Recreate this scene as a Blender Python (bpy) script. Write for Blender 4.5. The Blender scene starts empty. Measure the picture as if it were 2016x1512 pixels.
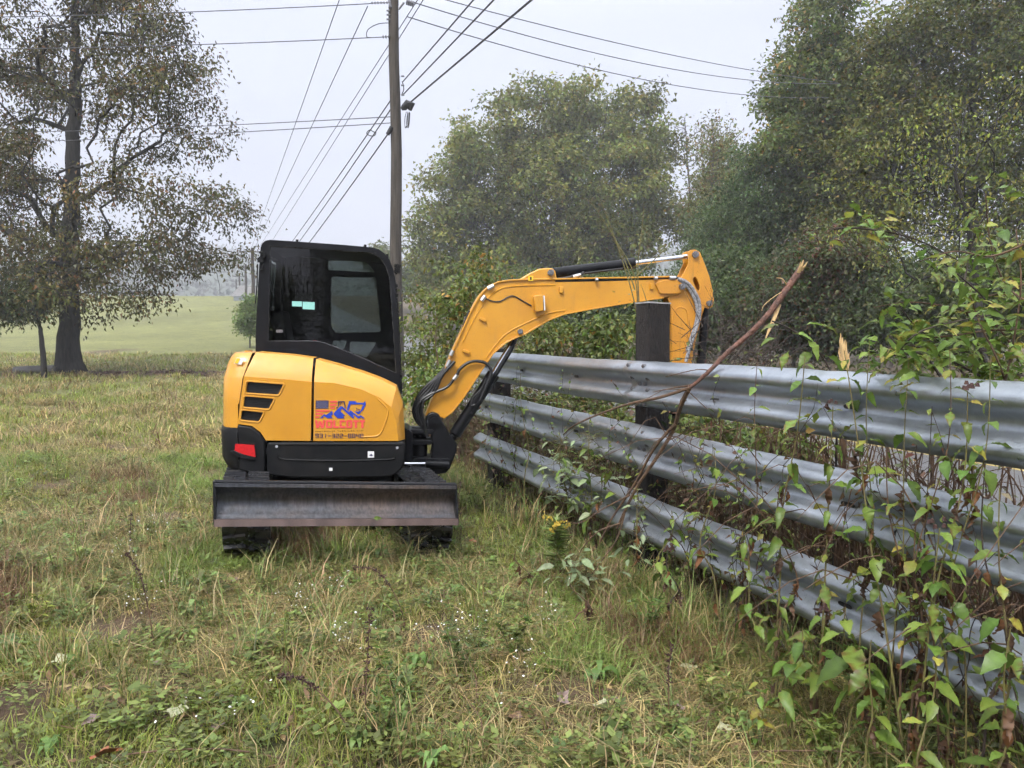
import bpy, bmesh, math, random
import numpy as np
from mathutils import Vector, Matrix, noise
from mathutils.geometry import tessellate_polygon

random.seed(7); RNG = np.random.default_rng(7)
sc = bpy.context.scene
COL = sc.collection

# ------------------------------------------------------------------ camera
F = 1456.0; CX, CY = 1008.0, 756.0; HOR = 665.0; CAMZ = 1.62
TH = math.atan((CY - HOR) / F)
cd = bpy.data.cameras.new('camera'); cam = bpy.data.objects.new('camera', cd); COL.objects.link(cam)
cd.sensor_width = 36.0; cd.lens = 26.0; cd.clip_end = 2000; cd.clip_start = 0.05
cam.location = (0, 0, CAMZ); cam.rotation_euler = (math.pi/2 - TH, 0, 0)
sc.camera = cam

# ------------------------------------------------------------------ sky, sun, exposure
SUN_EL, SUN_AZ = math.radians(52), math.radians(205)
w = bpy.data.worlds.new('World'); sc.world = w; w.use_nodes = True
nt = w.node_tree; nt.nodes.clear()
wo = nt.nodes.new('ShaderNodeOutputWorld'); bg = nt.nodes.new('ShaderNodeBackground')
sky = nt.nodes.new('ShaderNodeTexSky'); sky.sky_type = 'NISHITA'; sky.sun_disc = False
sky.sun_elevation = SUN_EL; sky.sun_rotation = SUN_AZ; sky.dust_density = 6; sky.air_density = 1.5
tc = nt.nodes.new('ShaderNodeTexCoord'); sep = nt.nodes.new('ShaderNodeSeparateXYZ')
rmp = nt.nodes.new('ShaderNodeValToRGB')
rmp.color_ramp.elements[0].position = 0.0; rmp.color_ramp.elements[0].color = (2.28, 2.40, 2.98, 1)
el = rmp.color_ramp.elements.new(0.38); el.color = (2.58, 2.70, 3.32, 1)
rmp.color_ramp.elements[-1].position = 1.0; rmp.color_ramp.elements[-1].color = (11.0, 11.4, 12.3, 1)
mx = nt.nodes.new('ShaderNodeMix'); mx.data_type = 'RGBA'; mx.inputs[0].default_value = 0.92
nt.links.new(tc.outputs['Generated'], sep.inputs[0]); nt.links.new(sep.outputs['Z'], rmp.inputs[0])
nt.links.new(sky.outputs[0], mx.inputs[6]); nt.links.new(rmp.outputs[0], mx.inputs[7])
cn = nt.nodes.new('ShaderNodeTexNoise'); cn.inputs['Scale'].default_value = 2.2; cn.inputs['Detail'].default_value = 4
cm = nt.nodes.new('ShaderNodeMapping'); cm.inputs['Scale'].default_value = (1, 1, 3.5); nt.links.new(tc.outputs['Generated'], cm.inputs[0]); nt.links.new(cm.outputs[0], cn.inputs['Vector'])
cr = nt.nodes.new('ShaderNodeMapRange'); cr.inputs[1].default_value = 0.3; cr.inputs[2].default_value = 0.7; cr.inputs[3].default_value = 0.93; cr.inputs[4].default_value = 1.06; nt.links.new(cn.outputs[0], cr.inputs[0])
cs = nt.nodes.new('ShaderNodeVectorMath'); cs.operation = 'SCALE'; nt.links.new(mx.outputs[2], cs.inputs[0]); nt.links.new(cr.outputs[0], cs.inputs['Scale']); nt.links.new(cs.outputs[0], bg.inputs[0]); bg.inputs[1].default_value = 0.1
nt.links.new(bg.outputs[0], wo.inputs[0])
sd = bpy.data.lights.new('sun', 'SUN'); sun = bpy.data.objects.new('sun', sd); COL.objects.link(sun)
sd.energy = 1.5; sd.angle = math.radians(14); sd.color = (1.0, 0.97, 0.92)
sdir = Vector((math.sin(SUN_AZ)*math.cos(SUN_EL), math.cos(SUN_AZ)*math.cos(SUN_EL), math.sin(SUN_EL)))
sun.rotation_euler = (-sdir).to_track_quat('-Z', 'Y').to_euler(); sun.location = (0, 0, 60)
sc.view_settings.view_transform = 'Standard'; sc.view_settings.look = 'None'
sc.view_settings.exposure = 1.7; sc.view_settings.gamma = 1.0
sc.cycles.max_bounces = 6; sc.cycles.diffuse_bounces = 3; sc.cycles.glossy_bounces = 3
sc.cycles.transmission_bounces = 4; sc.cycles.transparent_max_bounces = 10; sc.cycles.volume_bounces = 0
sc.cycles.use_denoising = True; sc.cycles.use_adaptive_sampling = True; sc.cycles.adaptive_min_samples = 12; sc.cycles.adaptive_threshold = 0.04; sc.cycles.time_limit = 800

# ------------------------------------------------------------------ helpers
CT, ST = math.cos(TH), math.sin(TH)
UPPER = [False]; UCX, UCY = -1.58, 6.38; PHI = math.radians(8.0)      # the digger's house is slewed a little from square
def at(px, py, Y):
    xn = (px-CX)/F; yn = (CY-py)/F
    d = Vector((xn, CT + yn*ST, -ST + yn*CT))
    if UPPER[0]:                                  # coordinates of the slewed house
        c_, s_ = math.cos(PHI), math.sin(PHI)
        ox, oy = c_*(-UCX)+s_*(-UCY)+UCX, -s_*(-UCX)+c_*(-UCY)+UCY
        dx, dy = c_*d.x+s_*d.y, -s_*d.x+c_*d.y; t = (Y-oy)/dy
        return Vector((ox+dx*t, Y, CAMZ+d.z*t))
    t = Y/d.y
    return Vector((d.x*t, Y, CAMZ + d.z*t))
SLEW = Matrix.Translation((UCX, UCY, 0)) @ Matrix.Rotation(PHI, 4, 'Z') @ Matrix.Translation((-UCX, -UCY, 0))

RX, RY = 1.834, 2.65                       # a point on the guardrail's line
UU = Vector((-0.3577, 0.9339)); VV = Vector((0.9339, 0.3577))   # along it / away from the field
def rv(s, v): return Vector((RX + UU.x*s + VV.x*v, RY + UU.y*s + VV.y*v))
def sv(x, y):
    dx, dy = x-RX, y-RY
    return dx*UU.x + dy*UU.y, dx*VV.x + dy*VV.y
def spot(px, v):                            # ground plan point on the line v seen in column px
    k = (px-CX)/F
    ox, oy = RX + VV.x*v, RY + VV.y*v
    s = (k*oy - ox)/(UU.x - k*UU.y)
    return rv(s, v)

def tz_np(x, y):
    q = np.clip(y-8, 0, 102)
    z = 0.00075*q*q
    hill = np.clip((y-230)/520, 0, 1); hill = hill*hill*(3-2*hill)
    z = z + hill*(62 + 13*np.sin(x*0.009+1.0) + 6*np.sin(x*0.021+0.4) + 26*np.clip((-x-60)/400, 0, 1))
    vv = (x-RX)*VV.x + (y-RY)*VV.y
    nearf = np.clip(1-(y-14)/30, 0, 1)*np.clip((1.2-vv)/0.8, 0, 1)
    z = z + nearf*(0.035*np.sin(x*1.9+y*0.7) + 0.03*np.sin(x*0.8-y*1.6+1) + 0.015*np.sin(x*5.1+y*3.7))
    rr_ = (x-UCX)*0.951+(y-UCY)*0.309; aa_ = -(x-UCX)*0.309+(y-UCY)*0.951; ww_ = np.exp(-(rr_/1.7)**2-(aa_/2.2)**2)
    z = z*(1-0.8*ww_) + ww_*(0.0-0.075*rr_)
    return z - 0.02
def tz(x, y): return float(tz_np(np.array([x]), np.array([y]))[0])

WL = {}
def tag(o, label=None, cat=None, group=None, kind=None):
    if label: o['label'] = label
    if cat: o['category'] = cat
    if group: o['group'] = group
    if kind: o['kind'] = kind
    return o
def thing(name, label, cat, loc, group=None):
    e = bpy.data.objects.new(name, None); COL.objects.link(e); e.location = loc; e.empty_display_size = 0.2
    WL[e.name] = Vector(loc)
    return tag(e, label, cat, group)
def obj(name, me, mat=None, parent=None, mw=None, smooth=False):
    o = bpy.data.objects.new(name, me); COL.objects.link(o)
    if mat is not None and len(me.materials) == 0: me.materials.append(mat)
    if mw is None and UPPER[0] and parent is not None and parent.name in WL: mw = SLEW
    if mw is not None: o.matrix_basis = mw
    if parent is not None:
        o.parent = parent
        if parent.name in WL: o.matrix_parent_inverse = Matrix.Translation(-WL[parent.name])
    if smooth:
        me.polygons.foreach_set('use_smooth', [True]*len(me.polygons))
    return o
def npmesh(name, V, Fc, col=None, smooth=False):
    V = np.asarray(V, np.float32); Fc = np.asarray(Fc, np.int32)
    me = bpy.data.meshes.new(name); m, k = Fc.shape
    me.vertices.add(len(V)); me.vertices.foreach_set('co', V.ravel())
    me.loops.add(m*k); me.loops.foreach_set('vertex_index', Fc.ravel())
    me.polygons.add(m); me.polygons.foreach_set('loop_start', np.arange(0, m*k, k, dtype=np.int32))
    if smooth: me.polygons.foreach_set('use_smooth', np.ones(m, bool))
    me.update(calc_edges=True)
    if col is not None:
        a = me.color_attributes.new('col', 'FLOAT_COLOR', 'POINT')
        c = np.ones((len(V), 4), np.float32); c[:, :3] = col; a.data.foreach_set('color', c.ravel())
    return me
def pymesh(name, V, Fc):
    me = bpy.data.meshes.new(name); me.from_pydata([tuple(v) for v in V], [], Fc); me.update(); return me
def fixn(me):
    bm = bmesh.new(); bm.from_mesh(me); bmesh.ops.recalc_face_normals(bm, faces=bm.faces); bm.to_mesh(me); bm.free(); return me
def bev(o, wd=0.008, seg=2, ang=35):
    m = o.modifiers.new('bevel', 'BEVEL'); m.width = wd; m.segments = seg; m.limit_method = 'ANGLE'; m.angle_limit = math.radians(ang)
    o.data.polygons.foreach_set('use_smooth', [True]*len(o.data.polygons))
    o.data.set_sharp_from_angle(angle=math.radians(35))
    return o

class MB:
    """collects shapes into one mesh"""
    def __init__(s): s.V = []; s.F = []
    def add(s, V, Fc):
        b = len(s.V); s.V += [tuple(v) for v in V]; s.F += [tuple(i+b for i in f) for f in Fc]
    def prism(s, pts, y0, y1, holes=()):       # pts: (x, z) outline, extruded along Y
        loops = [list(pts)] + [list(h) for h in holes]
        flat = [p for l in loops for p in l]; n = len(flat)
        V = [(p[0], y0, p[1]) for p in flat] + [(p[0], y1, p[1]) for p in flat]
        if holes:
            T = tessellate_polygon([[Vector((p[0], p[1], 0)) for p in l] for l in loops])
            Fc = [tuple(t) for t in T] + [tuple(i+n for i in reversed(t)) for t in T]
        else:
            Fc = [tuple(range(n)), tuple(range(2*n-1, n-1, -1))]
        o = 0
        for l in loops:
            m = len(l)
            for i in range(m):
                a, b = o+i, o+(i+1) % m; Fc.append((a, b, b+n, a+n))
            o += m
        s.add(V, Fc)
    def box(s, c, h, M=None):
        V = [Vector((sx*h[0], sy*h[1], sz*h[2])) for sx in (-1, 1) for sy in (-1, 1) for sz in (-1, 1)]
        if M is not None: V = [M @ v for v in V]
        V = [v + Vector(c) for v in V]
        s.add(V, [(0, 1, 3, 2), (4, 6, 7, 5), (0, 4, 5, 1), (2, 3, 7, 6), (0, 2, 6, 4), (1, 5, 7, 3)])
    def tube(s, P, R, n=8, cap=True):
        P = [Vector(p) for p in P]
        if not hasattr(R, '__len__'): R = [R]*len(P)
        rings = []; up = None
        for i, p in enumerate(P):
            d = (P[min(i+1, len(P)-1)] - P[max(i-1, 0)])
            d = d.normalized() if d.length > 1e-9 else Vector((0, 0, 1))
            if up is None:
                up = d.orthogonal().normalized()
            up = (up - d*up.dot(d)); up = up.normalized() if up.length > 1e-6 else d.orthogonal().normalized()
            sd_ = d.cross(up)
            rings.append([p + (up*math.cos(2*math.pi*k/n) + sd_*math.sin(2*math.pi*k/n))*R[i] for k in range(n)])
        V = [v for r in rings for v in r]; Fc = []
        for i in range(len(P)-1):
            for k in range(n):
                a = i*n+k; b = i*n+(k+1) % n; Fc.append((a, b, b+n, a+n))
        if cap:
            Fc.append(tuple(range(n-1, -1, -1))); Fc.append(tuple(range((len(P)-1)*n, len(P)*n)))
        s.add(V, Fc)
    def build(s, name, mat, parent=None, smooth=False, bevel=0, kind=None):
        me = fixn(pymesh(name, s.V, s.F)); o = obj(name, me, mat, parent, smooth=smooth)
        if smooth: me.set_sharp_from_angle(angle=math.radians(40))
        if bevel: bev(o, bevel)
        if kind: o['kind'] = kind
        return o

def bez(P, n=6):                                # smooth polyline through points
    P = [Vector(p) for p in P]; out = []
    for i in range(len(P)-1):
        a = P[max(i-1, 0)]; b = P[i]; c = P[i+1]; d = P[min(i+2, len(P)-1)]
        for k in range(n):
            t = k/n
            out.append(0.5*((2*b) + (c-a)*t + (2*a-5*b+4*c-d)*t*t + (3*b-a-3*c+d)*t**3))
    out.append(P[-1]); return out

# ------------------------------------------------------------------ materials
def newmat(name):
    m = bpy.data.materials.new(name); m.use_nodes = True; n = m.node_tree; n.nodes.clear()
    out = n.nodes.new('ShaderNodeOutputMaterial'); return m, n, out
def pm(name, c1, c2=None, rough=0.6, metal=0.0, scale=6, detail=5, bump=0.0, bscale=None, stretch=(1, 1, 1), spec=0.5, coat=0.0, lo=0.35, hi=0.65, rvar=0.0):
    m, n, out = newmat(name); N = n.nodes; L = n.links
    b = N.new('ShaderNodeBsdfPrincipled'); L.new(b.outputs[0], out.inputs[0])
    b.inputs['Roughness'].default_value = rough; b.inputs['Metallic'].default_value = metal
    b.inputs['Specular IOR Level'].default_value = spec; b.inputs['Coat Weight'].default_value = coat
    c2 = c2 or tuple(x*0.8 for x in c1)
    t = N.new('ShaderNodeTexCoord'); mp = N.new('ShaderNodeMapping'); mp.inputs['Scale'].default_value = stretch
    L.new(t.outputs['Object'], mp.inputs[0])
    nz = N.new('ShaderNodeTexNoise'); nz.inputs['Scale'].default_value = scale; nz.inputs['Detail'].default_value = detail
    L.new(mp.outputs[0], nz.inputs['Vector'])
    r = N.new('ShaderNodeMapRange'); r.inputs[1].default_value = lo; r.inputs[2].default_value = hi
    L.new(nz.outputs[0], r.inputs[0])
    mxn = N.new('ShaderNodeMix'); mxn.data_type = 'RGBA'; L.new(r.outputs[0], mxn.inputs[0])
    mxn.inputs[6].default_value = (*c1, 1); mxn.inputs[7].default_value = (*c2, 1)
    L.new(mxn.outputs[2], b.inputs['Base Color'])
    if rvar:
        r2 = N.new('ShaderNodeMapRange'); r2.inputs[3].default_value = max(0.02, rough-rvar); r2.inputs[4].default_value = min(1, rough+rvar)
        L.new(nz.outputs[0], r2.inputs[0]); L.new(r2.outputs[0], b.inputs['Roughness'])
    if bump:
        nb = N.new('ShaderNodeTexNoise'); nb.inputs['Scale'].default_value = bscale or scale*4; nb.inputs['Detail'].default_value = 6
        L.new(mp.outputs[0], nb.inputs['Vector'])
        bp = N.new('ShaderNodeBump'); bp.inputs['Strength'].default_value = bump; bp.inputs['Distance'].default_value = 0.02
        L.new(nb.outputs[0], bp.inputs['Height']); L.new(bp.outputs[0], b.inputs['Normal'])
    return m
def leafmat(name, tint=(1, 1, 1), trans=0.35, rough=0.5, vary=0.0, hue=0.0):
    m, n, out = newmat(name); N = n.nodes; L = n.links
    a = N.new('ShaderNodeAttribute'); a.attribute_name = 'col'
    oi = N.new('ShaderNodeObjectInfo'); r = N.new('ShaderNodeMapRange'); r.inputs[3].default_value = 1-vary; r.inputs[4].default_value = 1+vary
    L.new(oi.outputs['Random'], r.inputs[0])
    vm = N.new('ShaderNodeVectorMath'); vm.operation = 'SCALE'; L.new(a.outputs['Color'], vm.inputs[0]); L.new(r.outputs[0], vm.inputs['Scale'])
    hs = N.new('ShaderNodeHueSaturation'); q1 = N.new('ShaderNodeMath'); q1.operation = 'MULTIPLY'; q1.inputs[1].default_value = 7.13; q2 = N.new('ShaderNodeMath'); q2.operation = 'FRACT'
    L.new(oi.outputs['Random'], q1.inputs[0]); L.new(q1.outputs[0], q2.inputs[0]); q3 = N.new('ShaderNodeMapRange'); q3.inputs[3].default_value = 0.5-hue; q3.inputs[4].default_value = 0.5+hue*0.35; L.new(q2.outputs[0], q3.inputs[0]); L.new(q3.outputs[0], hs.inputs['Hue']); L.new(vm.outputs[0], hs.inputs['Color'])
    v2 = N.new('ShaderNodeVectorMath'); v2.operation = 'MULTIPLY'; L.new(hs.outputs[0], v2.inputs[0]); v2.inputs[1].default_value = tint
    b = N.new('ShaderNodeBsdfPrincipled'); b.inputs['Roughness'].default_value = rough; b.inputs['Specular IOR Level'].default_value = 0.35
    tr = N.new('ShaderNodeBsdfTranslucent'); ms = N.new('ShaderNodeMixShader'); ms.inputs[0].default_value = trans
    L.new(v2.outputs[0], b.inputs['Base Color']); L.new(v2.outputs[0], tr.inputs[0])
    L.new(b.outputs[0], ms.inputs[1]); L.new(tr.outputs[0], ms.inputs[2]); L.new(ms.outputs[0], out.inputs[0])
    return m
def glassmat(name, tint, rough=0.0):
    m, n, out = newmat(name); N = n.nodes; L = n.links
    t = N.new('ShaderNodeBsdfTransparent'); t.inputs[0].default_value = (*tint, 1)
    g = N.new('ShaderNodeBsdfGlossy'); g.inputs['Roughness'].default_value = rough; g.inputs[0].default_value = (1, 1, 1, 1)
    f = N.new('ShaderNodeFresnel'); f.inputs[0].default_value = 1.55
    tc_ = N.new('ShaderNodeTexCoord'); mp = N.new('ShaderNodeMapping'); mp.inputs['Scale'].default_value = (30, 30, 2.0)
    nz = N.new('ShaderNodeTexNoise'); nz.inputs['Scale'].default_value = 1.0
    bp = N.new('ShaderNodeBump'); bp.inputs['Strength'].default_value = 0.05; bp.inputs['Distance'].default_value = 0.01
    L.new(tc_.outputs['Object'], mp.inputs[0]); L.new(mp.outputs[0], nz.inputs['Vector']); L.new(nz.outputs[0], bp.inputs['Height'])
    L.new(bp.outputs[0], g.inputs['Normal'])
    ms = N.new('ShaderNodeMixShader'); L.new(f.outputs[0], ms.inputs[0]); L.new(t.outputs[0], ms.inputs[1]); L.new(g.outputs[0], ms.inputs[2])
    L.new(ms.outputs[0], out.inputs[0]); return m

M = {}
def paintmat(name, c1, c2, dirt, amount):
    m, n, out = newmat(name); N = n.nodes; L = n.links
    b = N.new('ShaderNodeBsdfPrincipled'); L.new(b.outputs[0], out.inputs[0]); b.inputs['Coat Weight'].default_value = 0.3; b.inputs['Coat Roughness'].default_value = 0.15
    t = N.new('ShaderNodeTexCoord')
    def nz(sc, st, det=6, ro=0.6):
        mp = N.new('ShaderNodeMapping'); mp.inputs['Scale'].default_value = st; L.new(t.outputs['Object'], mp.inputs[0])
        q = N.new('ShaderNodeTexNoise'); q.inputs['Scale'].default_value = sc; q.inputs['Detail'].default_value = det; q.inputs['Roughness'].default_value = ro; L.new(mp.outputs[0], q.inputs['Vector']); return q.outputs[0]
    def mr(v, a, b_, c, d):
        q = N.new('ShaderNodeMapRange'); q.inputs[1].default_value = a; q.inputs[2].default_value = b_; q.inputs[3].default_value = c; q.inputs[4].default_value = d; L.new(v, q.inputs[0]); return q.outputs[0]
    m1 = N.new('ShaderNodeMix'); m1.data_type = 'RGBA'; L.new(mr(nz(3, (1, 1, 1)), 0.35, 0.65, 0, 1), m1.inputs[0]); m1.inputs[6].default_value = (*c1, 1); m1.inputs[7].default_value = (*c2, 1)
    run = nz(22, (1, 1, 0.10), 5, 0.7); m2 = N.new('ShaderNodeMix'); m2.data_type = 'RGBA'; L.new(mr(run, 0.55, 0.75, 0, 0.28*amount), m2.inputs[0]); L.new(m1.outputs[2], m2.inputs[6]); m2.inputs[7].default_value = (*dirt, 1)
    sp = nz(95, (1, 1, 1), 2, 0.5); m3 = N.new('ShaderNodeMix'); m3.data_type = 'RGBA'; L.new(mr(sp, 0.68, 0.74, 0, 0.5*amount), m3.inputs[0]); L.new(m2.outputs[2], m3.inputs[6]); m3.inputs[7].default_value = (*dirt, 1)
    bl = nz(7, (1, 1, 1), 9, 0.75); m4 = N.new('ShaderNodeMix'); m4.data_type = 'RGBA'; L.new(mr(bl, 0.62, 0.80, 0, 0.55*amount), m4.inputs[0]); L.new(m3.outputs[2], m4.inputs[6]); m4.inputs[7].default_value = (*dirt, 1)
    L.new(m4.outputs[2], b.inputs['Base Color']); L.new(mr(run, 0.2, 0.8, 0.26, 0.52), b.inputs['Roughness'])
    dr = nz(260, (1, 1, 1), 2); bp = N.new('ShaderNodeBump'); bp.inputs['Strength'].default_value = 0.10; bp.inputs['Distance'].default_value = 0.01; L.new(mr(dr, 0.55, 0.7, 0, 1), bp.inputs['Height']); L.new(bp.outputs[0], b.inputs['Normal'])
    return m
M['yellow'] = paintmat('yellow_paint', (0.60, 0.285, 0.022), (0.53, 0.24, 0.018), (0.25, 0.14, 0.05), 1.05)
M['yellow_worn'] = paintmat('worn_yellow_paint', (0.60, 0.27, 0.022), (0.50, 0.21, 0.018), (0.10, 0.06, 0.03), 1.5)
M['black'] = pm('black_paint', (0.006, 0.0065, 0.008), (0.010, 0.0105, 0.013), rough=0.40, scale=9, spec=0.2, rvar=0.12, stretch=(1, 1, 0.2))
M['bplastic'] = pm('black_plastic', (0.007, 0.0075, 0.0085), (0.022, 0.021, 0.02), rough=0.5, spec=0.2, lo=0.45, hi=0.85, scale=5, bump=0.08, bscale=300)
M['rubber'] = pm('black_rubber', (0.008, 0.008, 0.009), (0.03, 0.026, 0.021), rough=0.28, scale=9, rvar=0.16, spec=0.6, lo=0.5, hi=0.75)
M['hose'] = pm('hose_rubber', (0.008, 0.008, 0.009), (0.014, 0.014, 0.015), rough=0.4, scale=30)
M['dark'] = pm('dark_interior', (0.008, 0.008, 0.009), (0.012, 0.012, 0.012), rough=0.7)
M['mesh'] = pm('vent_grille', (0.018, 0.018, 0.02), (0.03, 0.03, 0.032), rough=0.6, scale=120)
M['chrome'] = pm('chrome_rod', (0.72, 0.73, 0.75), (0.62, 0.63, 0.66), rough=0.18, metal=1.0)
M['steel'] = pm('zinc_fitting', (0.55, 0.55, 0.56), (0.45, 0.45, 0.46), rough=0.35, metal=0.8)
def galvmat():
    m, n, out = newmat('galvanised_steel'); N = n.nodes; L = n.links
    b = N.new('ShaderNodeBsdfPrincipled'); L.new(b.outputs[0], out.inputs[0]); b.inputs['Metallic'].default_value = 0.8
    t = N.new('ShaderNodeTexCoord')
    def nz(sc, st, det=6, ro=0.6):
        mp = N.new('ShaderNodeMapping'); mp.inputs['Scale'].default_value = st; L.new(t.outputs['Object'], mp.inputs[0])
        q = N.new('ShaderNodeTexNoise'); q.inputs['Scale'].default_value = sc; q.inputs['Detail'].default_value = det; q.inputs['Roughness'].default_value = ro; L.new(mp.outputs[0], q.inputs['Vector']); return q.outputs[0]
    def rng_(v, a, b_, c, d):
        q = N.new('ShaderNodeMapRange'); q.inputs[1].default_value = a; q.inputs[2].default_value = b_; q.inputs[3].default_value = c; q.inputs[4].default_value = d; L.new(v, q.inputs[0]); return q.outputs[0]
    blot = nz(2.2, (1, 1, 1.5), 9, 0.7); run = nz(28, (1, 1, 0.12), 5, 0.7); fine = nz(160, (1, 1, 1), 3)
    mx1 = N.new('ShaderNodeMix'); mx1.data_type = 'RGBA'; L.new(rng_(blot, 0.35, 0.68, 0, 1), mx1.inputs[0]); mx1.inputs[6].default_value = (0.39, 0.42, 0.455, 1); mx1.inputs[7].default_value = (0.255, 0.28, 0.31, 1)
    v1 = N.new('ShaderNodeVectorMath'); v1.operation = 'SCALE'; L.new(mx1.outputs[2], v1.inputs[0]); L.new(rng_(run, 0.3, 0.7, 0.86, 1.10), v1.inputs['Scale'])
    gr = nz(11, (1, 1, 2.5), 8, 0.75); mx2 = N.new('ShaderNodeMix'); mx2.data_type = 'RGBA'; L.new(rng_(gr, 0.62, 0.76, 0, 0.5), mx2.inputs[0]); L.new(v1.outputs[0], mx2.inputs[6]); mx2.inputs[7].default_value = (0.13, 0.13, 0.125, 1)
    L.new(mx2.outputs[2], b.inputs['Base Color']); L.new(rng_(run, 0.2, 0.8, 0.22, 0.5), b.inputs['Roughness'])
    bp = N.new('ShaderNodeBump'); bp.inputs['Strength'].default_value = 0.12; bp.inputs['Distance'].default_value = 0.01; L.new(fine, bp.inputs['Height']); L.new(bp.outputs[0], b.inputs['Normal'])
    return m
M['galv'] = galvmat()
M['bolt'] = pm('bolt_steel', (0.25, 0.26, 0.28), (0.14, 0.13, 0.13), rough=0.45, metal=0.6, scale=40)
M['glass'] = glassmat('tinted_glass', (0.33, 0.36, 0.36))
M['farglass'] = glassmat('clear_glass', (0.62, 0.66, 0.64))
M['red'] = pm('red_reflector', (0.55, 0.015, 0.02), (0.45, 0.01, 0.015), rough=0.25, scale=60)
M['d_red'] = pm('red_print', (0.72, 0.075, 0.07), (0.68, 0.07, 0.065), rough=0.5)
M['d_blue'] = pm('blue_print', (0.012, 0.05, 0.42), (0.012, 0.04, 0.36), rough=0.5)
M['d_navy'] = pm('navy_print', (0.02, 0.015, 0.09), (0.02, 0.015, 0.08), rough=0.5)
M['d_dark'] = pm('dark_print', (0.05, 0.02, 0.012), (0.05, 0.02, 0.012), rough=0.5)
M['white'] = pm('white_print', (0.75, 0.75, 0.75), (0.7, 0.7, 0.7), rough=0.5)
M['teal'] = pm('mint_sticker', (0.27, 0.60, 0.55), (0.24, 0.55, 0.5), rough=0.5)
M['sticker_y'] = pm('yellow_sticker', (0.8, 0.55, 0.03), (0.75, 0.5, 0.03), rough=0.5)
M['grey_hose'] = pm('grey_hose_sleeve', (0.30, 0.30, 0.31), (0.16, 0.16, 0.17), rough=0.55, scale=60, lo=0.45, hi=0.55)
M['bark'] = pm('oak_bark', (0.034, 0.030, 0.025), (0.013, 0.012, 0.010), rough=0.9, scale=5, stretch=(3, 3, 0.6), bump=0.6, bscale=9)
M['bark_grey'] = pm('grey_bark', (0.13, 0.115, 0.10), (0.06, 0.052, 0.046), rough=0.9, scale=6, stretch=(2, 2, 0.6), bump=0.4)
M['twig'] = pm('dark_twig', (0.045, 0.030, 0.022), (0.02, 0.015, 0.012), rough=0.8, scale=12)
M['stem_br'] = pm('brown_stem', (0.13, 0.075, 0.04), (0.06, 0.035, 0.022), rough=0.8, scale=25)
M['stem_gr'] = pm('green_stem', (0.16, 0.15, 0.045), (0.10, 0.075, 0.03), rough=0.7, scale=20)
M['redbark'] = pm('red_brown_bark', (0.155, 0.068, 0.044), (0.075, 0.04, 0.03), rough=0.75, scale=30, stretch=(1, 1, 0.6), bump=0.8, bscale=60)
M['splinter'] = pm('fresh_split_wood', (0.62, 0.45, 0.22), (0.50, 0.32, 0.14), rough=0.8, scale=30, stretch=(4, 4, 0.5))
M['pole'] = pm('weathered_pole_wood', (0.075, 0.064, 0.052), (0.038, 0.032, 0.027), rough=0.9, scale=7, stretch=(4, 4, 0.25), bump=0.3, bscale=20)
M['creosote'] = pm('creosoted_timber', (0.016, 0.0105, 0.0085), (0.004, 0.0032, 0.003), rough=0.8, scale=22, stretch=(3, 3, 0.7), bump=1.0, bscale=34)
M['wire'] = pm('wire', (0.10, 0.10, 0.115), (0.08, 0.08, 0.09), rough=0.5)
M['cable'] = pm('black_cable', (0.02, 0.02, 0.022), (0.03, 0.03, 0.03), rough=0.5)
M['ceramic'] = pm('grey_insulator', (0.16, 0.16, 0.18), (0.1, 0.1, 0.11), rough=0.3)
M['asphalt'] = pm('wet_asphalt', (0.115, 0.113, 0.116), (0.08, 0.078, 0.08), rough=0.42, scale=2, bump=0.25, bscale=140, rvar=0.1)
M['roadyellow'] = pm('yellow_road_paint', (0.40, 0.30, 0.08), (0.25, 0.20, 0.08), rough=0.5, scale=10)
M['log'] = pm('grey_log', (0.17, 0.165, 0.16), (0.09, 0.085, 0.08), rough=0.7, scale=5, stretch=(0.4, 3, 3), bump=0.3)
M['puddle'] = pm('puddle_water', (0.03, 0.028, 0.025), (0.03, 0.028, 0.025), rough=0.03, spec=0.8)
M['leaf'] = leafmat('tree_leaf', trans=0.42)
M['oakleaf'] = leafmat('oak_leaf', trans=0.30, rough=0.5)
M['weedleaf'] = leafmat('weed_leaf', trans=0.38, rough=0.4, vary=0.25, hue=0.02)
M['grass'] = leafmat('grass_blade', trans=0.35, rough=0.5)
M['deadleaf'] = leafmat('dead_leaf', trans=0.12, rough=0.6, vary=0.2)
M['flower'] = pm('white_petal', (0.75, 0.75, 0.74), (0.68, 0.68, 0.66), rough=0.7)
M['goldflower'] = pm('golden_petal', (0.50, 0.36, 0.04), (0.40, 0.28, 0.03), rough=0.7, scale=80)
M['seed'] = pm('dark_seed_head', (0.06, 0.025, 0.02), (0.03, 0.014, 0.012), rough=0.8, scale=60)

# ------------------------------------------------------------------ ground
def fields(x, y):
    """patch masks of the ground: 0..1 straw, soil, mud"""
    n1 = noise.noise(Vector((x*0.55, y*0.55, 3.1))); n2 = noise.noise(Vector((x*1.7, y*1.7, 9.4))); n3 = noise.noise(Vector((x*0.18, y*0.18, 5)))
    straw = min(1, max(0, 0.36 + 1.2*n1 + 0.5*n2))
    soil = max(0, 1.2-math.hypot((x+2.3)/1.5, (y-3.15)/0.55)) * (0.8+n2)
    soil = max(soil, 0.95*max(0, 1-math.hypot((x-0.35)/1.0, (y-3.25)/0.6))*(0.8+n2))
    soil = max(soil, 0.85*max(0, 3.2*noise.noise(Vector((x*1.1+7, y*1.3, 14)))-0.75))
    return straw, min(1, max(0, soil)), n3
ys = np.concatenate([np.arange(-70, 1, 5.0), np.arange(1, 14, 0.16), np.arange(14, 40, 0.55), np.arange(40, 130, 2.5), np.arange(130, 981, 20.0)])
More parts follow.
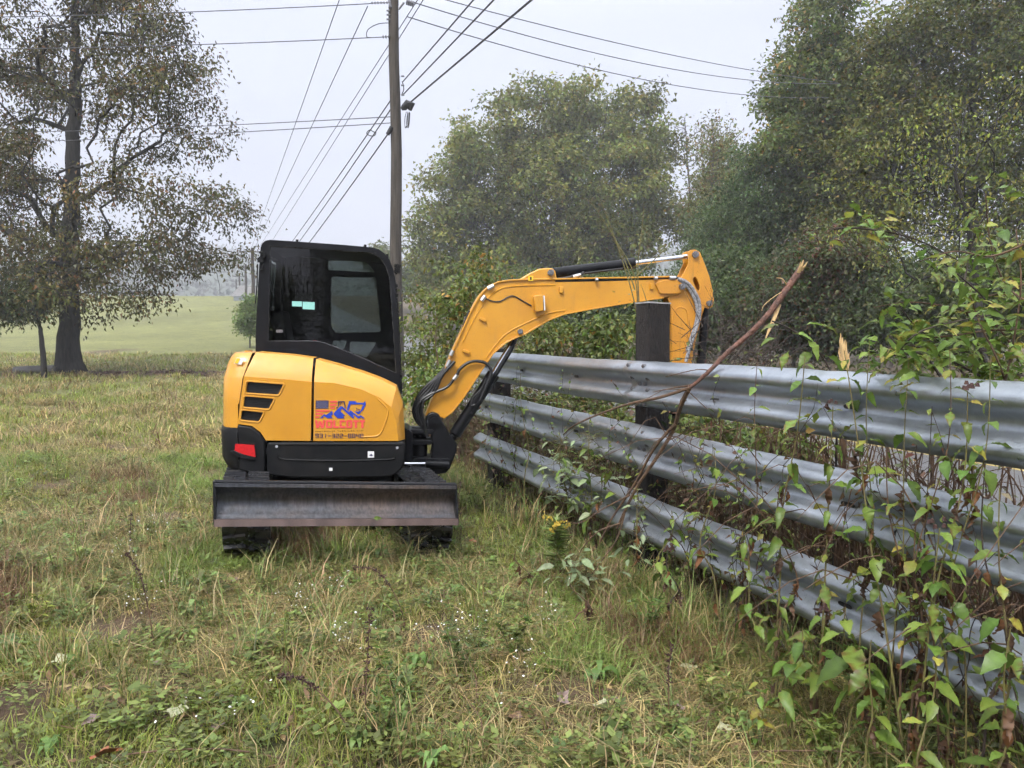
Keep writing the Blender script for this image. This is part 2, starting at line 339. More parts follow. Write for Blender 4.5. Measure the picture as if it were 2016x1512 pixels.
xs = np.concatenate([np.arange(-780, -60, 24.0), np.arange(-60, -14, 1.6), np.arange(-14, 8, 0.16), np.arange(8, 40, 1.3), np.arange(40, 781, 24.0)])
GX, GY = np.meshgrid(xs, ys); GZ = tz_np(GX, GY)
nx, ny = len(xs), len(ys)
idx = np.arange(nx*ny).reshape(ny, nx)
Fq = np.stack([idx[:-1, :-1], idx[:-1, 1:], idx[1:, 1:], idx[1:, :-1]], -1).reshape(-1, 4)
TREE = at(138, 728, 28.0)
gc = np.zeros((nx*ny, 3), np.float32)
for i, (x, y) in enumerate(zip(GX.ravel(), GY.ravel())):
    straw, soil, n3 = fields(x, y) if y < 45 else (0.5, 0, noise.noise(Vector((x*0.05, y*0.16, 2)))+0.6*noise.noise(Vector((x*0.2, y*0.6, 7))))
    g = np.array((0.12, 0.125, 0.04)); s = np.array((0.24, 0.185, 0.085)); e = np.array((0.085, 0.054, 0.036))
    c = (g*(1-straw)+s*straw)*(0.42+0.58*min(1, max(0, (y-5)/9)))  # near ground painted darker, as shade between the grass blades, fading with distance
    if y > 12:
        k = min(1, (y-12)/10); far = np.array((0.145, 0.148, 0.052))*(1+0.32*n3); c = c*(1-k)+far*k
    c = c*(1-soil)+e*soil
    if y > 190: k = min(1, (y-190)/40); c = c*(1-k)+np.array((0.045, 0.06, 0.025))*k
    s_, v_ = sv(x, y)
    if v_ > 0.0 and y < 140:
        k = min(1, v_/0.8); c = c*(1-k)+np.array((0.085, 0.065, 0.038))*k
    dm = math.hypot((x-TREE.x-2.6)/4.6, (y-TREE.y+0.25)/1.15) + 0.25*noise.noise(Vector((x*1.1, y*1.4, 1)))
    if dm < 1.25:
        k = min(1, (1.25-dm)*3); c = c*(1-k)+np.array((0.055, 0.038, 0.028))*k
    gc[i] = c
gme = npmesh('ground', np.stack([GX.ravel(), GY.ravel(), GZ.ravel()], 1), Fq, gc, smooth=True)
m, n, out = newmat('meadow_ground'); N = n.nodes; L = n.links
b = N.new('ShaderNodeBsdfPrincipled'); b.inputs['Roughness'].default_value = 0.85; b.inputs['Specular IOR Level'].default_value = 0.25; L.new(b.outputs[0], out.inputs[0])
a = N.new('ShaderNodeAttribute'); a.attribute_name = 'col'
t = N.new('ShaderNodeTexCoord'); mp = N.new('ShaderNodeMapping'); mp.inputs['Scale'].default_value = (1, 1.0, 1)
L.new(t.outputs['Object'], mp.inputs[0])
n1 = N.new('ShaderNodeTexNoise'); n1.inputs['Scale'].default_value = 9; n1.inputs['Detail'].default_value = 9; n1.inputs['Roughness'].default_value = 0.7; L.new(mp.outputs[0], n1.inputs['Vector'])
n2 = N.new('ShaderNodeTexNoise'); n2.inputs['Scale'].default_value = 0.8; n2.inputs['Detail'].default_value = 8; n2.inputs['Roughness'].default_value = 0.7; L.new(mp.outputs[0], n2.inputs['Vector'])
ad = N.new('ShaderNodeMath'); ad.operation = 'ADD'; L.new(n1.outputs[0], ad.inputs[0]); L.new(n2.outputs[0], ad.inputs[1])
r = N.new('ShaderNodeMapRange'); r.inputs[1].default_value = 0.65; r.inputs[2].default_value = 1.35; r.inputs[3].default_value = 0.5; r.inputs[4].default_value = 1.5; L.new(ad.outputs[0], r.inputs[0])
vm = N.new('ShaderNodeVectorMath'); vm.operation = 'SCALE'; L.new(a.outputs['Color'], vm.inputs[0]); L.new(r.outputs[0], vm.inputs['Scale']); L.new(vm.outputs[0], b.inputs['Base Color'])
bp = N.new('ShaderNodeBump'); bp.inputs['Strength'].default_value = 0.7; bp.inputs['Distance'].default_value = 0.05; L.new(n1.outputs[0], bp.inputs['Height']); L.new(bp.outputs[0], b.inputs['Normal'])
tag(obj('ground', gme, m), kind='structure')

# road beyond the rail, its yellow centre lines and white edge line
def strip(name, v0, v1, s0, s1, dz, mat, parent=None):
    V = []; Fc = []; ss = np.concatenate([np.arange(s0, 40, 1.0), np.arange(40, s1, 4.0)])
    for i, s in enumerate(ss):
        for v in (v0, v1):
            p = rv(s, v); V.append((p.x, p.y, tz(p.x, p.y)+dz))
        if i: k = 2*i; Fc.append((k-2, k-1, k+1, k))
    return obj(name, pymesh(name, V, Fc), mat, parent)
road = tag(strip('road', 2.3, 10.2, -25, 130, 0.045, M['asphalt']), kind='structure')
strip('road_line', 6.18, 6.29, -25, 130, 0.049, M['roadyellow'], road)
strip('road_line', 6.42, 6.53, -25, 130, 0.049, M['roadyellow'], road)
strip('road_line', 2.62, 2.73, -25, 130, 0.049, M['white'], road)

# puddle by the log
pv = [at(-60, 733, 27.2)] ; pc = at(2, 733, 27.0); V = []
for k in range(24):
    a_ = 2*math.pi*k/24; rr = 1+0.25*math.sin(3*a_+1)+0.12*math.sin(7*a_)
    x, y = pc.x+1.0*rr*math.cos(a_), pc.y+0.55*rr*math.sin(a_); V.append((x, y, tz(pc.x, pc.y)+0.03))
tag(obj('puddle', pymesh('puddle', V, [tuple(range(24))]), M['puddle']), kind='structure')

# ------------------------------------------------------------------ excavator
UC = Vector((UCX, UCY)); PSI = math.radians(18)
ER = Vector((math.cos(PSI), math.sin(PSI))); EA = Vector((-math.sin(PSI), math.cos(PSI)))
def ul(r_, a_, z): p = UC + ER*r_ + EA*a_; return Vector((p.x, p.y, z - 0.073*r_))
EX = thing('excavator', 'yellow and black compact excavator with closed cab reaching its arm over the guardrail', 'excavator', (UC.x, UC.y, 0))
def P2(l, Y): return [(lambda q: (q.x, q.z))(at(x, y, Y)) for x, y in l]
def rounded(l, r_=6, n=4):
    out_ = []; m_ = len(l)
    for i in range(m_):
        p0, p1, p2 = Vector(l[i-1]), Vector(l[i]), Vector(l[(i+1) % m_])
        a_ = (p0-p1); b_ = (p2-p1); ra = min(r_, a_.length*0.45); rb = min(r_, b_.length*0.45)
        a_ = p1 + a_.normalized()*ra; b_ = p1 + b_.normalized()*rb
        for k in range(n+1):
            t_ = k/n; q = a_*(1-t_)**2 + p1*2*t_*(1-t_) + b_*t_*t_; out_.append((q.x, q.y))
    return out_

# --- tracks (each: belt, lugs, track frame, sprocket, idler, rollers)
def make_track(ro):
    name = 'track'; Rr = 0.25; L2 = 0.90; wv = 0.16; zc = 0.29
    loop = []
    for k in range(13): a_ = -math.pi/2 + math.pi*k/12; loop.append((L2+Rr*math.cos(a_), zc+Rr*math.sin(a_)))
    for k in range(1, 10): loop.append((L2-2*L2*k/10, zc+Rr - 0.012*math.sin(math.pi*k/10)))
    for k in range(13): a_ = math.pi/2 + math.pi*k/12; loop.append((-L2+Rr*math.cos(a_), zc+Rr*math.sin(a_)))
    for k in range(1, 10): loop.append((-L2+2*L2*k/10, zc-Rr))
    n_ = len(loop); V = []; Fc = []
    for i, (a_, z_) in enumerate(loop):
        a0, z0 = loop[i-1]; a1, z1 = loop[(i+1) % n_]; tx, tz_ = a1-a0, z1-z0; l_ = math.hypot(tx, tz_); nx_, nz_ = tz_/l_, -tx/l_
        for (wr, tt) in ((-wv, 0), (wv, 0), (wv, -0.035), (-wv, -0.035)):
            V.append(ul(ro+wr, a_+nx_*tt, z_+nz_*tt))
    for i in range(n_):
        for k in range(4):
            a_ = i*4+k; b_ = i*4+(k+1) % 4; c_ = ((i+1) % n_)*4+(k+1) % 4; d_ = ((i+1) % n_)*4+k; Fc.append((a_, b_, c_, d_))
    belt = obj(name, fixn(pymesh(name, V, Fc)), M['rubber'], EX)
    # lugs along the loop by arc length
    pts = [Vector(p) for p in loop]+[Vector(loop[0])]; cum = [0]
    for i in range(n_): cum.append(cum[-1]+(pts[i+1]-pts[i]).length)
    mb = MB(); nl = 50
    for q in range(nl):
        s_ = cum[-1]*q/nl; i = max(j for j in range(n_) if cum[j] <= s_); t_ = (s_-cum[i])/(cum[i+1]-cum[i])
        p = pts[i].lerp(pts[i+1], t_); d_ = (pts[i+1]-pts[i]).normalized(); nn = Vector((d_.y, -d_.x))
        for sd_ in (-1, 1):
            off = 0.02*sd_
            Vb = []
            for (w0, k0) in ((0.01, 0.0), (wv-0.004, 0.02)):
                for (tt, hh) in ((-0.018, -0.003), (0.018, -0.003), (0.012, 0.024), (-0.012, 0.024)):
                    c2_ = p + d_*(tt+off+k0) + nn*hh; Vb.append(ul(ro+sd_*w0, c2_.x, c2_.y))
            mb.add(Vb, [(0, 1, 2, 3), (7, 6, 5, 4), (0, 4, 5, 1), (1, 5, 6, 2), (2, 6, 7, 3), (3, 7, 4, 0)])
    mb.build('track_lugs', M['rubber'], belt, kind='stuff')
    mb = MB()
    V = [ul(ro+s_*0.09, a_, z_) for s_ in (-1, 1) for (a_, z_) in ((-0.72, 0.2), (0.72, 0.2), (0.72, 0.38), (-0.72, 0.38))]
    mb.add(V, [(0, 1, 2, 3), (7, 6, 5, 4), (0, 4, 5, 1), (1, 5, 6, 2), (2, 6, 7, 3), (3, 7, 4, 0)])
    mb.build('track_frame', M['black'], belt, bevel=0.01)
    for nm, a_, rr in (('idler', -0.90, 0.195), ('sprocket', 0.90, 0.195)):
        mb = MB(); mb.tube([ul(ro-0.1, a_, zc), ul(ro+0.1, a_, zc)], rr, 20); mb.tube([ul(ro-0.13, a_, zc), ul(ro+0.13, a_, zc)], 0.08, 12); mb.build(nm, M['black'], belt)
    for a_ in (-0.45, -0.15, 0.15, 0.45):
        mb = MB(); mb.tube([ul(ro-0.12, a_, 0.145), ul(ro+0.12, a_, 0.145)], 0.068, 12); mb.build('roller', M['black'], belt)
make_track(-0.66); make_track(0.655)
mb = MB()
V = [ul(r_, a_, z_) for r_ in (-0.5, 0.5) for (a_, z_) in ((-0.45, 0.28), (0.45, 0.28), (0.35, 0.5), (-0.35, 0.5))]
mb.add(V, [(0, 1, 2, 3), (7, 6, 5, 4), (0, 4, 5, 1), (1, 5, 6, 2), (2, 6, 7, 3), (3, 7, 4, 0)])
mb.build('undercarriage', M['black'], EX, bevel=0.02)
mb = MB(); mb.tube([ul(0, 0, 0.48), ul(0, 0, 0.6)], 0.42, 32); mb.build('slew_ring', M['black'], EX, smooth=True)

# --- dozer blade
m_, n_, o_ = newmat('worn_blade_steel'); N = n_.nodes; L = n_.links
b = N.new('ShaderNodeBsdfPrincipled'); L.new(b.outputs[0], o_.inputs[0]); b.inputs['Roughness'].default_value = 0.38; b.inputs['Metallic'].default_value = 0.35
t = N.new('ShaderNodeTexCoord'); mp = N.new('ShaderNodeMapping'); mp.inputs['Location'].default_value = (0.78*1.1, 0, -0.52*4.5); mp.inputs['Scale'].default_value = (1.1, 0, 4.5)
L.new(t.outputs['Object'], mp.inputs[0])
gl = N.new('ShaderNodeVectorMath'); gl.operation = 'LENGTH'; L.new(mp.outputs[0], gl.inputs[0])
mp2 = N.new('ShaderNodeMapping'); mp2.inputs['Scale'].default_value = (3, 3, 9); L.new(t.outputs['Object'], mp2.inputs[0])
nz = N.new('ShaderNodeTexNoise'); nz.inputs['Scale'].default_value = 1.3; nz.inputs['Detail'].default_value = 8; L.new(mp2.outputs[0], nz.inputs['Vector'])
mp3 = N.new('ShaderNodeMapping'); mp3.inputs['Scale'].default_value = (60, 60, 3); L.new(t.outputs['Object'], mp3.inputs[0])
nz3 = N.new('ShaderNodeTexNoise'); nz3.inputs['Scale'].default_value = 1; nz3.inputs['Detail'].default_value = 4; L.new(mp3.outputs[0], nz3.inputs['Vector'])
sm = N.new('ShaderNodeMath'); sm.operation = 'SUBTRACT'; L.new(nz.outputs[0], sm.inputs[0])
sc1 = N.new('ShaderNodeMath'); sc1.operation = 'MULTIPLY'; sc1.inputs[1].default_value = 0.45; L.new(gl.outputs['Value'], sc1.inputs[0]); L.new(sc1.outputs[0], sm.inputs[1])
mr = N.new('ShaderNodeMapRange'); mr.inputs[1].default_value = 0.0; mr.inputs[2].default_value = 0.55; L.new(sm.outputs[0], mr.inputs[0])
mxb = N.new('ShaderNodeMix'); mxb.data_type = 'RGBA'; L.new(mr.outputs[0], mxb.inputs[0]); mxb.inputs[6].default_value = (0.046, 0.049, 0.057, 1); mxb.inputs[7].default_value = (0.10, 0.072, 0.058, 1)
vs = N.new('ShaderNodeMapRange'); vs.inputs[1].default_value = 0.3; vs.inputs[2].default_value = 0.72; vs.inputs[3].default_value = 0.55; vs.inputs[4].default_value = 1.6; L.new(nz3.outputs[0], vs.inputs[0])
vsc = N.new('ShaderNodeVectorMath'); vsc.operation = 'SCALE'; L.new(mxb.outputs[2], vsc.inputs[0]); L.new(vs.outputs[0], vsc.inputs['Scale']); L.new(vsc.outputs[0], b.inputs['Base Color'])
M['blade'] = m_
M['edge'] = pm('scraped_edge_steel', (0.13, 0.088, 0.076), (0.065, 0.045, 0.04), rough=0.4, metal=0.4, scale=7, stretch=(1, 1, 0.3))
def ulb(r_, a_, z): return ul(r_-0.035, a_, 0.352+(z-0.352)*0.88-0.004)
BW = 0.80; prof = []
for k in range(13):
    t_ = k/12; prof.append((-1.47 + 0.085*math.sin(math.pi*min(1, t_*1.12))**0.8 + (0.03 if k == 0 else 0) - 0.03*(1-t_) , 0.385 + 0.275*t_))
V = []; Fc = []
for r_ in (-BW, BW):
    for (a_, z_) in prof: V.append(ulb(r_, a_, z_))
    for (a_, z_) in reversed(prof): V.append(ulb(r_, a_+0.02, z_))
n_ = 2*len(prof)
Fc = [(i, (i+1) % n_, n_+(i+1) % n_, n_+i) for i in range(n_)]
Fc += [tuple(range(n_)), tuple(range(2*n_-1, n_-1, -1))]
blade = obj('dozer_blade', fixn(pymesh('dozer_blade', V, Fc)), M['blade'], EX, smooth=True); blade.data.set_sharp_from_angle(angle=math.radians(40))
mb = MB(); mb.tube([ulb(-BW, -1.43, 0.662), ulb(BW, -1.43, 0.662)], 0.017, 10); mb.build('top_lip', M['black'], blade, smooth=True)
mb = MB()
V = [ulb(r_, a_, z_) for r_ in (-BW-0.006, BW+0.006) for (a_, z_) in ((-1.515, 0.352), (-1.495, 0.352), (-1.482, 0.402), (-1.500, 0.402))]
mb.add(V, [(0, 1, 2, 3), (7, 6, 5, 4), (0, 4, 5, 1), (1, 5, 6, 2), (2, 6, 7, 3), (3, 7, 4, 0)]); mb.build('cutting_edge', M['edge'], blade)
for sd_ in (-1, 1):
    mb = MB(); r0 = sd_*(BW+0.003)
    pr = [(-1.50, 0.36), (-1.50, 0.40), (-1.475, 0.55), (-1.455, 0.672), (-1.38, 0.672), (-1.36, 0.5), (-1.41, 0.36)]
    V = [ulb(r_, a_, z_) for r_ in (r0-0.008, r0+0.008) for (a_, z_) in pr]; k = len(pr)
    mb.add(V, [tuple(range(k)), tuple(range(2*k-1, k-1, -1))]+[(i, (i+1) % k, k+(i+1) % k, k+i) for i in range(k)]); mb.build('end_plate', M['black'], blade)
    mb = MB(); mb.tube([ulb(sd_*0.32, -1.40, 0.46), ulb(sd_*0.3, -0.9, 0.40), ulb(sd_*0.3, -0.4, 0.36)], 0.05, 8); mb.build('push_arm', M['black'], blade)
# a wet leaf stuck to the blade
# --- house: dark core, rear shell, bumper, skirt, covers
YN = 5.67; UPPER[0] = True
core = P2([(470, 745), (500, 712), (615, 722), (700, 742), (770, 785), (790, 840), (790, 925), (480, 915)], YN)
mb = MB(); mb.prism(core, YN+0.10, 7.18); mb.build('house_core', M['dark'], EX)
path0 = [(0, 5.672), (-.062, 5.685), (-.112, 5.705), (-.157, 5.74), (-.192, 5.79), (-.227, 5.87), (-.262, 6.0), (-.287, 6.2), (-.297, 6.42), (-.287, 6.65), (-.262, 6.85), (-.192, 7.06), (-.112, 7.15), (0.05, 7.19)]
X0 = at(468, 800, 5.672).x
for kq in np.linspace(0.3, 2.2, 60):
    path = [(X0+x_*kq, y_) for x_, y_ in path0]
    if min(CX+F*(SLEW @ Vector((x_, y_, 1))).x/(SLEW @ Vector((x_, y_, 1))).y for x_, y_ in path) < 438: break
def sweep(name, prof, mat, parent, cap_top=True, lead=None):
    V = []; Fc = []; m_ = len(prof); nrm = []
    for i in range(len(path)):
        a_ = Vector(path[max(i-1, 0)]); b_ = Vector(path[min(i+1, len(path)-1)]); d_ = (b_-a_).normalized(); nrm.append(Vector((d_.y, -d_.x)))
    for i, p in enumerate(path):
        for (z_, ins) in prof:
            q = Vector(p) + nrm[i]*ins; V.append((q.x, q.y, z_))
        if i == 0 and lead:
            V = [(at(lx, ly, YN+ins+0.002).x, YN+ins+0.002, z_) for (lx, ly), (z_, ins) in zip(lead, prof)] + V
    np_ = len(path)+(1 if lead else 0)
    for i in range(np_-1):
        for k in range(m_-1): a_ = i*m_+k; Fc.append((a_, a_+1, a_+m_+1, a_+m_))
    if cap_top:
        Fc.append(tuple(i*m_+m_-1 for i in range(np_))); Fc.append(tuple(i*m_ for i in reversed(range(np_))))
    o = obj(name, fixn(pymesh(name, V, Fc)), mat, parent, smooth=True); o.data.set_sharp_from_angle(angle=math.radians(32)); return o
def zz(py, Y=YN): return at(900, py, Y).z
# inward normal of path direction (clockwise) is +; check sign: at start d=(-,0+) -> n=(d.y,-d.x) points +Y (inward)
rear = sweep('rear_cover', [(zz(835), 0.0), (zz(790), 0.004), (zz(742), 0.012), (zz(738), 0.02), (zz(715), 0.045), (zz(700), 0.075), (zz(694), 0.10)], M['yellow'], EX, lead=[(465.5, 835), (470.5, 790), (477.5, 742), (479, 738), (488, 715), (494, 700), (497, 694)])
def flat(name, l, Y, mat, parent, th=0.0015):
    mb = MB(); mb.prism(P2(l, Y), Y, Y+th); return mb.build(name, mat, parent)
bump_ = sweep('counterweight', [(zz(932), 0.10), (zz(926), 0.05), (zz(905), 0.006), (zz(895), -0.012), (zz(845), -0.016), (zz(835.5), -0.006)], M['bplastic'], EX)
mb = MB(); mb.prism(P2([(467, 836.5), (494, 840), (511, 852), (521, 869), (523, 934), (505, 934), (470, 925)], YN), YN-0.006, YN+0.1); mb.build('counterweight_corner', M['bplastic'], bump_, bevel=0.012)
flat('reflector', [(463, 874), (500, 877), (503, 900), (478, 894), (462, 887)], YN-0.022, M['red'], bump_, 0.02)
mb = MB(); mb.prism(P2([(454, 888), (462, 886), (479, 894), (505, 901), (500, 905), (470, 899)], YN), YN-0.024, YN); mb.build('reflector_ledge', M['bplastic'], bump_, bevel=0.004)

skirt_l = [(525, 871), (797, 870), (797.5, 905), (792, 922), (776, 936), (752, 940), (575, 941), (525, 934)]
mb = MB(); mb.prism(P2(rounded(skirt_l, 7, 3), YN), YN, YN+0.5); skirt = mb.build('lower_skirt', M['bplastic'], EX, bevel=0.012)
mb = MB(); mb.tube(bez([at(546, 896, YN), at(552, 903, YN), at(580, 905.5, YN), at(660, 907, YN), at(765, 904.5, YN), at(777, 899, YN)], 5), 0.0075, 8); mb.build('skirt_ridge', M['bplastic'], skirt, smooth=True)
mb = MB(); mb.tube([at(532, 874.5, YN), at(792, 874.5, YN)], 0.008, 8); mb.build('skirt_ridge', M['bplastic'], skirt, smooth=True)
for (x_, y_) in ((544.5, 879), (782, 881.5)):
    mb = MB(); mb.tube([at(x_, y_, YN+0.01), at(x_, y_, YN-0.008)], 0.011, 10); mb.build('bolt', M['steel'], skirt)
flat('sticker', [(724, 888.5), (736.5, 888.5), (736.5, 901), (724, 901)], YN-0.004, M['white'], skirt)
flat('sticker', [(727, 896.5), (731, 893), (734, 897), (731, 898)], YN-0.006, M['d_navy'], skirt)
flat('sticker', [(648, 921), (654.5, 921), (654.5, 927), (648, 927)], YN-0.004, M['white'], skirt)

def cover(name, lower, holes, crease, top, rec):
    mb = MB(); l2 = P2(lower, YN); h2 = [P2(h, YN) for h in holes]
    loops = [l2]+h2; flatp = [p for l in loops for p in l]
    if h2:
        T = tessellate_polygon([[Vector((p[0], p[1], 0)) for p in l] for l in loops]); Fc = [tuple(t) for t in T]
    else: Fc = [tuple(range(len(l2)))]
    mb.add([(p[0], YN, p[1]) for p in flatp], Fc)
    for l in loops:
        k = len(l); V = [(p[0], YN, p[1]) for p in l]+[(p[0], YN+0.06, p[1]) for p in l]
        mb.add(V, [(i, (i+1) % k, k+(i+1) % k, k+i) for i in range(k)])
    c2_, t2_ = P2(crease, YN), P2(top, YN); k = len(c2_); V = []; rows = 5
    for j in range(rows+1):
        t_ = j/rows
        for i in range(k):
            x_ = c2_[i][0]*(1-t_)+t2_[i][0]*t_; z_ = c2_[i][1]*(1-t_)+t2_[i][1]*t_
            V.append((x_, YN+rec*(0.55*t_+0.45*t_**2.2), z_))
    for i in range(k): V.append((t2_[i][0], YN+rec+0.25, t2_[i][1]+0.004))
    mb.add(V, [(j*k+i, j*k+i+1, (j+1)*k+i+1, (j+1)*k+i) for j in range(rows+1) for i in range(k-1)])
    me = pymesh(name, mb.V, mb.F)
    bm = bmesh.new(); bm.from_mesh(me); bmesh.ops.remove_doubles(bm, verts=bm.verts, dist=0.0008); bmesh.ops.recalc_face_normals(bm, faces=bm.faces); bm.to_mesh(me); bm.free()
    o = obj(name, me, M['yellow'], EX, smooth=True); me.set_sharp_from_angle(angle=math.radians(16)); return o
vents = [[(487, 752), (558, 757), (547.5, 777), (483.5, 773)], [(482, 780.5), (539.5, 785), (529, 805), (479, 801)], [(476.5, 808), (519.5, 812), (509.5, 830), (473.5, 826.5)]]
vents_r = [rounded(v, 3, 2) for v in vents]
cov1 = cover('engine_cover', [(480, 741), (520, 744), (565, 747), (613.5, 752), (611.5, 868), (523.5, 867), (513, 851), (496, 838.5), (468, 834.5), (473, 790)], vents_r,
             [(480, 741), (520, 744), (565, 747), (613.5, 752)], [(498.5, 694), (530, 696.5), (570, 700), (614, 706)], 0.10)
for v_, vr_ in zip(vents, vents_r):
    mb = MB(); c_ = np.mean(np.array(v_), 0)
    big = [(c_[0]+(x_-c_[0])*1.04, c_[1]+(y_-c_[1])*1.08) for x_, y_ in v_]
    mb.prism(P2(big, YN), YN+0.022, YN+0.03)
    gr = mb.build('vent_grille', M['mesh'], cov1)
    # fine mesh of the grille
    mb = MB(); x0, x1 = min(p[0] for p in v_), max(p[0] for p in v_); y0, y1 = min(p[1] for p in v_), max(p[1] for p in v_)
    for k in range(7):
        yy = y0+3+(y1-y0-6)*k/6; mb.tube([at(x0+2, yy-1, YN+0.019), at(x1-(x1-x0)*0.16*(k/6)-3, yy+1, YN+0.019)], 0.0022, 4)
    mb.build('grille_bars', M['bplastic'], gr, kind='stuff')
    mb = MB(); lp = [at(x_, y_, YN) for x_, y_ in [(c_[0]+(x_-c_[0])*1.06, c_[1]+(y_-c_[1])*1.16) for x_, y_ in rounded(v_, 4, 3)]]; lp.append(lp[0])
    mb.tube(lp, 0.0075, 6, cap=False); mb.build('vent_rim', M['yellow'], cov1, smooth=True)
cov2 = cover('tank_cover', [(618.5, 752), (658, 754), (709.5, 766), (748, 783), (770, 802), (780, 830), (784, 868), (617, 868)], [],
             [(618.5, 752), (658, 754), (709.5, 766), (748, 783), (770, 802), (780, 830), (784, 868)],
             [(619, 708), (658, 718.5), (709.5, 734), (748, 748), (780, 764), (793, 800), (797, 868)], 0.11)
mb = MB(); mb.tube(bez([at(744, 786, YN), at(757, 798, YN), at(764, 809, YN), at(760, 828, YN), at(751, 850, YN), at(742, 858, YN), at(722, 860, YN), at(712, 860, YN)], 5), 0.006, 8)
mb.build('panel_ridge', M['yellow'], cov2, smooth=True)
# rear corner sticker and filler cap
flat('sticker', [(466, 704), (481, 706), (475, 718), (461, 716)], YN+0.030, M['white'], rear, 0.003)
flat('sticker', [(466, 705), (473, 706), (468, 716), (462, 715)], YN+0.027, M['sticker_y'], rear, 0.002)
mb = MB(); c_ = at(489, 690, 6.3); mb.tube([c_+Vector((0, 0, -0.06)), c_+Vector((0, 0, 0.0))], 0.03, 10); mb.tube([c_+Vector((-0.03, 0, -0.06)), c_+Vector((-0.03, 0, -0.012))], 0.02, 10); mb.build('filler_cap', M['yellow_worn'], rear)

# --- decal on the tank cover
def dc(l): return [(600+x_/14.4, 770+y_/14.4) for x_, y_ in l]
YD = YN-0.0035
decal = flat('company_decal', dc([(315, 265), (675, 265), (670, 495), (310, 495)]), YD, M['d_navy'], cov2)
decal['label'] = 'red and blue company lettering decal with flag, mountains and digger'
mb = MB()
for j, yy in enumerate((305, 345, 385, 425, 465)):
    for xx in ((355, 447, 540, 630) if j % 2 == 0 else (400, 492, 584)):
        mb.prism(P2(dc([(xx+14*math.cos(a_)*(1 if k % 2 == 0 else .5), yy+14*math.sin(a_)*(1 if k % 2 == 0 else .5)) for k, a_ in enumerate([math.pi*2*q/10-math.pi/2 for q in range(10)])]), YD-0.002), YD-0.002, YD-0.0005)
mb.build('flag_stars', M['white'], decal)
mb = MB()
for l in ([(720, 275), (920, 275), (915, 325), (720, 325)], [(720, 370), (905, 370), (890, 415), (720, 415)], [(715, 455), (850, 455), (838, 500), (715, 500)],
          [(305, 540), (730, 540), (680, 582), (305, 582)], [(305, 625), (540, 625), (500, 670), (305, 670)], [(300, 715), (430, 715), (385, 760), (300, 760)]):
    mb.prism(P2(dc(l), YD), YD, YD+0.0015)
mb.build('flag_stripes', M['d_red'], decal)
mb = MB()
for l in ([(430, 765), (555, 650), (600, 680), (770, 560), (800, 640), (745, 715), (800, 768), (640, 768), (555, 705), (500, 768)],
          [(830, 610), (1010, 430), (1065, 430), (1050, 500), (1010, 570), (1150, 705), (1075, 712), (1130, 770), (930, 770), (815, 660)],
          [(1065, 430), (1390, 730), (1400, 772), (1355, 772), (1055, 495)],
          [(1240, 600), (1310, 545), (1400, 630), (1375, 690), (1390, 735), (1330, 690)],
          [(1395, 620), (1530, 715), (1590, 680), (1700, 775), (1645, 775), (1592, 728), (1555, 775), (1512, 775), (1385, 665)],
          [(1190, 510), (1255, 292), (1300, 280), (1440, 285), (1470, 325), (1660, 330), (1715, 285), (1730, 400), (1690, 425), (1640, 375), (1300, 378), (1235, 570)],
          [(1645, 400), (1715, 415), (1625, 575), (1585, 555)], [(1415, 572), (1500, 580), (1610, 545), (1570, 630), (1510, 655)]):
    mb.prism(P2(dc(l), YD-0.001), YD-0.001, YD+0.0006)
mb.build('mountain_emblem', M['d_blue'], decal)
mb = MB()
for l in ([(950, 285), (1130, 285), (1165, 480), (1135, 480), (1105, 315), (975, 315), (965, 440), (940, 440)], [(890, 460), (940, 440), (935, 480), (890, 500)], [(985, 380), (1040, 318), (1060, 318), (1000, 400)],
          [(1455, 485), (1485, 475), (1495, 500), (1465, 515)], [(1515, 515), (1545, 510), (1555, 540), (1520, 545)], [(1460, 530), (1490, 530), (1490, 550), (1460, 550)]):
    mb.prism(P2(dc(l), YD-0.002), YD-0.002, YD-0.0005)
mb.build('emblem_cab', M['d_navy'], decal)
mb = MB()
def blk(l): mb.prism(P2(dc(l), YD), YD, YD+0.0015)
y0, y1 = 822, 1050; st = 62
blk([(290, y0), (352, y0), (365, 960), (400, y0+30), (465, y0+30), (495, 960), (515, y0), (575, y0), (535, y1), (460, y1), (432, 930), (400, y1), (325, y1)])
def ring(xa, xb, op=None):
    c = 28; o_ = [(xa+c, y0), (xb-c, y0), (xb, y0+c), (xb, y1-c), (xb-c, y1), (xa+c, y1), (xa, y1-c), (xa, y0+c)]
    mb.prism(P2(dc(o_), YD), YD, YD+0.0015, [P2(dc([(xa+st, y0+50), (xb-st, y0+50), (xb-st, y1-50), (xa+st, y1-50)]), YD)])
ring(595, 785); ring(1175, 1350)
blk([(805, y0), (867, y0), (867, y1-50), (960, y1-50), (960, y1), (805, y1)])
blk([(1013, y0), (1150, y0), (1150, y0+55), (1047, y0+55), (1047, y1-55), (1150, y1-55), (1150, y1), (1013, y1), (985, y1-28), (985, y0+28)])
for xa, xb in ((1375, 1525), (1555, 1710)):
    xm = (xa+xb)/2; blk([(xa, y0), (xb, y0), (xb, y0+55), (xm+33, y0+55), (xm+33, y1), (xm-33, y1), (xm-33, y0+55), (xa, y0+55)])
mb.build('lettering', M['d_red'], decal)
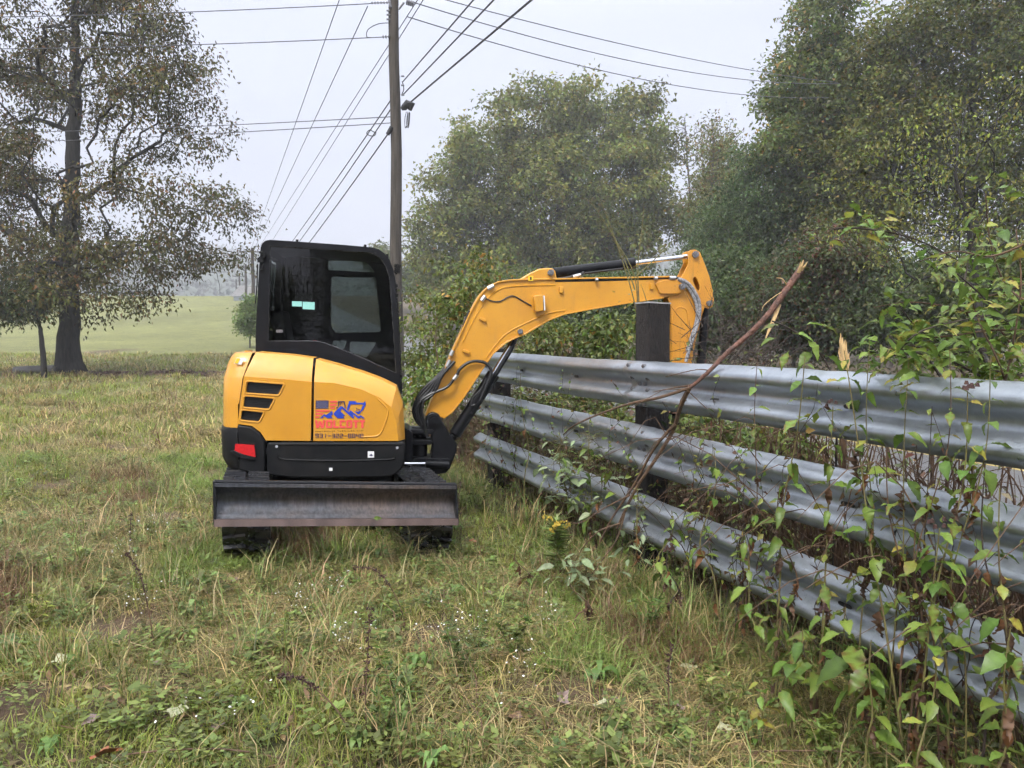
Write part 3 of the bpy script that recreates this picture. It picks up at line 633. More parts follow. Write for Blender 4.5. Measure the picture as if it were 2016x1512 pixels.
def text(body, x0, x1, y0, y1, mat, parent, name, bold, gap=1.0):
    cu = bpy.data.curves.new('txt', 'FONT'); cu.body = body; cu.size = 1; cu.offset = bold; cu.space_character = gap
    o = bpy.data.objects.new('txt', cu); COL.objects.link(o)
    dg = bpy.context.evaluated_depsgraph_get(); dg.update(); me = bpy.data.meshes.new_from_object(o.evaluated_get(dg))
    bpy.data.objects.remove(o); bpy.data.curves.remove(cu)
    n_ = len(me.vertices); co = np.empty(n_*3, np.float32); me.vertices.foreach_get('co', co); co = co.reshape(-1, 3)
    a_, b_ = co.min(0), co.max(0); A = dc([(x0, y1)])[0]; B = dc([(x1, y0)])[0]; pa, pb = at(*A, YD), at(*B, YD)
    X = pa.x+(co[:, 0]-a_[0])/(b_[0]-a_[0])*(pb.x-pa.x); Z = pa.z+(co[:, 1]-a_[1])/(b_[1]-a_[1])*(pb.z-pa.z)
    me.vertices.foreach_set('co', np.stack([X, np.full(n_, YD-0.0004), Z], 1).astype(np.float32).ravel()); me.update(); me.materials.clear()
    return obj(name, me, mat, parent)
text('OUTDOOR SERVICES LLC', 302, 1650, 1103, 1158, M['d_dark'], decal, 'lettering', 0.012, 1.35)
SEG = {'9': 'abcdfg', '3': 'abgcd', '1': 'bc', '-': 'g', '2': 'abged', '8': 'abcdefg', '4': 'fgbc'}
mb = MB(); mb2 = MB(); cw = 92; pitch = 115.5
for q, ch_ in enumerate('931-322-8848'):
    xa = 300+q*pitch; xb = xa+cw; ya, yb2 = 1205, 1330; ym = (ya+yb2)/2; t2 = 9.5
    if ch_ == '1': xa += 20; xb -= 25
    for sg in SEG[ch_]:
        if sg in 'agd':
            yy = {'a': ya+t2, 'g': ym, 'd': yb2-t2}[sg]; mb.prism(P2(dc([(xa+6, yy-t2+2), (xb-6, yy-t2+2), (xb-6, yy+t2-2), (xa+6, yy+t2-2)]), YD), YD-0.0006, YD+0.0008)
        else:
            xx = {'b': xb-t2, 'c': xb-t2, 'f': xa+t2, 'e': xa+t2}[sg]; y_a, y_b = (ya+3, ym+4) if sg in 'bf' else (ym-4, yb2-3); mb2.prism(P2(dc([(xx-t2, y_a), (xx+t2, y_a), (xx+t2, y_b), (xx-t2, y_b)]), YD), YD-0.001, YD+0.0005)
mb.V, mb.F = mb.V, mb.F; mb.add(mb2.V, mb2.F); mb.build('phone_number', M['d_navy'], decal)

# --- cab
YC, YF = 6.2, 7.14
outer = [(513, 486), (516, 479), (522, 474), (532, 472), (600, 476.5), (670, 481.5), (733, 487), (746, 491), (757, 499), (767, 512), (774, 530), (778, 548), (783, 620), (787.5, 700), (790, 790), (740, 790), (612, 716), (502.5, 716), (504, 640), (508, 560)]
hole = [(531, 484), (600, 488), (670, 493), (726, 497), (741, 502), (752, 511), (761, 526), (767, 546), (773, 620), (780.5, 735), (700, 699), (641, 676), (622, 672), (528, 671)]
mb = MB(); mb.prism(P2(outer, YC), YC, YC+0.07, [P2(hole, YC)]); cab = mb.build('cab', M['black'], EX, bevel=0.008)
so = P2(outer, YC)
# body of the cab behind the near frame: roof, rear wall and front sill follow the same outline
top = so[0:13]; cxm = sum(p[0] for p in top)/len(top); czm = 1.9
inn = [(p[0]+(0.035 if p[0] < cxm-0.4 else (-0.035 if p[0] > cxm+0.45 else 0)), p[1]-0.04) for p in top[:9]]
mb = MB(); mb.prism(top[:9]+list(reversed(inn)), YC+0.07, YF); mb.build('roof', M['bplastic'], cab, bevel=0.01)
rw = P2([(502.5, 716), (504, 640), (508, 560), (513, 486), (527, 486), (524, 560), (521, 640), (520, 716)], YC)
mb = MB(); mb.prism(rw, YC+0.07, YC+0.2); mb.prism(rw, YF-0.2, YF-0.07); mb.prism(P2([(502.5, 716), (503.5, 650), (521, 650), (520, 716)], YC), YC+0.2, YF-0.2); mb.prism(P2([(512, 500), (513, 487), (527, 487), (526, 500)], YC), YC+0.2, YF-0.2)
mb.build('rear_wall', M['black'], cab)
mb = MB(); mb.prism(P2([(508, 505), (512, 505), (508, 645), (504, 645)], YC), YC+0.21, YF-0.21); mb.build('rear_window', M['farglass'], cab)
# far side wall with its windows
fo = so
wins = [rounded([(651, 543), (741, 545), (752, 655), (662, 657), (650, 645)], 8, 3), rounded([(646, 513), (712, 513), (728, 522), (739, 537), (646, 532)], 4, 3), rounded([(656, 670), (684, 671), (678, 688), (654, 682)], 4, 2), rounded([(690, 672), (742, 674), (722, 704), (688, 692)], 4, 2)]
mb = MB(); mb.prism(fo, YF-0.07, YF, [P2(w_, YF-0.03) for w_ in wins]); mb.build('door_frame', M['black'], cab)
for w_ in wins:
    mb = MB(); c_ = np.mean(np.array(w_), 0); mb.prism(P2([(c_[0]+(x_-c_[0])*1.03, c_[1]+(y_-c_[1])*1.03) for x_, y_ in w_], YF-0.035), YF-0.035, YF-0.03); mb.build('door_window', M['farglass'], cab)
gp = MB(); g2 = P2([(x_+(-1.5 if x_ < 640 else 1.5), y_+(-1.5 if y_ < 600 else 1.5)) for x_, y_ in hole], YC); gp.add([(x_, YC+0.02, z_) for x_, z_ in g2], [tuple(range(len(g2)))])
pane = gp.build('side_window', M['glass'], cab)
# curved front screen
fr = so[8:14]; V = []; 
for p in fr: V += [(p[0]-0.012, YC+0.07, p[1]), (p[0]-0.012, YF-0.07, p[1])]
obj('windscreen', pymesh('windscreen', V, [(2*i, 2*i+1, 2*i+3, 2*i+2) for i in range(len(fr)-1)]), M['farglass'], cab, smooth=True)
mb = MB()
for l in ([(575, 593), (594.5, 593.5), (594.5, 603.5), (575, 603)], [(596, 594), (619.5, 595), (619.5, 609.5), (596, 608.5)]): mb.prism(P2(l, YC+0.016), YC+0.014, YC+0.017)
mb.build('window_sticker', M['teal'], pane)
mb = MB(); mb.prism(P2(rounded([(544, 649), (557, 649), (557, 655), (544, 655)], 2, 2), YC+0.01), YC+0.0, YC+0.018); mb.build('window_latch', M['bolt'], pane)
mb = MB(); lp = [at(x_, y_, YC+0.012) for x_, y_ in hole]; lp.append(lp[0]); mb.tube(lp, 0.006, 6, cap=False); mb.build('window_seal', M['rubber'], pane, smooth=True)
mb = MB(); lp = [at(x_, y_, YF-0.06) for x_, y_ in wins[0]]; lp.append(lp[0]); mb.tube(lp, 0.010, 6, cap=False); mb.build('window_seal', M['rubber'], cab, smooth=True)
for (x_, y_) in ((585, 474.5), (719, 484.5), (762.5, 503)):
    mb = MB(); c_ = at(x_, y_, YC+0.03); mb.tube([c_+Vector((0, 0, -0.02)), c_+Vector((0, 0, 0.012))], 0.011, 8); mb.build('roof_bolt', M['bplastic'], cab)
# work lamp at the front pillar
mb = MB(); c_ = at(783, 529, YC+0.05); mb.box(c_, (0.02, 0.04, 0.035), Matrix.Rotation(0.35, 3, 'Y')); mb.tube([at(776, 533, YC+0.05), at(779, 541, YC+0.05), c_], 0.009, 6)
for k in range(4): mb.box(c_+Vector((0.004-0.006, 0, -0.024+0.016*k)), (0.027, 0.042, 0.004), Matrix.Rotation(0.35, 3, 'Y'))
mb.build('work_lamp', M['bplastic'], cab)
# rear lamp bracket and wiring at the back pillar
mb = MB(); c_ = at(515, 503, YC-0.01); mb.tube([at(512, 497, YC), at(518, 497, YC-0.02), at(521, 503, YC-0.02), at(517, 511, YC-0.01), at(512, 512, YC)], 0.012, 7); mb.tube([at(511, 506, YC), at(513, 516, YC), at(518, 520, YC), at(515, 530, YC)], 0.009, 6); mb.box(at(514, 512, YC), (0.025, 0.02, 0.018)); mb.box(at(516, 528, YC), (0.014, 0.02, 0.012))
mb.build('rear_lamp', M['bplastic'], cab)
mb = MB(); mb.tube([at(507, 520, YC+0.1), at(506, 560, YC+0.1), at(503, 598, YC+0.1)], 0.006, 6); mb.build('antenna', M['bplastic'], cab)
for y_ in (563, 582, 657, 740):
    mb = MB(); mb.box(at(781+(y_-580)*0.045, y_, YC+0.02), (0.014, 0.02, 0.012)); mb.build('hinge', M['bplastic'], cab)
# seat inside
sx = at(610, 700, 6.65).x
mb = MB(); mb.box((sx, 6.65, 1.42), (0.24, 0.24, 0.06)); mb.box((sx-0.22, 6.65, 1.62), (0.055, 0.22, 0.24), Matrix.Rotation(-0.15, 3, 'Y')); mb.build('seat', M['dark'], cab, bevel=0.03)
mb = MB(); mb.box((sx+0.0, 6.42, 1.50), (0.07, 0.03, 0.02)); mb.tube([(sx+0.05, 6.42, 1.5), (sx+0.07, 6.42, 1.6)], 0.016, 8); mb.build('control_lever', M['red'], cab)

# --- swing post (boom bracket)
YB = 6.45
mb = MB()
main = [(838, 822), (842, 812), (852, 808), (863, 813), (872, 832), (884, 853), (898, 869), (897, 884), (884, 918), (876, 927), (852, 930), (842, 926), (846, 905), (850, 880), (848, 852), (838, 846)]
mb.prism(P2(main, YB), YB-0.13, YB-0.07); mb.prism(P2(main, YB), YB+0.07, YB+0.13); mb.prism(P2([(852, 860), (890, 872), (884, 912), (852, 918)], YB), YB-0.07, YB+0.07)
swing = mb.build('swing_post', M['black'], EX, bevel=0.012)
mb = MB()
for (y0, y1, x0, x1) in ((842, 851, 798, 850), (862, 872, 797, 846), (897, 905, 797, 880)): mb.prism(P2([(x0, y0), (x1, y0), (x1+6, (y0+y1)/2), (x1, y1), (x0, y1)], YB), YB-0.14, YB+0.14)
mb.tube([at(826, 840, YB), at(826, 925, YB)], 0.07, 16); mb.prism(P2([(797, 836), (812, 846), (812, 905), (797, 915)], YB), YB-0.2, YB+0.2)
mb.build('swing_bracket', M['black'], swing, bevel=0.006)
mb = MB(); mb.tube([at(796, 913, YB-0.2), at(843, 913, YB-0.16)], 0.017, 12); mb.build('swing_rod', M['chrome'], swing, smooth=True)
mb = MB(); mb.tube([at(838, 913, YB-0.16), at(884, 915, YB-0.16)], 0.035, 14); mb.build('swing_cylinder', M['black'], swing, smooth=True)
def pin(x_, y_, Y0, Y1, r_, mat=M['bolt'], parent=EX, nm='pin'):
    mb = MB(); c_ = at(x_, y_, YB); mb.tube([(c_.x, Y0, c_.z), (c_.x, Y1, c_.z)], r_, 16); mb.tube([(c_.x, Y0-0.012, c_.z), (c_.x, Y0+0.002, c_.z)], r_*0.6, 12); return mb.build(nm, mat, parent, smooth=True)
pin(853, 825, YB-0.15, YB+0.15, 0.052, M['black'], swing)

# --- boom
bo = [(838, 816), (862, 760), (888, 696), (924, 617), (940, 588), (950, 575), (962, 564), (978, 557), (1000, 554), (1019, 552), (1030, 545), (1042, 538), (1058, 531), (1075, 529), (1085, 530), (1090, 536), (1093, 551), (1150, 549.5), (1240, 548), (1318, 546), (1333, 550), (1341, 559), (1342, 568), (1338, 577), (1328, 583), (1232, 597), (1160, 609), (1107, 619), (1078, 630), (1050, 646), (1030, 658), (1012, 665), (992, 675), (968, 696), (948, 725), (930, 752), (911, 781), (890, 808), (872, 821)]
mb = MB(); mb.prism(P2(bo, YB), YB-0.085, YB+0.085); boom = mb.build('boom', M['yellow'], EX, bevel=0.010)
# flanges: plates along the top and under side, a little wider than the web
def flange(name, l, wd, th, parent):
    mb = MB(); P_ = [at(x_, y_, YB) for x_, y_ in l]; V = []; k = len(P_)
    for i, p in enumerate(P_):
        d_ = (P_[min(i+1, k-1)]-P_[max(i-1, 0)]).normalized(); nn = Vector((-d_.z, 0, d_.x))
        for (o1, o2) in ((-wd, -th), (wd, -th), (wd, th), (-wd, th)): q = p+nn*o2; V.append((q.x, YB+o1, q.z))
    Fc = [(4*i+a_, 4*i+(a_+1) % 4, 4*i+4+(a_+1) % 4, 4*i+4+a_) for i in range(k-1) for a_ in range(4)]+[(0, 1, 2, 3), tuple(range(4*k-1, 4*k-5, -1))]
    mb.add(V, Fc); return mb.build(name, M['yellow'], parent, bevel=0.003)
flange('boom_plate', [(838, 816), (862, 760), (888, 696), (924, 617), (940, 588), (950, 575), (962, 564), (978, 557), (1000, 553.5), (1040, 551.5), (1093, 551), (1150, 549.5), (1240, 548), (1318, 546)], 0.10, 0.007, boom)
flange('boom_plate', [(1300, 587), (1232, 597), (1160, 609), (1107, 619), (1078, 630), (1050, 646), (1030, 658), (1012, 665), (992, 675), (968, 696), (948, 725), (930, 752), (911, 781), (890, 808), (872, 821)], 0.10, 0.007, boom)
mb = MB(); mb.tube(bez([at(1112, 611, YB-0.085), at(1080, 617, YB-0.085), at(1040, 634, YB-0.085), at(1000, 655, YB-0.085), at(975, 680, YB-0.085), at(957, 705, YB-0.085)], 6), 0.007, 6); mb.build('weld_bead', M['yellow'], boom, smooth=True)
mb = MB(); mb.tube(bez([at(1093, 561, YB-0.085), at(1020, 563, YB-0.085), at(985, 569, YB-0.085), at(960, 588, YB-0.085), at(935, 625, YB-0.085), at(912, 672, YB-0.085)], 6), 0.007, 6); mb.build('weld_bead', M['yellow'], boom, smooth=True)
mb = MB(); mb.prism(P2(rounded([(1282, 559), (1300, 553), (1336, 553), (1342, 562), (1340, 572), (1328, 580), (1292, 580)], 4, 3), YB), YB-0.11, YB+0.11); mb.build('boss_plate', M['yellow_worn'], boom, bevel=0.005)
for l in ([(1097, 566), (1104, 566), (1104, 578), (1097, 578)], [(943, 624), (955, 630), (953, 635), (941, 629)], [(911, 687), (923, 692), (921, 697), (909, 692)], [(1273, 560), (1278, 560), (1278, 571), (1273, 571)]):
    mb = MB(); mb.prism(P2(l, YB), YB-0.11, YB-0.07); mb.build('clip_lug', M['yellow'], boom, bevel=0.003)
mb = MB(); mb.prism(P2(rounded([(1045, 584), (1062, 582), (1064, 613), (1048, 616)], 3, 2), YB), YB-0.17, YB-0.08); lampb = mb.build('boom_lamp', M['yellow'], boom, bevel=0.006)
mb = MB(); mb.prism(P2([(1064, 584), (1066, 584), (1067, 612), (1065, 613)], YB), YB-0.165, YB-0.09); mb.build('lens', M['white'], lampb)
pin(1021, 653, YB-0.12, YB+0.12, 0.024, M['bolt'], boom); pin(1080, 538.5, YB-0.12, YB+0.12, 0.028, M['bolt'], boom); pin(1333, 566, YB-0.145, YB+0.145, 0.028, M['bolt'], boom)
f_ = flat('sticker', [(1040, 543), (1050, 543), (1050, 553), (1040, 553)], YB-0.105, M['sticker_y'], boom, 0.002)
flat('sticker', [(1043.5, 545), (1046.5, 545), (1046.5, 551), (1043.5, 551)], YB-0.107, M['d_dark'], boom, 0.0015)
# --- arm cylinder
mb = MB(); mb.tube([at(1080, 538.5, YB), at(1090, 537, YB), at(1092, 537, YB), at(1246, 518.5, YB)], [0.03, 0.03, 0.047, 0.047], 18); mb.tube([at(1232, 520, YB), at(1249, 518, YB)], 0.051, 18)
acyl = mb.build('arm_cylinder', M['black'], EX, smooth=True)
mb = MB(); mb.tube([at(1246, 518.5, YB), at(1352, 505, YB)], 0.021, 16); mb.build('cylinder_rod', M['chrome'], acyl, smooth=True)
mb = MB(); mb.tube(bez([at(1093, 551, YB-0.05), at(1120, 546, YB-0.055), at(1140, 541, YB-0.06), at(1150, 536, YB-0.055)], 4), 0.014, 8); mb.tube([at(1150, 538, YB-0.05), at(1225, 529, YB-0.05)], 0.011, 8); mb.build('hydraulic_hose', M['hose'], acyl, smooth=True)
mb = MB(); mb.tube([at(1128, 545, YB-0.06), at(1143, 541, YB-0.06)], 0.018, 8); mb.build('hose_fitting', M['steel'], acyl)
# --- arm (stick)
ao = [(1348, 498), (1354, 494), (1362, 493), (1370, 497), (1376, 508), (1384, 528), (1391, 548), (1397, 575), (1399, 592), (1397, 604), (1389, 609), (1381, 606), (1377, 618), (1372, 640), (1365, 665), (1356, 712), (1350, 790), (1343, 800), (1325, 800), (1319, 790), (1317, 712), (1317, 650), (1315, 605), (1309, 588), (1318, 580), (1328, 560), (1340, 540), (1350, 518)]
hl = rounded([(1357, 551), (1362, 545), (1367, 551), (1372, 566), (1370, 575), (1365, 570)], 4, 3)
mb = MB()
mb.prism(P2(ao, YB), YB-0.075, YB-0.060, [P2(hl, YB)]); mb.prism(P2(ao, YB), YB+0.060, YB+0.075, [P2(hl, YB)])
arm = mb.build('arm', M['yellow_worn'], EX, bevel=0.004)
mb = MB(); inner = [(1317, 600), (1380, 606), (1376, 620), (1365, 660), (1356, 712), (1349, 795), (1320, 795), (1318, 712)]; mb.prism(P2(inner, YB), YB-0.0598, YB+0.0598); mb.build('arm_box', M['yellow_worn'], arm)
flange('arm_plate', [(1372, 498), (1384, 528), (1391, 548), (1397, 575), (1399, 592)], 0.06, 0.006, arm)
mb = MB(); lp = bez([at(1325, 700, YB-0.075), at(1324, 650, YB-0.075), at(1330, 612, YB-0.075), at(1340, 605, YB-0.075), at(1352, 612, YB-0.075), at(1354, 640, YB-0.075), at(1349, 700, YB-0.075)], 5); mb.tube(lp, 0.006, 6); mb.build('weld_bead', M['yellow_worn'], arm, smooth=True)
pin(1362, 503, YB-0.10, YB+0.10, 0.030, M['bolt'], arm); pin(1389, 598, YB-0.10, YB+0.10, 0.026, M['bolt'], arm)
mb = MB(); mb.tube([at(1389, 598, YB), at(1386, 640, YB), at(1378, 740, YB)], [0.032, 0.04, 0.04], 14); bc = mb.build('bucket_cylinder', M['black'], EX, smooth=True)
mb = MB(); mb.tube([at(1378, 740, YB), at(1372, 800, YB)], 0.02, 12); mb.build('cylinder_rod', M['chrome'], bc, smooth=True)
# bucket curled behind the rail
mb = MB(); bp_ = [(1316, 800), (1350, 798), (1382, 806), (1392, 830), (1385, 862), (1362, 884), (1330, 890), (1298, 878), (1300, 872), (1330, 880), (1358, 874), (1376, 856), (1381, 832), (1372, 814), (1350, 808), (1318, 812)]
mb.prism(P2(bp_, YB), YB-0.24, YB+0.24); sidep = [(1318, 812), (1350, 806), (1374, 812), (1384, 832), (1378, 858), (1360, 877), (1330, 884), (1300, 875)]
mb.prism(P2(sidep, YB), YB-0.25, YB-0.235); mb.prism(P2(sidep, YB), YB+0.235, YB+0.25); bucket = mb.build('bucket', M['black'], EX)
for k in range(4):
    mb = MB(); yy = YB-0.2+0.133*k; a_ = at(1301, 875, YB); mb.box((a_.x-0.04, yy, a_.z+0.01), (0.06, 0.03, 0.014), Matrix.Rotation(-0.2, 3, 'Y')); mb.build('bucket_tooth', M['edge'], bucket)
# --- boom cylinder under the boom
mb = MB(); YL = YB
mb.tube([at(886, 868, YL), at(894, 857, YL), at(896, 854, YL), at(968, 742, YL)], [0.035, 0.035, 0.055, 0.055], 18); mb.tube([at(962, 752, YL), at(972, 736, YL)], 0.06, 18)
bcyl = mb.build('boom_cylinder', M['black'], EX, smooth=True)
mb = MB(); mb.tube([at(968, 742, YL), at(1021, 655, YL)], 0.028, 16); mb.build('cylinder_rod', M['chrome'], bcyl, smooth=True)
mb = MB(); mb.tube([at(930, 815, YL-0.06), at(962, 762, YL-0.07), at(985, 722, YL-0.06), at(1005, 690, YL-0.05), at(1016, 664, YL-0.04)], 0.02, 8); mb.build('rod_guard', M['black'], bcyl, smooth=True)
# --- hoses
def hose(l, r_, Y, nm='hydraulic_hose', mat=None, parent=None):
    mb = MB(); mb.tube(bez([at(p[0], p[1], Y+(p[2] if len(p) > 2 else 0)) for p in l], 6), r_, 8); return mb.build(nm, mat or M['hose'], parent or boom, smooth=True)
for k in range(5):
    o1 = k*4.2; yb_ = YB-0.02-0.03*k
    hose([(884+o1*0.7, 715-o1*0.2), (862+o1*0.5, 740), (835+o1*1.2, 765+o1*0.5), (818+o1*1.0, 790), (814+o1*1.0, 812), (822+o1*0.8, 832), (838, 845+o1*0.3), (842, 862)], 0.013, yb_)
hose([(893, 747), (880, 762), (850, 775), (828, 790), (822, 812), (830, 838)], 0.013, YB-0.14)
hose([(900, 738), (905, 727), (922, 714), (940, 711), (958, 716), (967, 730), (962, 748), (945, 790)], 0.014, YB-0.12)
hose([(957, 744), (948, 765), (932, 782), (926, 798), (936, 797)], 0.010, YB-0.12)
hose([(924, 612), (912, 645), (900, 675), (893, 692)], 0.012, YB-0.05)
hose([(973, 563), (1000, 557), (1018, 556)], 0.016, YB-0.06)
hose([(952, 586), (970, 593), (985, 593), (1000, 585), (1012, 583), (1030, 593), (1046, 602)], 0.006, YB-0.09, 'lamp_cable')
hose([(1093, 553), (1200, 551), (1320, 547), (1338, 549)], 0.012, YB-0.08)
hose([(1335, 549), (1352, 556), (1366, 572), (1376, 594), (1377, 620), (1370, 648), (1358, 685), (1350, 712)], 0.017, YB-0.11, 'sleeved_hose', M['grey_hose'], arm)
hose([(1337, 552), (1351, 562), (1362, 578), (1371, 600), (1372, 625), (1364, 655), (1352, 690)], 0.015, YB-0.10, 'sleeved_hose', M['grey_hose'], arm)
for l in ([(893, 747), (901, 737)], [(887, 700), (892, 690)], [(880, 722), (886, 709)], [(955, 583), (948, 592)], [(960, 568), (972, 562)], [(1172, 551), (1177, 551)], [(1288, 548), (1294, 548)], [(1318, 547), (1330, 547)]):
    mb = MB(); mb.tube([at(l[0][0], l[0][1], YB-0.11), at(l[1][0], l[1][1], YB-0.11)], 0.018, 8); mb.build('hose_fitting', M['steel'], boom)

UPPER[0] = False
# ------------------------------------------------------------------ guardrail
ZR = [1.462, 1.015, 0.545]         # top edge of each rail
WPR = [(0.005, 0), (0.02, -0.004), (0.05, -0.022), (0.074, -0.04), (0.084, -0.055), (0.084, -0.072), (0.074, -0.088), (0.045, -0.108), (0.022, -0.124), (0.012, -0.138), (0.010, -0.155), (0.012, -0.172), (0.022, -0.186), (0.045, -0.202), (0.074, -0.222), (0.084, -0.238), (0.084, -0.255), (0.074, -0.270), (0.05, -0.288), (0.02, -0.306), (0.005, -0.31)]
p0 = rv(2.6, 0.12)
GR = thing('guardrail', 'galvanised three-rail steel guardrail on dark timber posts beside the road', 'guardrail', (p0.x, p0.y, 0))
def beam(row, s0, s1, proud):
    V = []; ss = np.linspace(s0, s1, max(8, int((s1-s0)/0.07))); m_ = len(WPR)
    for s in ss:
        for (o_, h_) in WPR:
            dn = 0.012*noise.noise(Vector((s*0.9, row*5.0, h_*3))) + 0.006*noise.noise(Vector((s*3.1, row*7, h_*6)))
            if row == 1: dn += 0.02*math.exp(-((s+0.3)/0.18)**2)*(1 if h_ > -0.04 else 0)*noise.noise(Vector((s*9, 2, 2)))
            dz = 0.010*noise.noise(Vector((s*0.7, row*3.3, 1.7))) + (0.004*noise.noise(Vector((s*6, row, 4.2))) if h_ > -0.03 else 0)
            p = rv(s, -o_-proud+dn); V.append((p.x, p.y, ZR[row]+h_+dz))
    k = len(ss); Fc = [(i*m_+j, i*m_+j+1, (i+1)*m_+j+1, (i+1)*m_+j) for i in range(k-1) for j in range(m_-1)]
    o = obj('beam', pymesh('beam', V, Fc), M['galv'], GR, smooth=True)
    sm_ = o.modifiers.new('thickness', 'SOLIDIFY'); sm_.thickness = 0.004; sm_.offset = 0
    return o
mbb = MB(); mbb.tube([(0, 0.01, 0), (0, -0.012, 0)], 0.014, 10); mbb.tube([(0, -0.011, 0), (0, -0.018, 0)], 0.008, 6); bolt_me = fixn(pymesh('bolt', mbb.V, mbb.F)); bolt_me.materials.append(M['bolt'])
RZ = math.atan2(VV.y, VV.x) - math.pi/2 + math.pi/2   # faces -VV
for row in range(3):
    far_end = [6.0, 6.05, 6.12][row]
    nearb = beam(row, -1.6, 2.72, 0.011); farb = beam(row, 2.42, far_end, 0.0)
    for (ds, h_, o_) in ((2.47, -0.03, 0.062), (2.67, -0.03, 0.062), (2.47, -0.115, 0.03), (2.67, -0.115, 0.03), (2.47, -0.195, 0.03), (2.67, -0.195, 0.03), (2.47, -0.285, 0.055), (2.67, -0.285, 0.055), (2.53, -0.155, 0.012), (2.60, -0.155, 0.012), (5.86, -0.155, 0.008)):
        p = rv(ds, -o_-0.012)
        obj('bolt', bolt_me, None, nearb if ds < 5 else farb, Matrix.Translation((p.x, p.y, ZR[row]+h_)) @ Matrix.Rotation(math.atan2(VV.y, VV.x)-math.pi/2, 4, 'Z') @ Matrix.Diagonal((1, 1, 1, 1)))
mbs = MB(); mbs.add([(0.020*math.cos(a_)+(0.022 if math.cos(a_) > 0 else -0.022), 0, 0.011*math.sin(a_)) for a_ in [2*math.pi*k/16 for k in range(16)]], [tuple(range(16))]); slot_me = pymesh('slot', mbs.V, mbs.F); slot_me.materials.append(M['dark'])
RB = Matrix.Rotation(math.atan2(VV.y, VV.x)-math.pi/2, 4, 'Z'); bms = [o for o in GR.children if o.name.startswith('beam')]
for row in range(3):
    for (ds, h_, o_, tl) in ((1.72, -0.195, 0.047, 0.9), (0.75, -0.155, 0.0215, 0), (-0.55, -0.155, 0.0215, 0), (3.6, -0.155, 0.0125, 0), (4.8, -0.155, 0.0125, 0)):
        p = rv(ds, -o_-0.012); obj('bolt_slot', slot_me, None, bms[2*row+(1 if ds > 2.6 else 0)], Matrix.Translation((p.x, p.y, ZR[row]+h_)) @ RB @ Matrix.Rotation(-tl, 4, 'X'))
def post(s, v, hw, zt, cap):
    mb = MB(); c_ = rv(s, v); k = 9; V = []
    R3 = Matrix.Rotation(math.atan2(UU.y, UU.x), 3, 'Z'); R2 = R3
    prof_ = []
    ang = [(-1, -1), (-0.9, -1.0), (0, -1), (0.9, -1), (1, -0.9), (1, 0), (1, 0.9), (0.9, 1), (0, 1), (-0.9, 1), (-1, 0.9), (-1, 0)]
    for i in range(k+1):
        z_ = -0.3 + (zt+0.3)*i/k
        for j, (a_, b_) in enumerate(ang):
            rr = hw*(1+0.05*noise.noise(Vector((j*1.3, i*0.9, s))))
            q = R2 @ Vector((a_*rr, b_*rr, 0)); V.append((c_.x+q.x, c_.y+q.y, z_+(0.006*noise.noise(Vector((j, s, 1))) if i == k else 0)))
    m_ = len(ang); Fc = [(i*m_+j, i*m_+(j+1) % m_, (i+1)*m_+(j+1) % m_, (i+1)*m_+j) for i in range(k) for j in range(m_)]+[tuple(range(k*m_, k*m_+m_))]
    o = obj('post', fixn(pymesh('post', V + [], Fc)), M['creosote'], GR)
    if cap:
        mb = MB(); mb.box((c_.x, c_.y, zt+0.006), (hw*1.05, hw*1.05, 0.005), R3 @ Matrix.Rotation(0.03, 3, 'X')); mb.build('post_cap', M['edge2'], o)
    return o
M['edge2'] = pm('pale_weathered_top', (0.42, 0.43, 0.44), (0.22, 0.2, 0.19), rough=0.5, scale=18)
pp = spot(1284, 0.115); s5, _ = sv(pp.x, pp.y)
post(s5, 0.115, 0.086, at(1284, 599, pp.y).z, True)
post(5.85, 0.12, 0.10, 1.50, False); post(-1.3, 0.12, 0.10, 1.5, False)

# ------------------------------------------------------------------ utility poles and wires
def utility_pole(px_, Y, py_top, r_, label, near=False):
    b_ = at(px_, 640, Y); zt = at(px_, py_top, Y).z; z0 = tz(b_.x, Y)
    e = thing('utility_pole', label, 'pole', (b_.x, Y, z0), 'utility poles along the road')
    mb = MB(); k = 10; mb.tube([(b_.x+0.02*math.sin(i*1.3), Y, z0-0.3+(zt-z0+0.3)*i/k) for i in range(k+1)], [r_*(1.12-0.3*i/k) for i in range(k+1)], 14); mb.build('pole_shaft', M['pole'], e, smooth=True)
    ca = zt-0.35 if not near else zt-0.3
    mb = MB(); d2 = Vector((VV.x, VV.y, 0)) if near else Vector((1, 0, 0)); mb.tube([Vector((b_.x, Y-r_, ca))-d2*1.0, Vector((b_.x, Y-r_, ca))+d2*1.0], 0.055 if near else 0.06, 4); mb.build('crossarm', M['pole'], e)
    for q in (-0.95, 0.5, 0.95):
        mb = MB(); c = Vector((b_.x, Y-r_, ca))+d2*q; mb.tube([c, c+Vector((0, 0, 0.08)), c+Vector((0, 0, 0.1)), c+Vector((0, 0, 0.16)), c+Vector((0, 0, 0.2))], [0.02, 0.02, 0.06, 0.05, 0.03], 8); mb.build('insulator', M['ceramic'], e, smooth=True)
    return e, b_
YP = 16.0
up, ub = utility_pole(782, YP, -70, 0.125, 'tall wooden utility pole rising behind the excavator cab with wires on both sides', True)
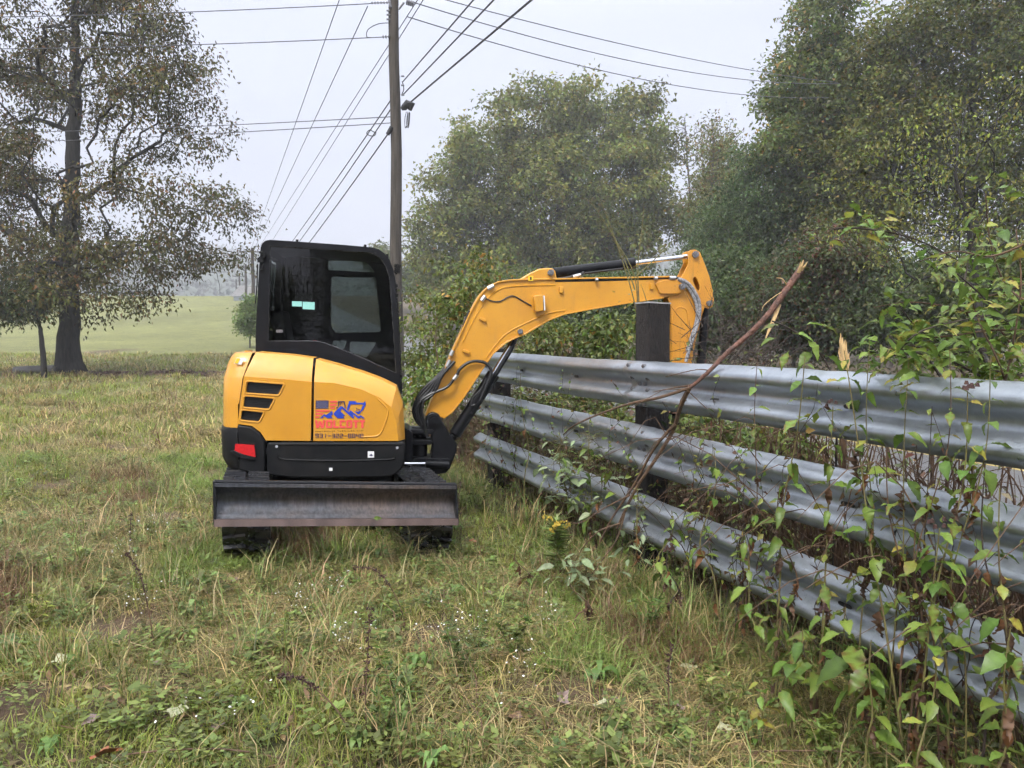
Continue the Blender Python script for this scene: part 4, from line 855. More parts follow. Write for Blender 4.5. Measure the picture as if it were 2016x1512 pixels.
# hardware
def strain(l, parent, n_=6, r_=0.028):
    mb = MB(); A, B = at(*l[0], YP-0.1), at(*l[1], YP-0.1); mb.tube([A, B], 0.008, 6)
    for k in range(n_): q = A.lerp(B, (k+0.5)/n_); d_ = (B-A).normalized()*0.012; mb.tube([q-d_, q+d_], r_, 8)
    mb.build('insulator', M['ceramic'], parent)
strain([(730, 6), (765, 5)], up); strain([(752, 72.5), (768, 72)], up, 3, 0.035); strain([(800, 4), (815, 8)], up, 4, 0.06)
for y_ in (21, 29, 38, 150, 168, 187):
    mb = MB(); mb.tube([at(761 if y_ < 100 else 790, y_, YP-0.1), at(768 if y_ < 100 else 796, y_, YP-0.1)], 0.018, 6); mb.build('bracket', M['bolt'], up)
mb = MB(); mb.tube([at(766, 0, YP-0.12), at(769, 14, YP-0.12)], 0.025, 6); mb.tube([at(785, 18, YP-0.12), at(795, 5, YP-0.12)], 0.025, 6); mb.build('bracket', M['bolt'], up)
hose([(768, 45), (745, 47), (725, 58), (722, 72), (730, 74)], 0.009, YP-0.1, 'jumper_wire', M['cable'], up)
hose([(792, 160), (795, 175), (791, 186)], 0.010, YP-0.1, 'jumper_wire', M['cable'], up)
mb = MB(); mb.tube([at(790, 215, YP-0.15), at(795, 212, YP-0.15), at(803, 204, YP-0.15), at(810, 206, YP-0.15), at(807, 217, YP-0.15)], [0.03, 0.07, 0.09, 0.08, 0.04], 10); mb.build('splice_case', M['cable'], up, smooth=True)
for k in range(3): hose([(800+k*3, 220), (797+k*4, 235), (798+k*3, 252), (802+k*2, 240), (803+k*2, 222)], 0.007, YP-0.15, 'cable_loop', M['cable'], up)
mb = MB(); mb.tube([at(763, 265, YP-0.1), at(771, 250, YP-0.1)], 0.045, 8); mb.build('splice_case', M['cable'], up, smooth=True)
hose([(736, 260), (728, 256), (722, 262), (728, 267), (737, 267), (740, 261), (736, 260)], 0.010, YP+0.3, 'cable_loop', M['cable'], up)
far_poles = [(500, 62, 488, 'nearest of the misty wooden poles down the road, just left of the cab'), (486, 92, 520, 'misty wooden pole down the road, second beyond the cab'), (473.5, 122, 540, 'misty wooden pole down the road, third beyond the cab'), (467, 150, 550, 'faintest wooden pole down the road, furthest in the mist')]
for (px_, Y, pt_, lb) in far_poles: utility_pole(px_, Y, pt_, 0.15, lb)

WG = 'overhead wires on the roadside poles'
def wire(A, B, r_, label, sag=0.0, ext0=0.0, ext1=0.0, mat='wire', name='power_line'):
    d_ = B-A; A2 = A-d_*ext0; B2 = B+d_*ext1; k = 24
    P_ = [A2.lerp(B2, i/k)-Vector((0, 0, sag*4*(i/k)*(1-i/k))) for i in range(k+1)]
    mb = MB(); mb.tube(P_, r_, 5); o = mb.build(name, M[mat], None, smooth=True); return tag(o, label, 'cable' if mat == 'cable' else 'wire', WG)
far = 62.0
def toward(pxy, Yb=60.0): return at(pxy[0], pxy[1], Yb)
# along the road to the misty poles
wire(at(668, 0, 17.5), toward((493, 494)), 0.011, 'thin power wire running to the misty poles, leftmost of the descending set', 0.0, 0.15, 0.0)
wire(at(724, 12, 16.5), toward((500, 492)), 0.011, 'thin power wire running to the misty poles, second from the left', 0.0, 0.0, 0.0)
wire(at(822, 0, 15.0), toward((507, 492)), 0.010, 'thin power wire passing behind the pole, third of the descending set', 0.0, 0.4, 0.0)
wire(at(828, 8, 15.2), toward((512, 512)), 0.010, 'thin power wire passing behind the pole, fourth of the descending set', 0.0, 0.4, 0.0)
wire(at(770, 196, YP), toward((503, 565), 62), 0.014, 'black cable falling from the pole to the far poles, upper of three', 0.25, 0.0, 0.0, 'cable', 'cable')
wire(at(770, 214, YP), toward((504, 580), 62), 0.014, 'black cable falling from the pole to the far poles, middle of three', 0.3, 0.0, 0.0, 'cable', 'cable')
wire(at(765, 262, YP), toward((505, 600), 62), 0.015, 'black cable falling from the pole to the far poles, lowest of three', 0.3, 0.0, 0.0, 'cable', 'cable')
wire(at(794, 160, YP), at(932, 0, 11.0), 0.012, 'black cable rising overhead from the pole, upper of three', 0.0, 0.0, 1.6, 'cable', 'cable')
wire(at(794, 186, YP), at(972, 0, 11.0), 0.013, 'black cable rising overhead from the pole, middle of three', 0.0, 0.0, 1.6, 'cable', 'cable')
wire(at(806, 203, YP), at(1046, 0, 10.8), 0.017, 'thick black cable rising overhead from the splice case, lowest of three', 0.0, 0.0, 1.6, 'cable', 'cable')
# across: to the left and to the right
wire(at(730, 7, YP), at(0, 25, 17.5), 0.010, 'topmost wire crossing level behind the oak crown from the pole', 0.1, 0.0, 0.6)
wire(at(752, 73, YP), at(0, 88, 17.5), 0.010, 'second level wire crossing behind the oak crown from the pole', 0.1, 0.0, 0.6)
wire(at(768, 230, YP), at(470, 242, 19), 0.010, 'upper of two close level wires running left from below the splice case', 0.05, 0.0, 2.6)
wire(at(768, 242, YP), at(470, 257, 19), 0.010, 'lower of two close level wires running left from below the splice case', 0.05, 0.0, 2.6)
wire(at(815, 5, YP), at(1520, 139, 26), 0.012, 'middle of three wires crossing right into the trees', 0.5, 0.0, 0.35)
wire(at(802, 33, YP), at(1500, 167, 26), 0.012, 'lowest of three wires crossing right into the trees', 0.5, 0.0, 0.35)
wire(at(930, -2, 17.5), at(1525, 134, 26), 0.012, 'topmost of three wires crossing right into the trees', 0.3, 0.3, 0.35)

# ------------------------------------------------------------------ leaves and trees
def unit(a_): return a_/np.maximum(np.linalg.norm(a_, axis=1, keepdims=True), 1e-9)
def leaves_mesh(name, C, ax, upv, Ln, Wd, col, fold=0.2, tri=False):
    ax = unit(ax); side = unit(np.cross(ax, upv)); nr = np.cross(side, ax); n_ = len(C)
    Ln = np.asarray(Ln).reshape(-1, 1); Wd = np.asarray(Wd).reshape(-1, 1)
    v1 = C+ax*Ln*0.42+side*Wd*0.5+nr*Wd*fold; v3 = C+ax*Ln*0.42-side*Wd*0.5+nr*Wd*fold; v2 = C+ax*Ln-nr*Ln*0.12
    if tri:
        V = np.stack([C-side*Wd*0.22, v1+side*Wd*0.1, v2-side*Wd*0.3], 1).reshape(-1, 3); return npmesh(name, V, np.arange(n_*3).reshape(-1, 3), np.repeat(col, 3, axis=0))
    V = np.stack([C, v1, v2, v3], 1).reshape(-1, 3); b_ = np.arange(n_)*4
    Fc = np.stack([np.stack([b_, b_+1, b_+2], 1), np.stack([b_, b_+2, b_+3], 1)], 1).reshape(-1, 3)
    return npmesh(name, V, Fc, np.repeat(col, 4, axis=0))
def pal(n_, cols, wts, jit=0.22, rng=RNG):
    cols = np.array(cols); k = rng.choice(len(cols), n_, p=np.array(wts)/sum(wts)); c = cols[k]
    return c*(1+jit*rng.standard_normal((n_, 1)))*(1+0.08*rng.standard_normal((n_, 3)))

def skeleton(base, trunk, att, rise=0.6, curve=0.12, rng=RNG):
    """trunk: list of points; att: attractor points. returns nodes, parent, tip flags"""
    nodes = [Vector(p) for p in trunk]; par = [-1]+list(range(len(trunk)-1)); plen = [0.0]
    for i in range(1, len(nodes)): plen.append(plen[-1]+(nodes[i]-nodes[i-1]).length)
    NP = np.zeros((len(att)*3+len(nodes)+5, 3)); NP[:len(nodes)] = np.array([tuple(p) for p in nodes]); PL = np.zeros(len(NP)); PL[:len(nodes)] = plen
    cnt = len(nodes); first = max(1, int(0.28*len(trunk)))
    tz_arr = np.array([tuple(p) for p in trunk]); order = np.argsort(np.min(np.linalg.norm(att[:, None, :]-tz_arr[None, first:, :], axis=2), axis=1)); tips = []
    for k in order:
        p = att[k]; D = np.linalg.norm(NP[first:cnt]-p, axis=1); drop = np.maximum(0, NP[first:cnt, 2]-p[2])
        cost = D + 0.22*PL[first:cnt] + rise*drop; j = int(np.argmin(cost))+first
        a_ = Vector(NP[j]); b_ = Vector(p); d_ = b_-a_; last = j
        for q in (0.35, 0.7, 1.0):
            pt = a_+d_*q
            if q < 1: pt += Vector(rng.standard_normal(3))*d_.length*curve + Vector((0, 0, d_.length*0.06))
            nodes.append(pt); par.append(last); NP[cnt] = pt; PL[cnt] = PL[last]+(pt-nodes[last]).length; last = cnt; cnt += 1
        tips.append(last)
    return nodes, par, tips
def wood_mesh(name, nodes, par, tips, r0, rt, mat, parent, minr=0.0, flare=0.0, nt_=0):
    n_ = len(nodes); cnt = np.zeros(n_); 
    for t_ in tips: cnt[t_] += 1
    for i in range(n_-1, 0, -1): cnt[par[i]] += cnt[i]
    cnt = np.maximum(cnt, 0.5); e_ = math.log(r0/rt)/math.log(max(cnt[0], 2)); R = rt*cnt**e_
    if nt_:
        for i in range(nt_): R[i] = r0*(1-0.86*i/max(1, nt_-1))
        for i in range(nt_, n_):
            R[i] = min(R[i], 0.62*R[par[i]] if par[i] < nt_ else R[par[i]])
    ch = [[] for _ in range(n_)]
    for i in range(1, n_): ch[par[i]].append(i)
    mb = MB(); starts = [(0, None)]
    while starts:
        s_, fr = starts.pop(); P_ = []; Rr = []
        if fr is not None: P_.append(nodes[fr]); Rr.append(min(R[fr], R[s_]*1.25))
        c_ = s_
        while True:
            P_.append(nodes[c_]); Rr.append(R[c_])
            if not ch[c_]: break
            mc = max(ch[c_], key=lambda q: cnt[q])
            starts += [(q, c_) for q in ch[c_] if q != mc]; c_ = mc
        if s_ == 0 and flare:
            z0 = P_[0].z
            Rr = [r_*(1+flare*math.exp(-(p.z-z0)/0.55)) for p, r_ in zip(P_, Rr)]
        if len(P_) > 1 and max(Rr) >= minr:
            Rr[-1] *= 0.5; mb.tube(P_, Rr, 12 if max(Rr) > 0.15 else (6 if max(Rr) > 0.03 else 4), cap=False)
    me = pymesh(name, mb.V, mb.F); return obj(name, me, mat, parent, smooth=True)

def lobes_pts(lobes, d, n_, dy=1.0, rng=RNG, shell=0.5):
    """sample points in spheres given as picture column, row and radius at distance d"""
    C = []; R = []
    for (x_, y_, r_) in lobes:
        for q in (0, 1, -1):
            rr = r_/F*d*(1 if q == 0 else 0.85); off = q*rng.uniform(0.5, 1.0)*dy; c_ = at(x_, y_, d); C.append((c_.x, c_.y+off, c_.z)); R.append(rr)
    C = np.array(C); R = np.array(R); pr = R**2.2; pr /= pr.sum(); k = rng.choice(len(C), n_, p=pr)
    v = rng.standard_normal((n_, 3)); v = unit(v); u_ = rng.uniform(0, 1, (n_, 1))**(1/3*(1-shell)+0.05)
    return C[k]+v*u_*R[k][:, None]
def foliage(att, n_per, spread, Ln, Wd, cols, wts, droop=0.4, name='crown', mat=None, parent=None, keep=1.0, rng=RNG, flat=0.7, cl_jit=0.25, tri=False):
    A = att[rng.uniform(0, 1, len(att)) < keep]; n_ = len(A)*n_per; C = np.repeat(A, n_per, axis=0)
    off = rng.standard_normal((n_, 3))*spread*np.array([1, 1, flat]); C = C+off
    ax = unit(off+1e-6)*0.6+rng.standard_normal((n_, 3))*0.6; ax[:, 2] -= droop; up_ = rng.standard_normal((n_, 3))*0.6+np.array([0, 0, 1.0])
    col = pal(n_, cols, wts, rng=rng)*np.repeat(1+cl_jit*rng.standard_normal((len(A), 1)), n_per, axis=0).clip(0.5, 1.6)
    hue = np.repeat(rng.standard_normal((len(A), 1)), n_per, axis=0); col[:, 0:1] *= (1+0.06*hue); col = col*np.array([1.5, 1.5, 1.05])
    me = leaves_mesh(name, C, ax, up_, Ln*rng.uniform(0.7, 1.25, n_), Wd*rng.uniform(0.7, 1.25, n_), np.clip(col, 0.004, 0.8), tri=tri)
    return obj(name, me, mat, parent)

def make_tree(name, label, px_, d, lobes, n_att, trunk_px, r0, leaf, cols, wts, n_per, spread, dy=2.0, bark='bark_grey', keep=1.0, rt=0.012, droop=0.4, group='roadside trees', cat='tree', mat='leaf', rise=0.6, curve=0.12, flare=0.0, cl_jit=0.25, shell=0.5, base_y=None):
    rng = np.random.default_rng(abs(hash(label)) % 1000 + len(label)*7 if False else sum(map(ord, label)))
    tp = [at(x_, y_, d) for x_, y_ in trunk_px]; b_ = tp[0].copy(); z0 = tz(b_.x, b_.y); b_.z = z0
    tp[0].z = z0-0.2
    tp = bez(tp, 5)
    for i in range(1, len(tp)): tp[i] = tp[i]+Vector(rng.standard_normal(3))*r0*0.09
    e = thing(name, label, cat, tuple(b_), group)
    att = lobes_pts(lobes, d, n_att, dy, rng, shell); att = att[att[:, 2] > tz(b_.x, b_.y)+0.3]
    nodes, par, tips = skeleton(b_, tp, att, rise, curve, rng)
    wood_mesh('trunk', nodes, par, tips, r0, rt, M[bark], e, flare=flare, nt_=len(tp))
    foliage(att, n_per, spread, leaf[0], leaf[1], cols, wts, droop, 'crown', M[mat], e, keep, rng, cl_jit=cl_jit, tri=d > 18)
    return e

# --- the oak
OAKC = [(0.056, 0.053, 0.018), (0.040, 0.042, 0.015), (0.095, 0.050, 0.024), (0.074, 0.058, 0.020)]
oak_l = [(60, 60, 69.8), (150, -40, 74.4), (245, 20, 65.1), (323, 35, 41.9), (313, 130, 60.5), (250, 130, 65.1), (359, 130, 26.0), (363, 205, 41.9), (60, 180, 69.8), (-20, 120, 83.7), (389, 250, 37.2), (318, 255, 51.2), (240, 260, 51.2), (404, 400, 46.5), (444, 410, 26.0), (338, 375, 51.2), (250, 380, 60.5), (379, 480, 46.5), (419, 499, 32.6), (318, 500, 51.2), (255, 534, 51.2), (308, 564, 37.2), (359, 559, 20.5), (130, 440, 55.8), (180, 574, 37.2), (60, 519, 51.2), (0, 480, 65.1), (-60, 380, 83.7), (20, 330, 69.8), (-100, 250, 93.0), (-80, 520, 65.1), (130, -150, 93.0), (220, -90, 65.1), (130, 534, 46.5), (220, 584, 32.6), (140, 330, 41.9), (150, 200, 39.1), (110, 614, 31.6), (170, 490, 39.1), (145, 100, 37.2), (160, 604, 27.9)]
OAKE = make_tree('oak_tree', 'big spreading oak with thinning olive and russet leaves in the left field', 138, 28.0, oak_l, 640, [(138, 728), (137, 640), (139, 520), (140, 400), (145, 260), (150, 150), (148, 60), (155, -40), (150, -150)], 0.41, (0.17, 0.085), OAKC, [5, 4, 1.6, 3], 118, 0.34, dy=3.6, bark='bark', rt=0.010, droop=0.8, group='trees in the field', mat='oakleaf', rise=0.5, curve=0.10, flare=0.75, cl_jit=0.3, keep=0.82)
make_tree('small_tree', 'small dark-leaved tree with thin leaning trunk left of the oak', 80, 26.0, [(20, 580, 55), (70, 590, 40), (-40, 590, 60), (30, 545, 40), (85, 570, 25), (-10, 620, 35)], 110, [(86, 712), (84, 680), (77, 640), (70, 600), (50, 570)], 0.11, (0.16, 0.07), [(0.030, 0.042, 0.018), (0.04, 0.048, 0.02), (0.07, 0.05, 0.02)], [5, 4, 1], 60, 0.26, dy=0.8, bark='bark', group='trees in the field', droop=0.6)

# --- trees over the road
GRN = [(0.085, 0.105, 0.032), (0.065, 0.085, 0.028), (0.11, 0.115, 0.038), (0.13, 0.09, 0.035)]
A_l = [(1090, 420, 120), (960, 330, 80), (1050, 265, 85), (1150, 245, 72), (1240, 252, 62), (1290, 315, 50), (900, 400, 60), (843, 385, 24), (860, 490, 50), (950, 470, 85), (1200, 400, 100), (1290, 420, 55), (1150, 500, 70), (1000, 540, 60), (880, 560, 50), (1225, 500, 55), (985, 240, 34), (925, 290, 36), (1105, 228, 36), (1160, 205, 28), (1250, 215, 28), (1310, 290, 24), (880, 335, 32), (835, 445, 26), (822, 520, 24)]
make_tree('sycamore_tree', 'broad rounded green tree standing beyond the excavator boom', 1090, 62.0, A_l, 1150, [(1100, 700), (1098, 600), (1095, 500), (1100, 400), (1095, 320), (1105, 250)], 0.5, (0.32, 0.24), [(0.108, 0.122, 0.040), (0.088, 0.104, 0.034), (0.13, 0.13, 0.042), (0.125, 0.098, 0.036)], [5, 4, 3, 0.6], 92, 0.52, dy=6.0, rt=0.012, cl_jit=0.38, shell=0.75)
make_tree('thin_tree', 'thin half-bare tree in the gap right of the broad green tree', 1400, 50.0, [(1395, 280, 42), (1420, 330, 45), (1385, 380, 45), (1430, 400, 40), (1400, 245, 22)], 130, [(1405, 680), (1404, 520), (1400, 400), (1405, 300), (1402, 235)], 0.16, (0.22, 0.14), [(0.10, 0.10, 0.04), (0.14, 0.09, 0.035), (0.09, 0.11, 0.04)], [4, 2, 3], 34, 0.5, dy=1.6)
make_tree('young_tree', 'light green mid-height tree filling the gap before the cedar', 1420, 58.0, [(1395, 345, 32), (1440, 350, 38), (1400, 420, 46), (1455, 430, 44), (1360, 440, 36), (1420, 300, 24), (1400, 500, 50)], 260, [(1425, 690), (1424, 560), (1420, 440), (1418, 330)], 0.2, (0.28, 0.2), [(0.085, 0.10, 0.038), (0.10, 0.115, 0.042), (0.12, 0.10, 0.04)], [4, 3, 1], 55, 0.46, dy=2.0)
make_tree('bare_tree', 'pale leafless tree top showing in the gap between the crowns', 1350, 58.0, [(1350, 260, 30), (1335, 300, 30), (1370, 300, 30), (1450, 260, 22), (1445, 300, 25)], 130, [(1365, 680), (1362, 500), (1358, 380), (1352, 300), (1348, 225)], 0.14, (0.14, 0.06), [(0.12, 0.10, 0.07)], [1], 1, 0.3, dy=1.2, keep=0.2, rt=0.02)
make_tree('cedar_tree', 'dense feathery evergreen cedar between the broad tree and the tall right-hand trees', 1470, 36.0, [(1470, 330, 40), (1480, 390, 62), (1450, 450, 80), (1500, 470, 75), (1400, 500, 60), (1460, 540, 90), (1530, 540, 60), (1380, 560, 60)], 560, [(1475, 690), (1474, 560), (1472, 440), (1470, 340), (1470, 290)], 0.2, (0.22, 0.08), [(0.055, 0.085, 0.035), (0.045, 0.07, 0.03), (0.075, 0.095, 0.04)], [4, 4, 2], 90, 0.34, dy=2.0, droop=0.2)
make_tree('poplar_tree', 'tall narrow tree with orange-flecked leaves at the edge of the sky gap', 1600, 34.0, [(1620, 20, 42), (1600, 80, 55), (1590, 150, 70), (1560, 220, 60), (1620, 220, 80), (1520, 290, 45), (1570, 310, 70), (1640, 320, 80), (1600, 400, 75), (1530, 380, 50), (1620, -20, 25)], 520, [(1640, 690), (1632, 550), (1625, 400), (1620, 260), (1612, 120), (1620, -20)], 0.26, (0.20, 0.14), [(0.075, 0.10, 0.035), (0.09, 0.105, 0.035), (0.16, 0.10, 0.03), (0.06, 0.08, 0.03)], [5, 4, 0.7, 3], 75, 0.36, dy=2.4)
make_tree('maple_tree', 'olive-yellow tree between the tall narrow tree and the right edge trees', 1730, 31.0, [(1740, 70, 50), (1700, 130, 60), (1770, 140, 70), (1720, 220, 80), (1790, 240, 80), (1680, 300, 70), (1760, 340, 90), (1700, 420, 80), (1650, 480, 60)], 520, [(1745, 690), (1742, 540), (1738, 400), (1735, 250), (1740, 90)], 0.26, (0.18, 0.12), [(0.105, 0.105, 0.03), (0.09, 0.10, 0.032), (0.07, 0.085, 0.03), (0.12, 0.09, 0.03)], [4, 4, 3, 0.5], 85, 0.36, dy=2.2)
make_tree('tall_tree', 'tallest dense green tree at the top right corner of the view', 1900, 29.0, [(1850, 40, 70), (1920, 10, 80), (1980, 60, 80), (1880, 130, 80), (1960, 180, 90), (2040, 120, 90), (1860, 240, 80), (1940, 320, 90), (2030, 300, 90), (1900, 420, 80), (1990, 440, 80), (2060, 430, 90), (1900, -60, 70), (2000, -50, 80), (2080, 0, 80), (1840, 340, 60)], 720, [(1925, 700), (1920, 560), (1915, 400), (1915, 220), (1920, 40), (1925, -80)], 0.3, (0.17, 0.11), [(0.075, 0.095, 0.03), (0.10, 0.105, 0.035), (0.055, 0.07, 0.025), (0.13, 0.10, 0.03)], [4, 4, 3, 0.4], 75, 0.36, dy=2.6)
make_tree('persimmon_tree', 'sparse tree with bare grey twigs and few pale yellow-green leaves at the right', 1960, 13.5, [(1900, 250, 90), (1800, 300, 90), (1720, 330, 60), (1850, 380, 80), (1760, 420, 70), (1950, 330, 80), (1900, 460, 80), (1800, 500, 80), (1980, 200, 70), (1690, 470, 50), (1980, 450, 70)], 260, [(1945, 760), (1930, 640), (1918, 520), (1900, 420), (1880, 320), (1905, 200)], 0.085, (0.085, 0.042), [(0.15, 0.155, 0.045), (0.12, 0.135, 0.04), (0.09, 0.11, 0.035)], [4, 3, 3], 10, 0.15, dy=1.4, bark='bark', rt=0.0045, droop=1.0, keep=0.85, curve=0.10)
# understory shrubs beyond the road
for k, (px_, d, l, cols, lb) in enumerate([
    (1050, 33, [(1040, 600, 70), (990, 610, 60), (1090, 590, 60)], [(0.06, 0.085, 0.03), (0.08, 0.10, 0.035)], 'rounded green shrub under the broad tree behind the boom'),
    (1190, 30, [(1190, 590, 75), (1130, 610, 60), (1250, 600, 60)], [(0.05, 0.075, 0.03), (0.07, 0.09, 0.033)], 'dark green shrub behind the timber post'),
    (1420, 27, [(1420, 610, 80), (1360, 630, 60), (1480, 600, 70), (1430, 540, 50)], [(0.04, 0.062, 0.025), (0.055, 0.075, 0.03)], 'dense dark shrub behind the arm joint'),
    (1560, 24, [(1560, 560, 80), (1520, 620, 70), (1600, 620, 80)], [(0.035, 0.055, 0.022), (0.05, 0.065, 0.026), (0.05, 0.062, 0.026), (0.08, 0.045, 0.028)], 'dark shrub with reddish leaves behind the broken branch'),
    (1660, 23, [(1650, 540, 70), (1620, 500, 50), (1690, 600, 80)], [(0.075, 0.034, 0.026), (0.045, 0.058, 0.024), (0.06, 0.062, 0.026), (0.05, 0.065, 0.026)], 'maroon-flecked shrub above the splintered stump'),
    (1780, 21, [(1780, 580, 90), (1730, 620, 70), (1850, 600, 80)], [(0.035, 0.052, 0.022), (0.05, 0.062, 0.025)], 'deep green shrub behind the honeysuckle tangle'),
    (1930, 19, [(1930, 570, 100), (1990, 600, 90), (1870, 620, 80), (2050, 560, 90)], [(0.045, 0.06, 0.024), (0.06, 0.075, 0.028)], 'dark green shrub at the right edge beyond the road')]):
    make_tree('shrub', lb, px_, d, l, 260, [(px_, 705), (px_+4, 660), (px_-3, 610), (px_, 570)], 0.07, (0.15, 0.085), cols, [3]*len(cols), 85, 0.28, dy=1.6, group='shrubs beyond the road', cat='shrub', bark='bark_grey')
# tall roadside weeds and saplings between the pole and the rail's end
SAP = [(0.085, 0.115, 0.034), (0.11, 0.13, 0.04), (0.065, 0.09, 0.03), (0.17, 0.115, 0.03)]
for (px_, d, l, lb, c3) in [
    (830, 12.5, [(828, 640, 26), (822, 580, 20), (838, 700, 30), (815, 720, 25)], 'slim leafy sapling just right of the cab', 1),
    (880, 11.0, [(880, 600, 30), (865, 660, 32), (900, 680, 30), (885, 540, 20)], 'leafy sapling left of the boom elbow', 1),
    (940, 10.5, [(930, 560, 35), (960, 530, 28), (915, 610, 30), (945, 500, 18), (985, 560, 25)], 'tall yellow-flecked sapling rising behind the boom elbow', 3),
    (860, 9.6, [(850, 740, 30), (880, 760, 30), (835, 770, 25)], 'low leafy weed clump beside the hydraulic hoses', 1),
    (1060, 9.5, [(1060, 680, 30), (1100, 670, 30), (1140, 660, 28), (1080, 640, 20)], 'bushy growth under the boom above the top rail', 1),
    (1200, 9.0, [(1190, 660, 35), (1230, 640, 30), (1170, 680, 25), (1215, 690, 30)], 'bushy growth between the boom and the timber post', 1)]:
    make_tree('sapling', lb, px_, d, l, 70, [(px_, 800), (px_+3, 740), (px_-2, 680), (px_+1, 620)], 0.018, (0.085, 0.045), SAP, [4, 2, 4, 0.5*c3], 17, 0.11, dy=0.6, group='saplings along the verge', cat='sapling', bark='stem_br', rt=0.0025, droop=0.5, mat='weedleaf')
for (px_, v_, l, lb) in [
    (1020, 0.9, [(1015, 775, 26), (1040, 800, 26), (1005, 830, 24), (1030, 865, 24)], 'leafy growth behind the far left end of the rails'),
    (1110, 0.9, [(1090, 800, 32), (1130, 815, 30), (1110, 860, 30), (1150, 780, 24)], 'leafy growth behind the middle rail at the left'),
    (1205, 0.9, [(1190, 815, 32), (1225, 830, 32), (1200, 880, 32)], 'leafy growth behind the middle rail beside the timber post'),
    (1390, 0.8, [(1370, 850, 34), (1420, 860, 34), (1450, 880, 30)], 'leafy growth behind the rails right of the timber post'),
    (1530, 0.8, [(1510, 880, 34), (1560, 890, 34)], 'leafy growth behind the rails under the sprig')]:
    q_ = spot(px_, v_); make_tree('verge_weed', lb, px_, q_.y, l, 60, [(px_, 1000), (px_+3, 940), (px_-2, 880), (px_+1, 820)], 0.012, (0.07, 0.036), SAP, [4, 2, 4, 0.5], 20, 0.07, dy=0.3, group='leafy growth behind the rails', cat='weed', bark='stem_br', rt=0.002, droop=0.5, mat='weedleaf')
make_tree('bush', 'round pale green bush at the field edge left of the cab', 492, 45.0, [(490, 620, 20), (495, 595, 14), (480, 640, 15), (505, 640, 22), (500, 610, 18)], 160, [(492, 690), (492, 650), (493, 620), (492, 600)], 0.06, (0.17, 0.10), [(0.10, 0.135, 0.05), (0.085, 0.12, 0.045)], [1, 1], 40, 0.2, dy=0.7, group='bushes at the field edge', cat='bush')
make_tree('background_tree', 'misty tree standing behind the pole just above the cab roof', 755, 85, [(755, 500, 22), (745, 520, 25), (765, 540, 30), (812, 530, 15), (800, 560, 25), (830, 560, 20)], 200, [(758, 640), (757, 580), (756, 540), (755, 495)], 0.18, (0.45, 0.3), [(0.07, 0.085, 0.035)], [1], 26, 0.5, dy=2.0, group='misty trees')
# trees at the photographer's back, mirrored in the cab's window
for (x_, y_, h_, r_, lb) in [(-3.4, -40, 5.6, 1.6, 'low tree mirrored at the left of the cab window'), (0.9, -36, 12.0, 2.0, 'tall tree mirrored in the middle of the cab window'), (4.6, -40, 9.0, 2.6, 'broad tree mirrored at the right of the cab window')]:
    rng = np.random.default_rng(int(abs(x_)*10)); e = thing('tree', lb, 'tree', (x_, y_, 0), 'trees behind the viewer')
    n_ = 160; tt = rng.uniform(0.12, 1, n_); rr = r_*np.sqrt(rng.uniform(0.02, 1, n_))*np.sin(np.pi*np.clip(tt*0.9+0.1, 0, 1))**0.7; an = rng.uniform(0, 6.28, n_)
    att = np.stack([x_+rr*np.cos(an), y_+rr*np.sin(an), h_*tt], 1); tr_ = [(x_+0.1*math.sin(i), y_, h_*0.95*i/8) for i in range(9)]
    nodes, par, tips = skeleton(None, tr_, att, rng=rng); wood_mesh('trunk', nodes, par, tips, 0.2, 0.012, M['bark'], e)
    foliage(att, 40, 0.5, 0.4, 0.26, [(0.05, 0.06, 0.025), (0.06, 0.075, 0.03)], [1, 1], 0.3, 'crown', M['leaf'], e, rng=rng)

# far wooded hillside, one mass in the mist
rng = np.random.default_rng(3); n_ = 30000
wx = rng.uniform(-740, 740, n_); wy = rng.uniform(300, 820, n_); wz = tz_np(wx, wy); tn = np.floor(wx/13)*13.7+np.floor(wy/13)*7.1
hgt = 7+7*np.abs(np.sin(tn)); wx = (np.floor(wx/13)+0.5)*13+rng.normal(0, 3.4, n_); wy = (np.floor(wy/13)+0.5)*13+rng.normal(0, 3.4, n_); wz = tz_np(wx, wy)+hgt*rng.uniform(0.1, 1, n_)
C = np.stack([wx, wy, wz], 1); me = leaves_mesh('distant_woods', C, rng.standard_normal((n_, 3)), rng.standard_normal((n_, 3)), rng.uniform(2.0, 3.6, n_), rng.uniform(1.6, 3.0, n_), pal(n_, [(0.05, 0.06, 0.03), (0.06, 0.055, 0.03)], [1, 1], rng=rng))
tag(obj('distant_woods', me, M['leaf']), 'misty wooded hillside beyond the field', 'woods', kind='stuff')
# far white-roofed barn
bx_ = at(505, 580, 105); bz = tz(bx_.x, 105)-2.0
bn = thing('barn', 'faint white-roofed barn far down the road left of the cab', 'barn', (bx_.x, 105, bz))
mb = MB(); mb.box((bx_.x+1.5, 106, bz+1.2), (4, 3, 1.2)); mb.build('wall', M['galv'], bn)
mb = MB(); mb.add([(bx_.x-2.8, 102.7, bz+2.3), (bx_.x+5.8, 102.7, bz+2.3), (bx_.x+5.8, 106, bz+4.0), (bx_.x-2.8, 106, bz+4.0), (bx_.x-2.8, 109.3, bz+2.3), (bx_.x+5.8, 109.3, bz+2.3)], [(0, 1, 2, 3), (3, 2, 5, 4), (0, 3, 4), (1, 5, 2)]); mb.build('roof', M['log'], bn)

# log beside the oak
mb = MB(); A, B = at(28, 724, 27.2), at(106, 716, 27.4); A.z = tz(A.x, A.y)+0.14; B.z = tz(B.x, B.y)+0.2
mb.tube([A, A.lerp(B, 0.3), A.lerp(B, 0.7), B], [0.16, 0.17, 0.16, 0.15], 14); lg = mb.build('log', M['log'], None, smooth=True); tag(lg, 'smooth grey log lying beside the foot of the oak', 'log')

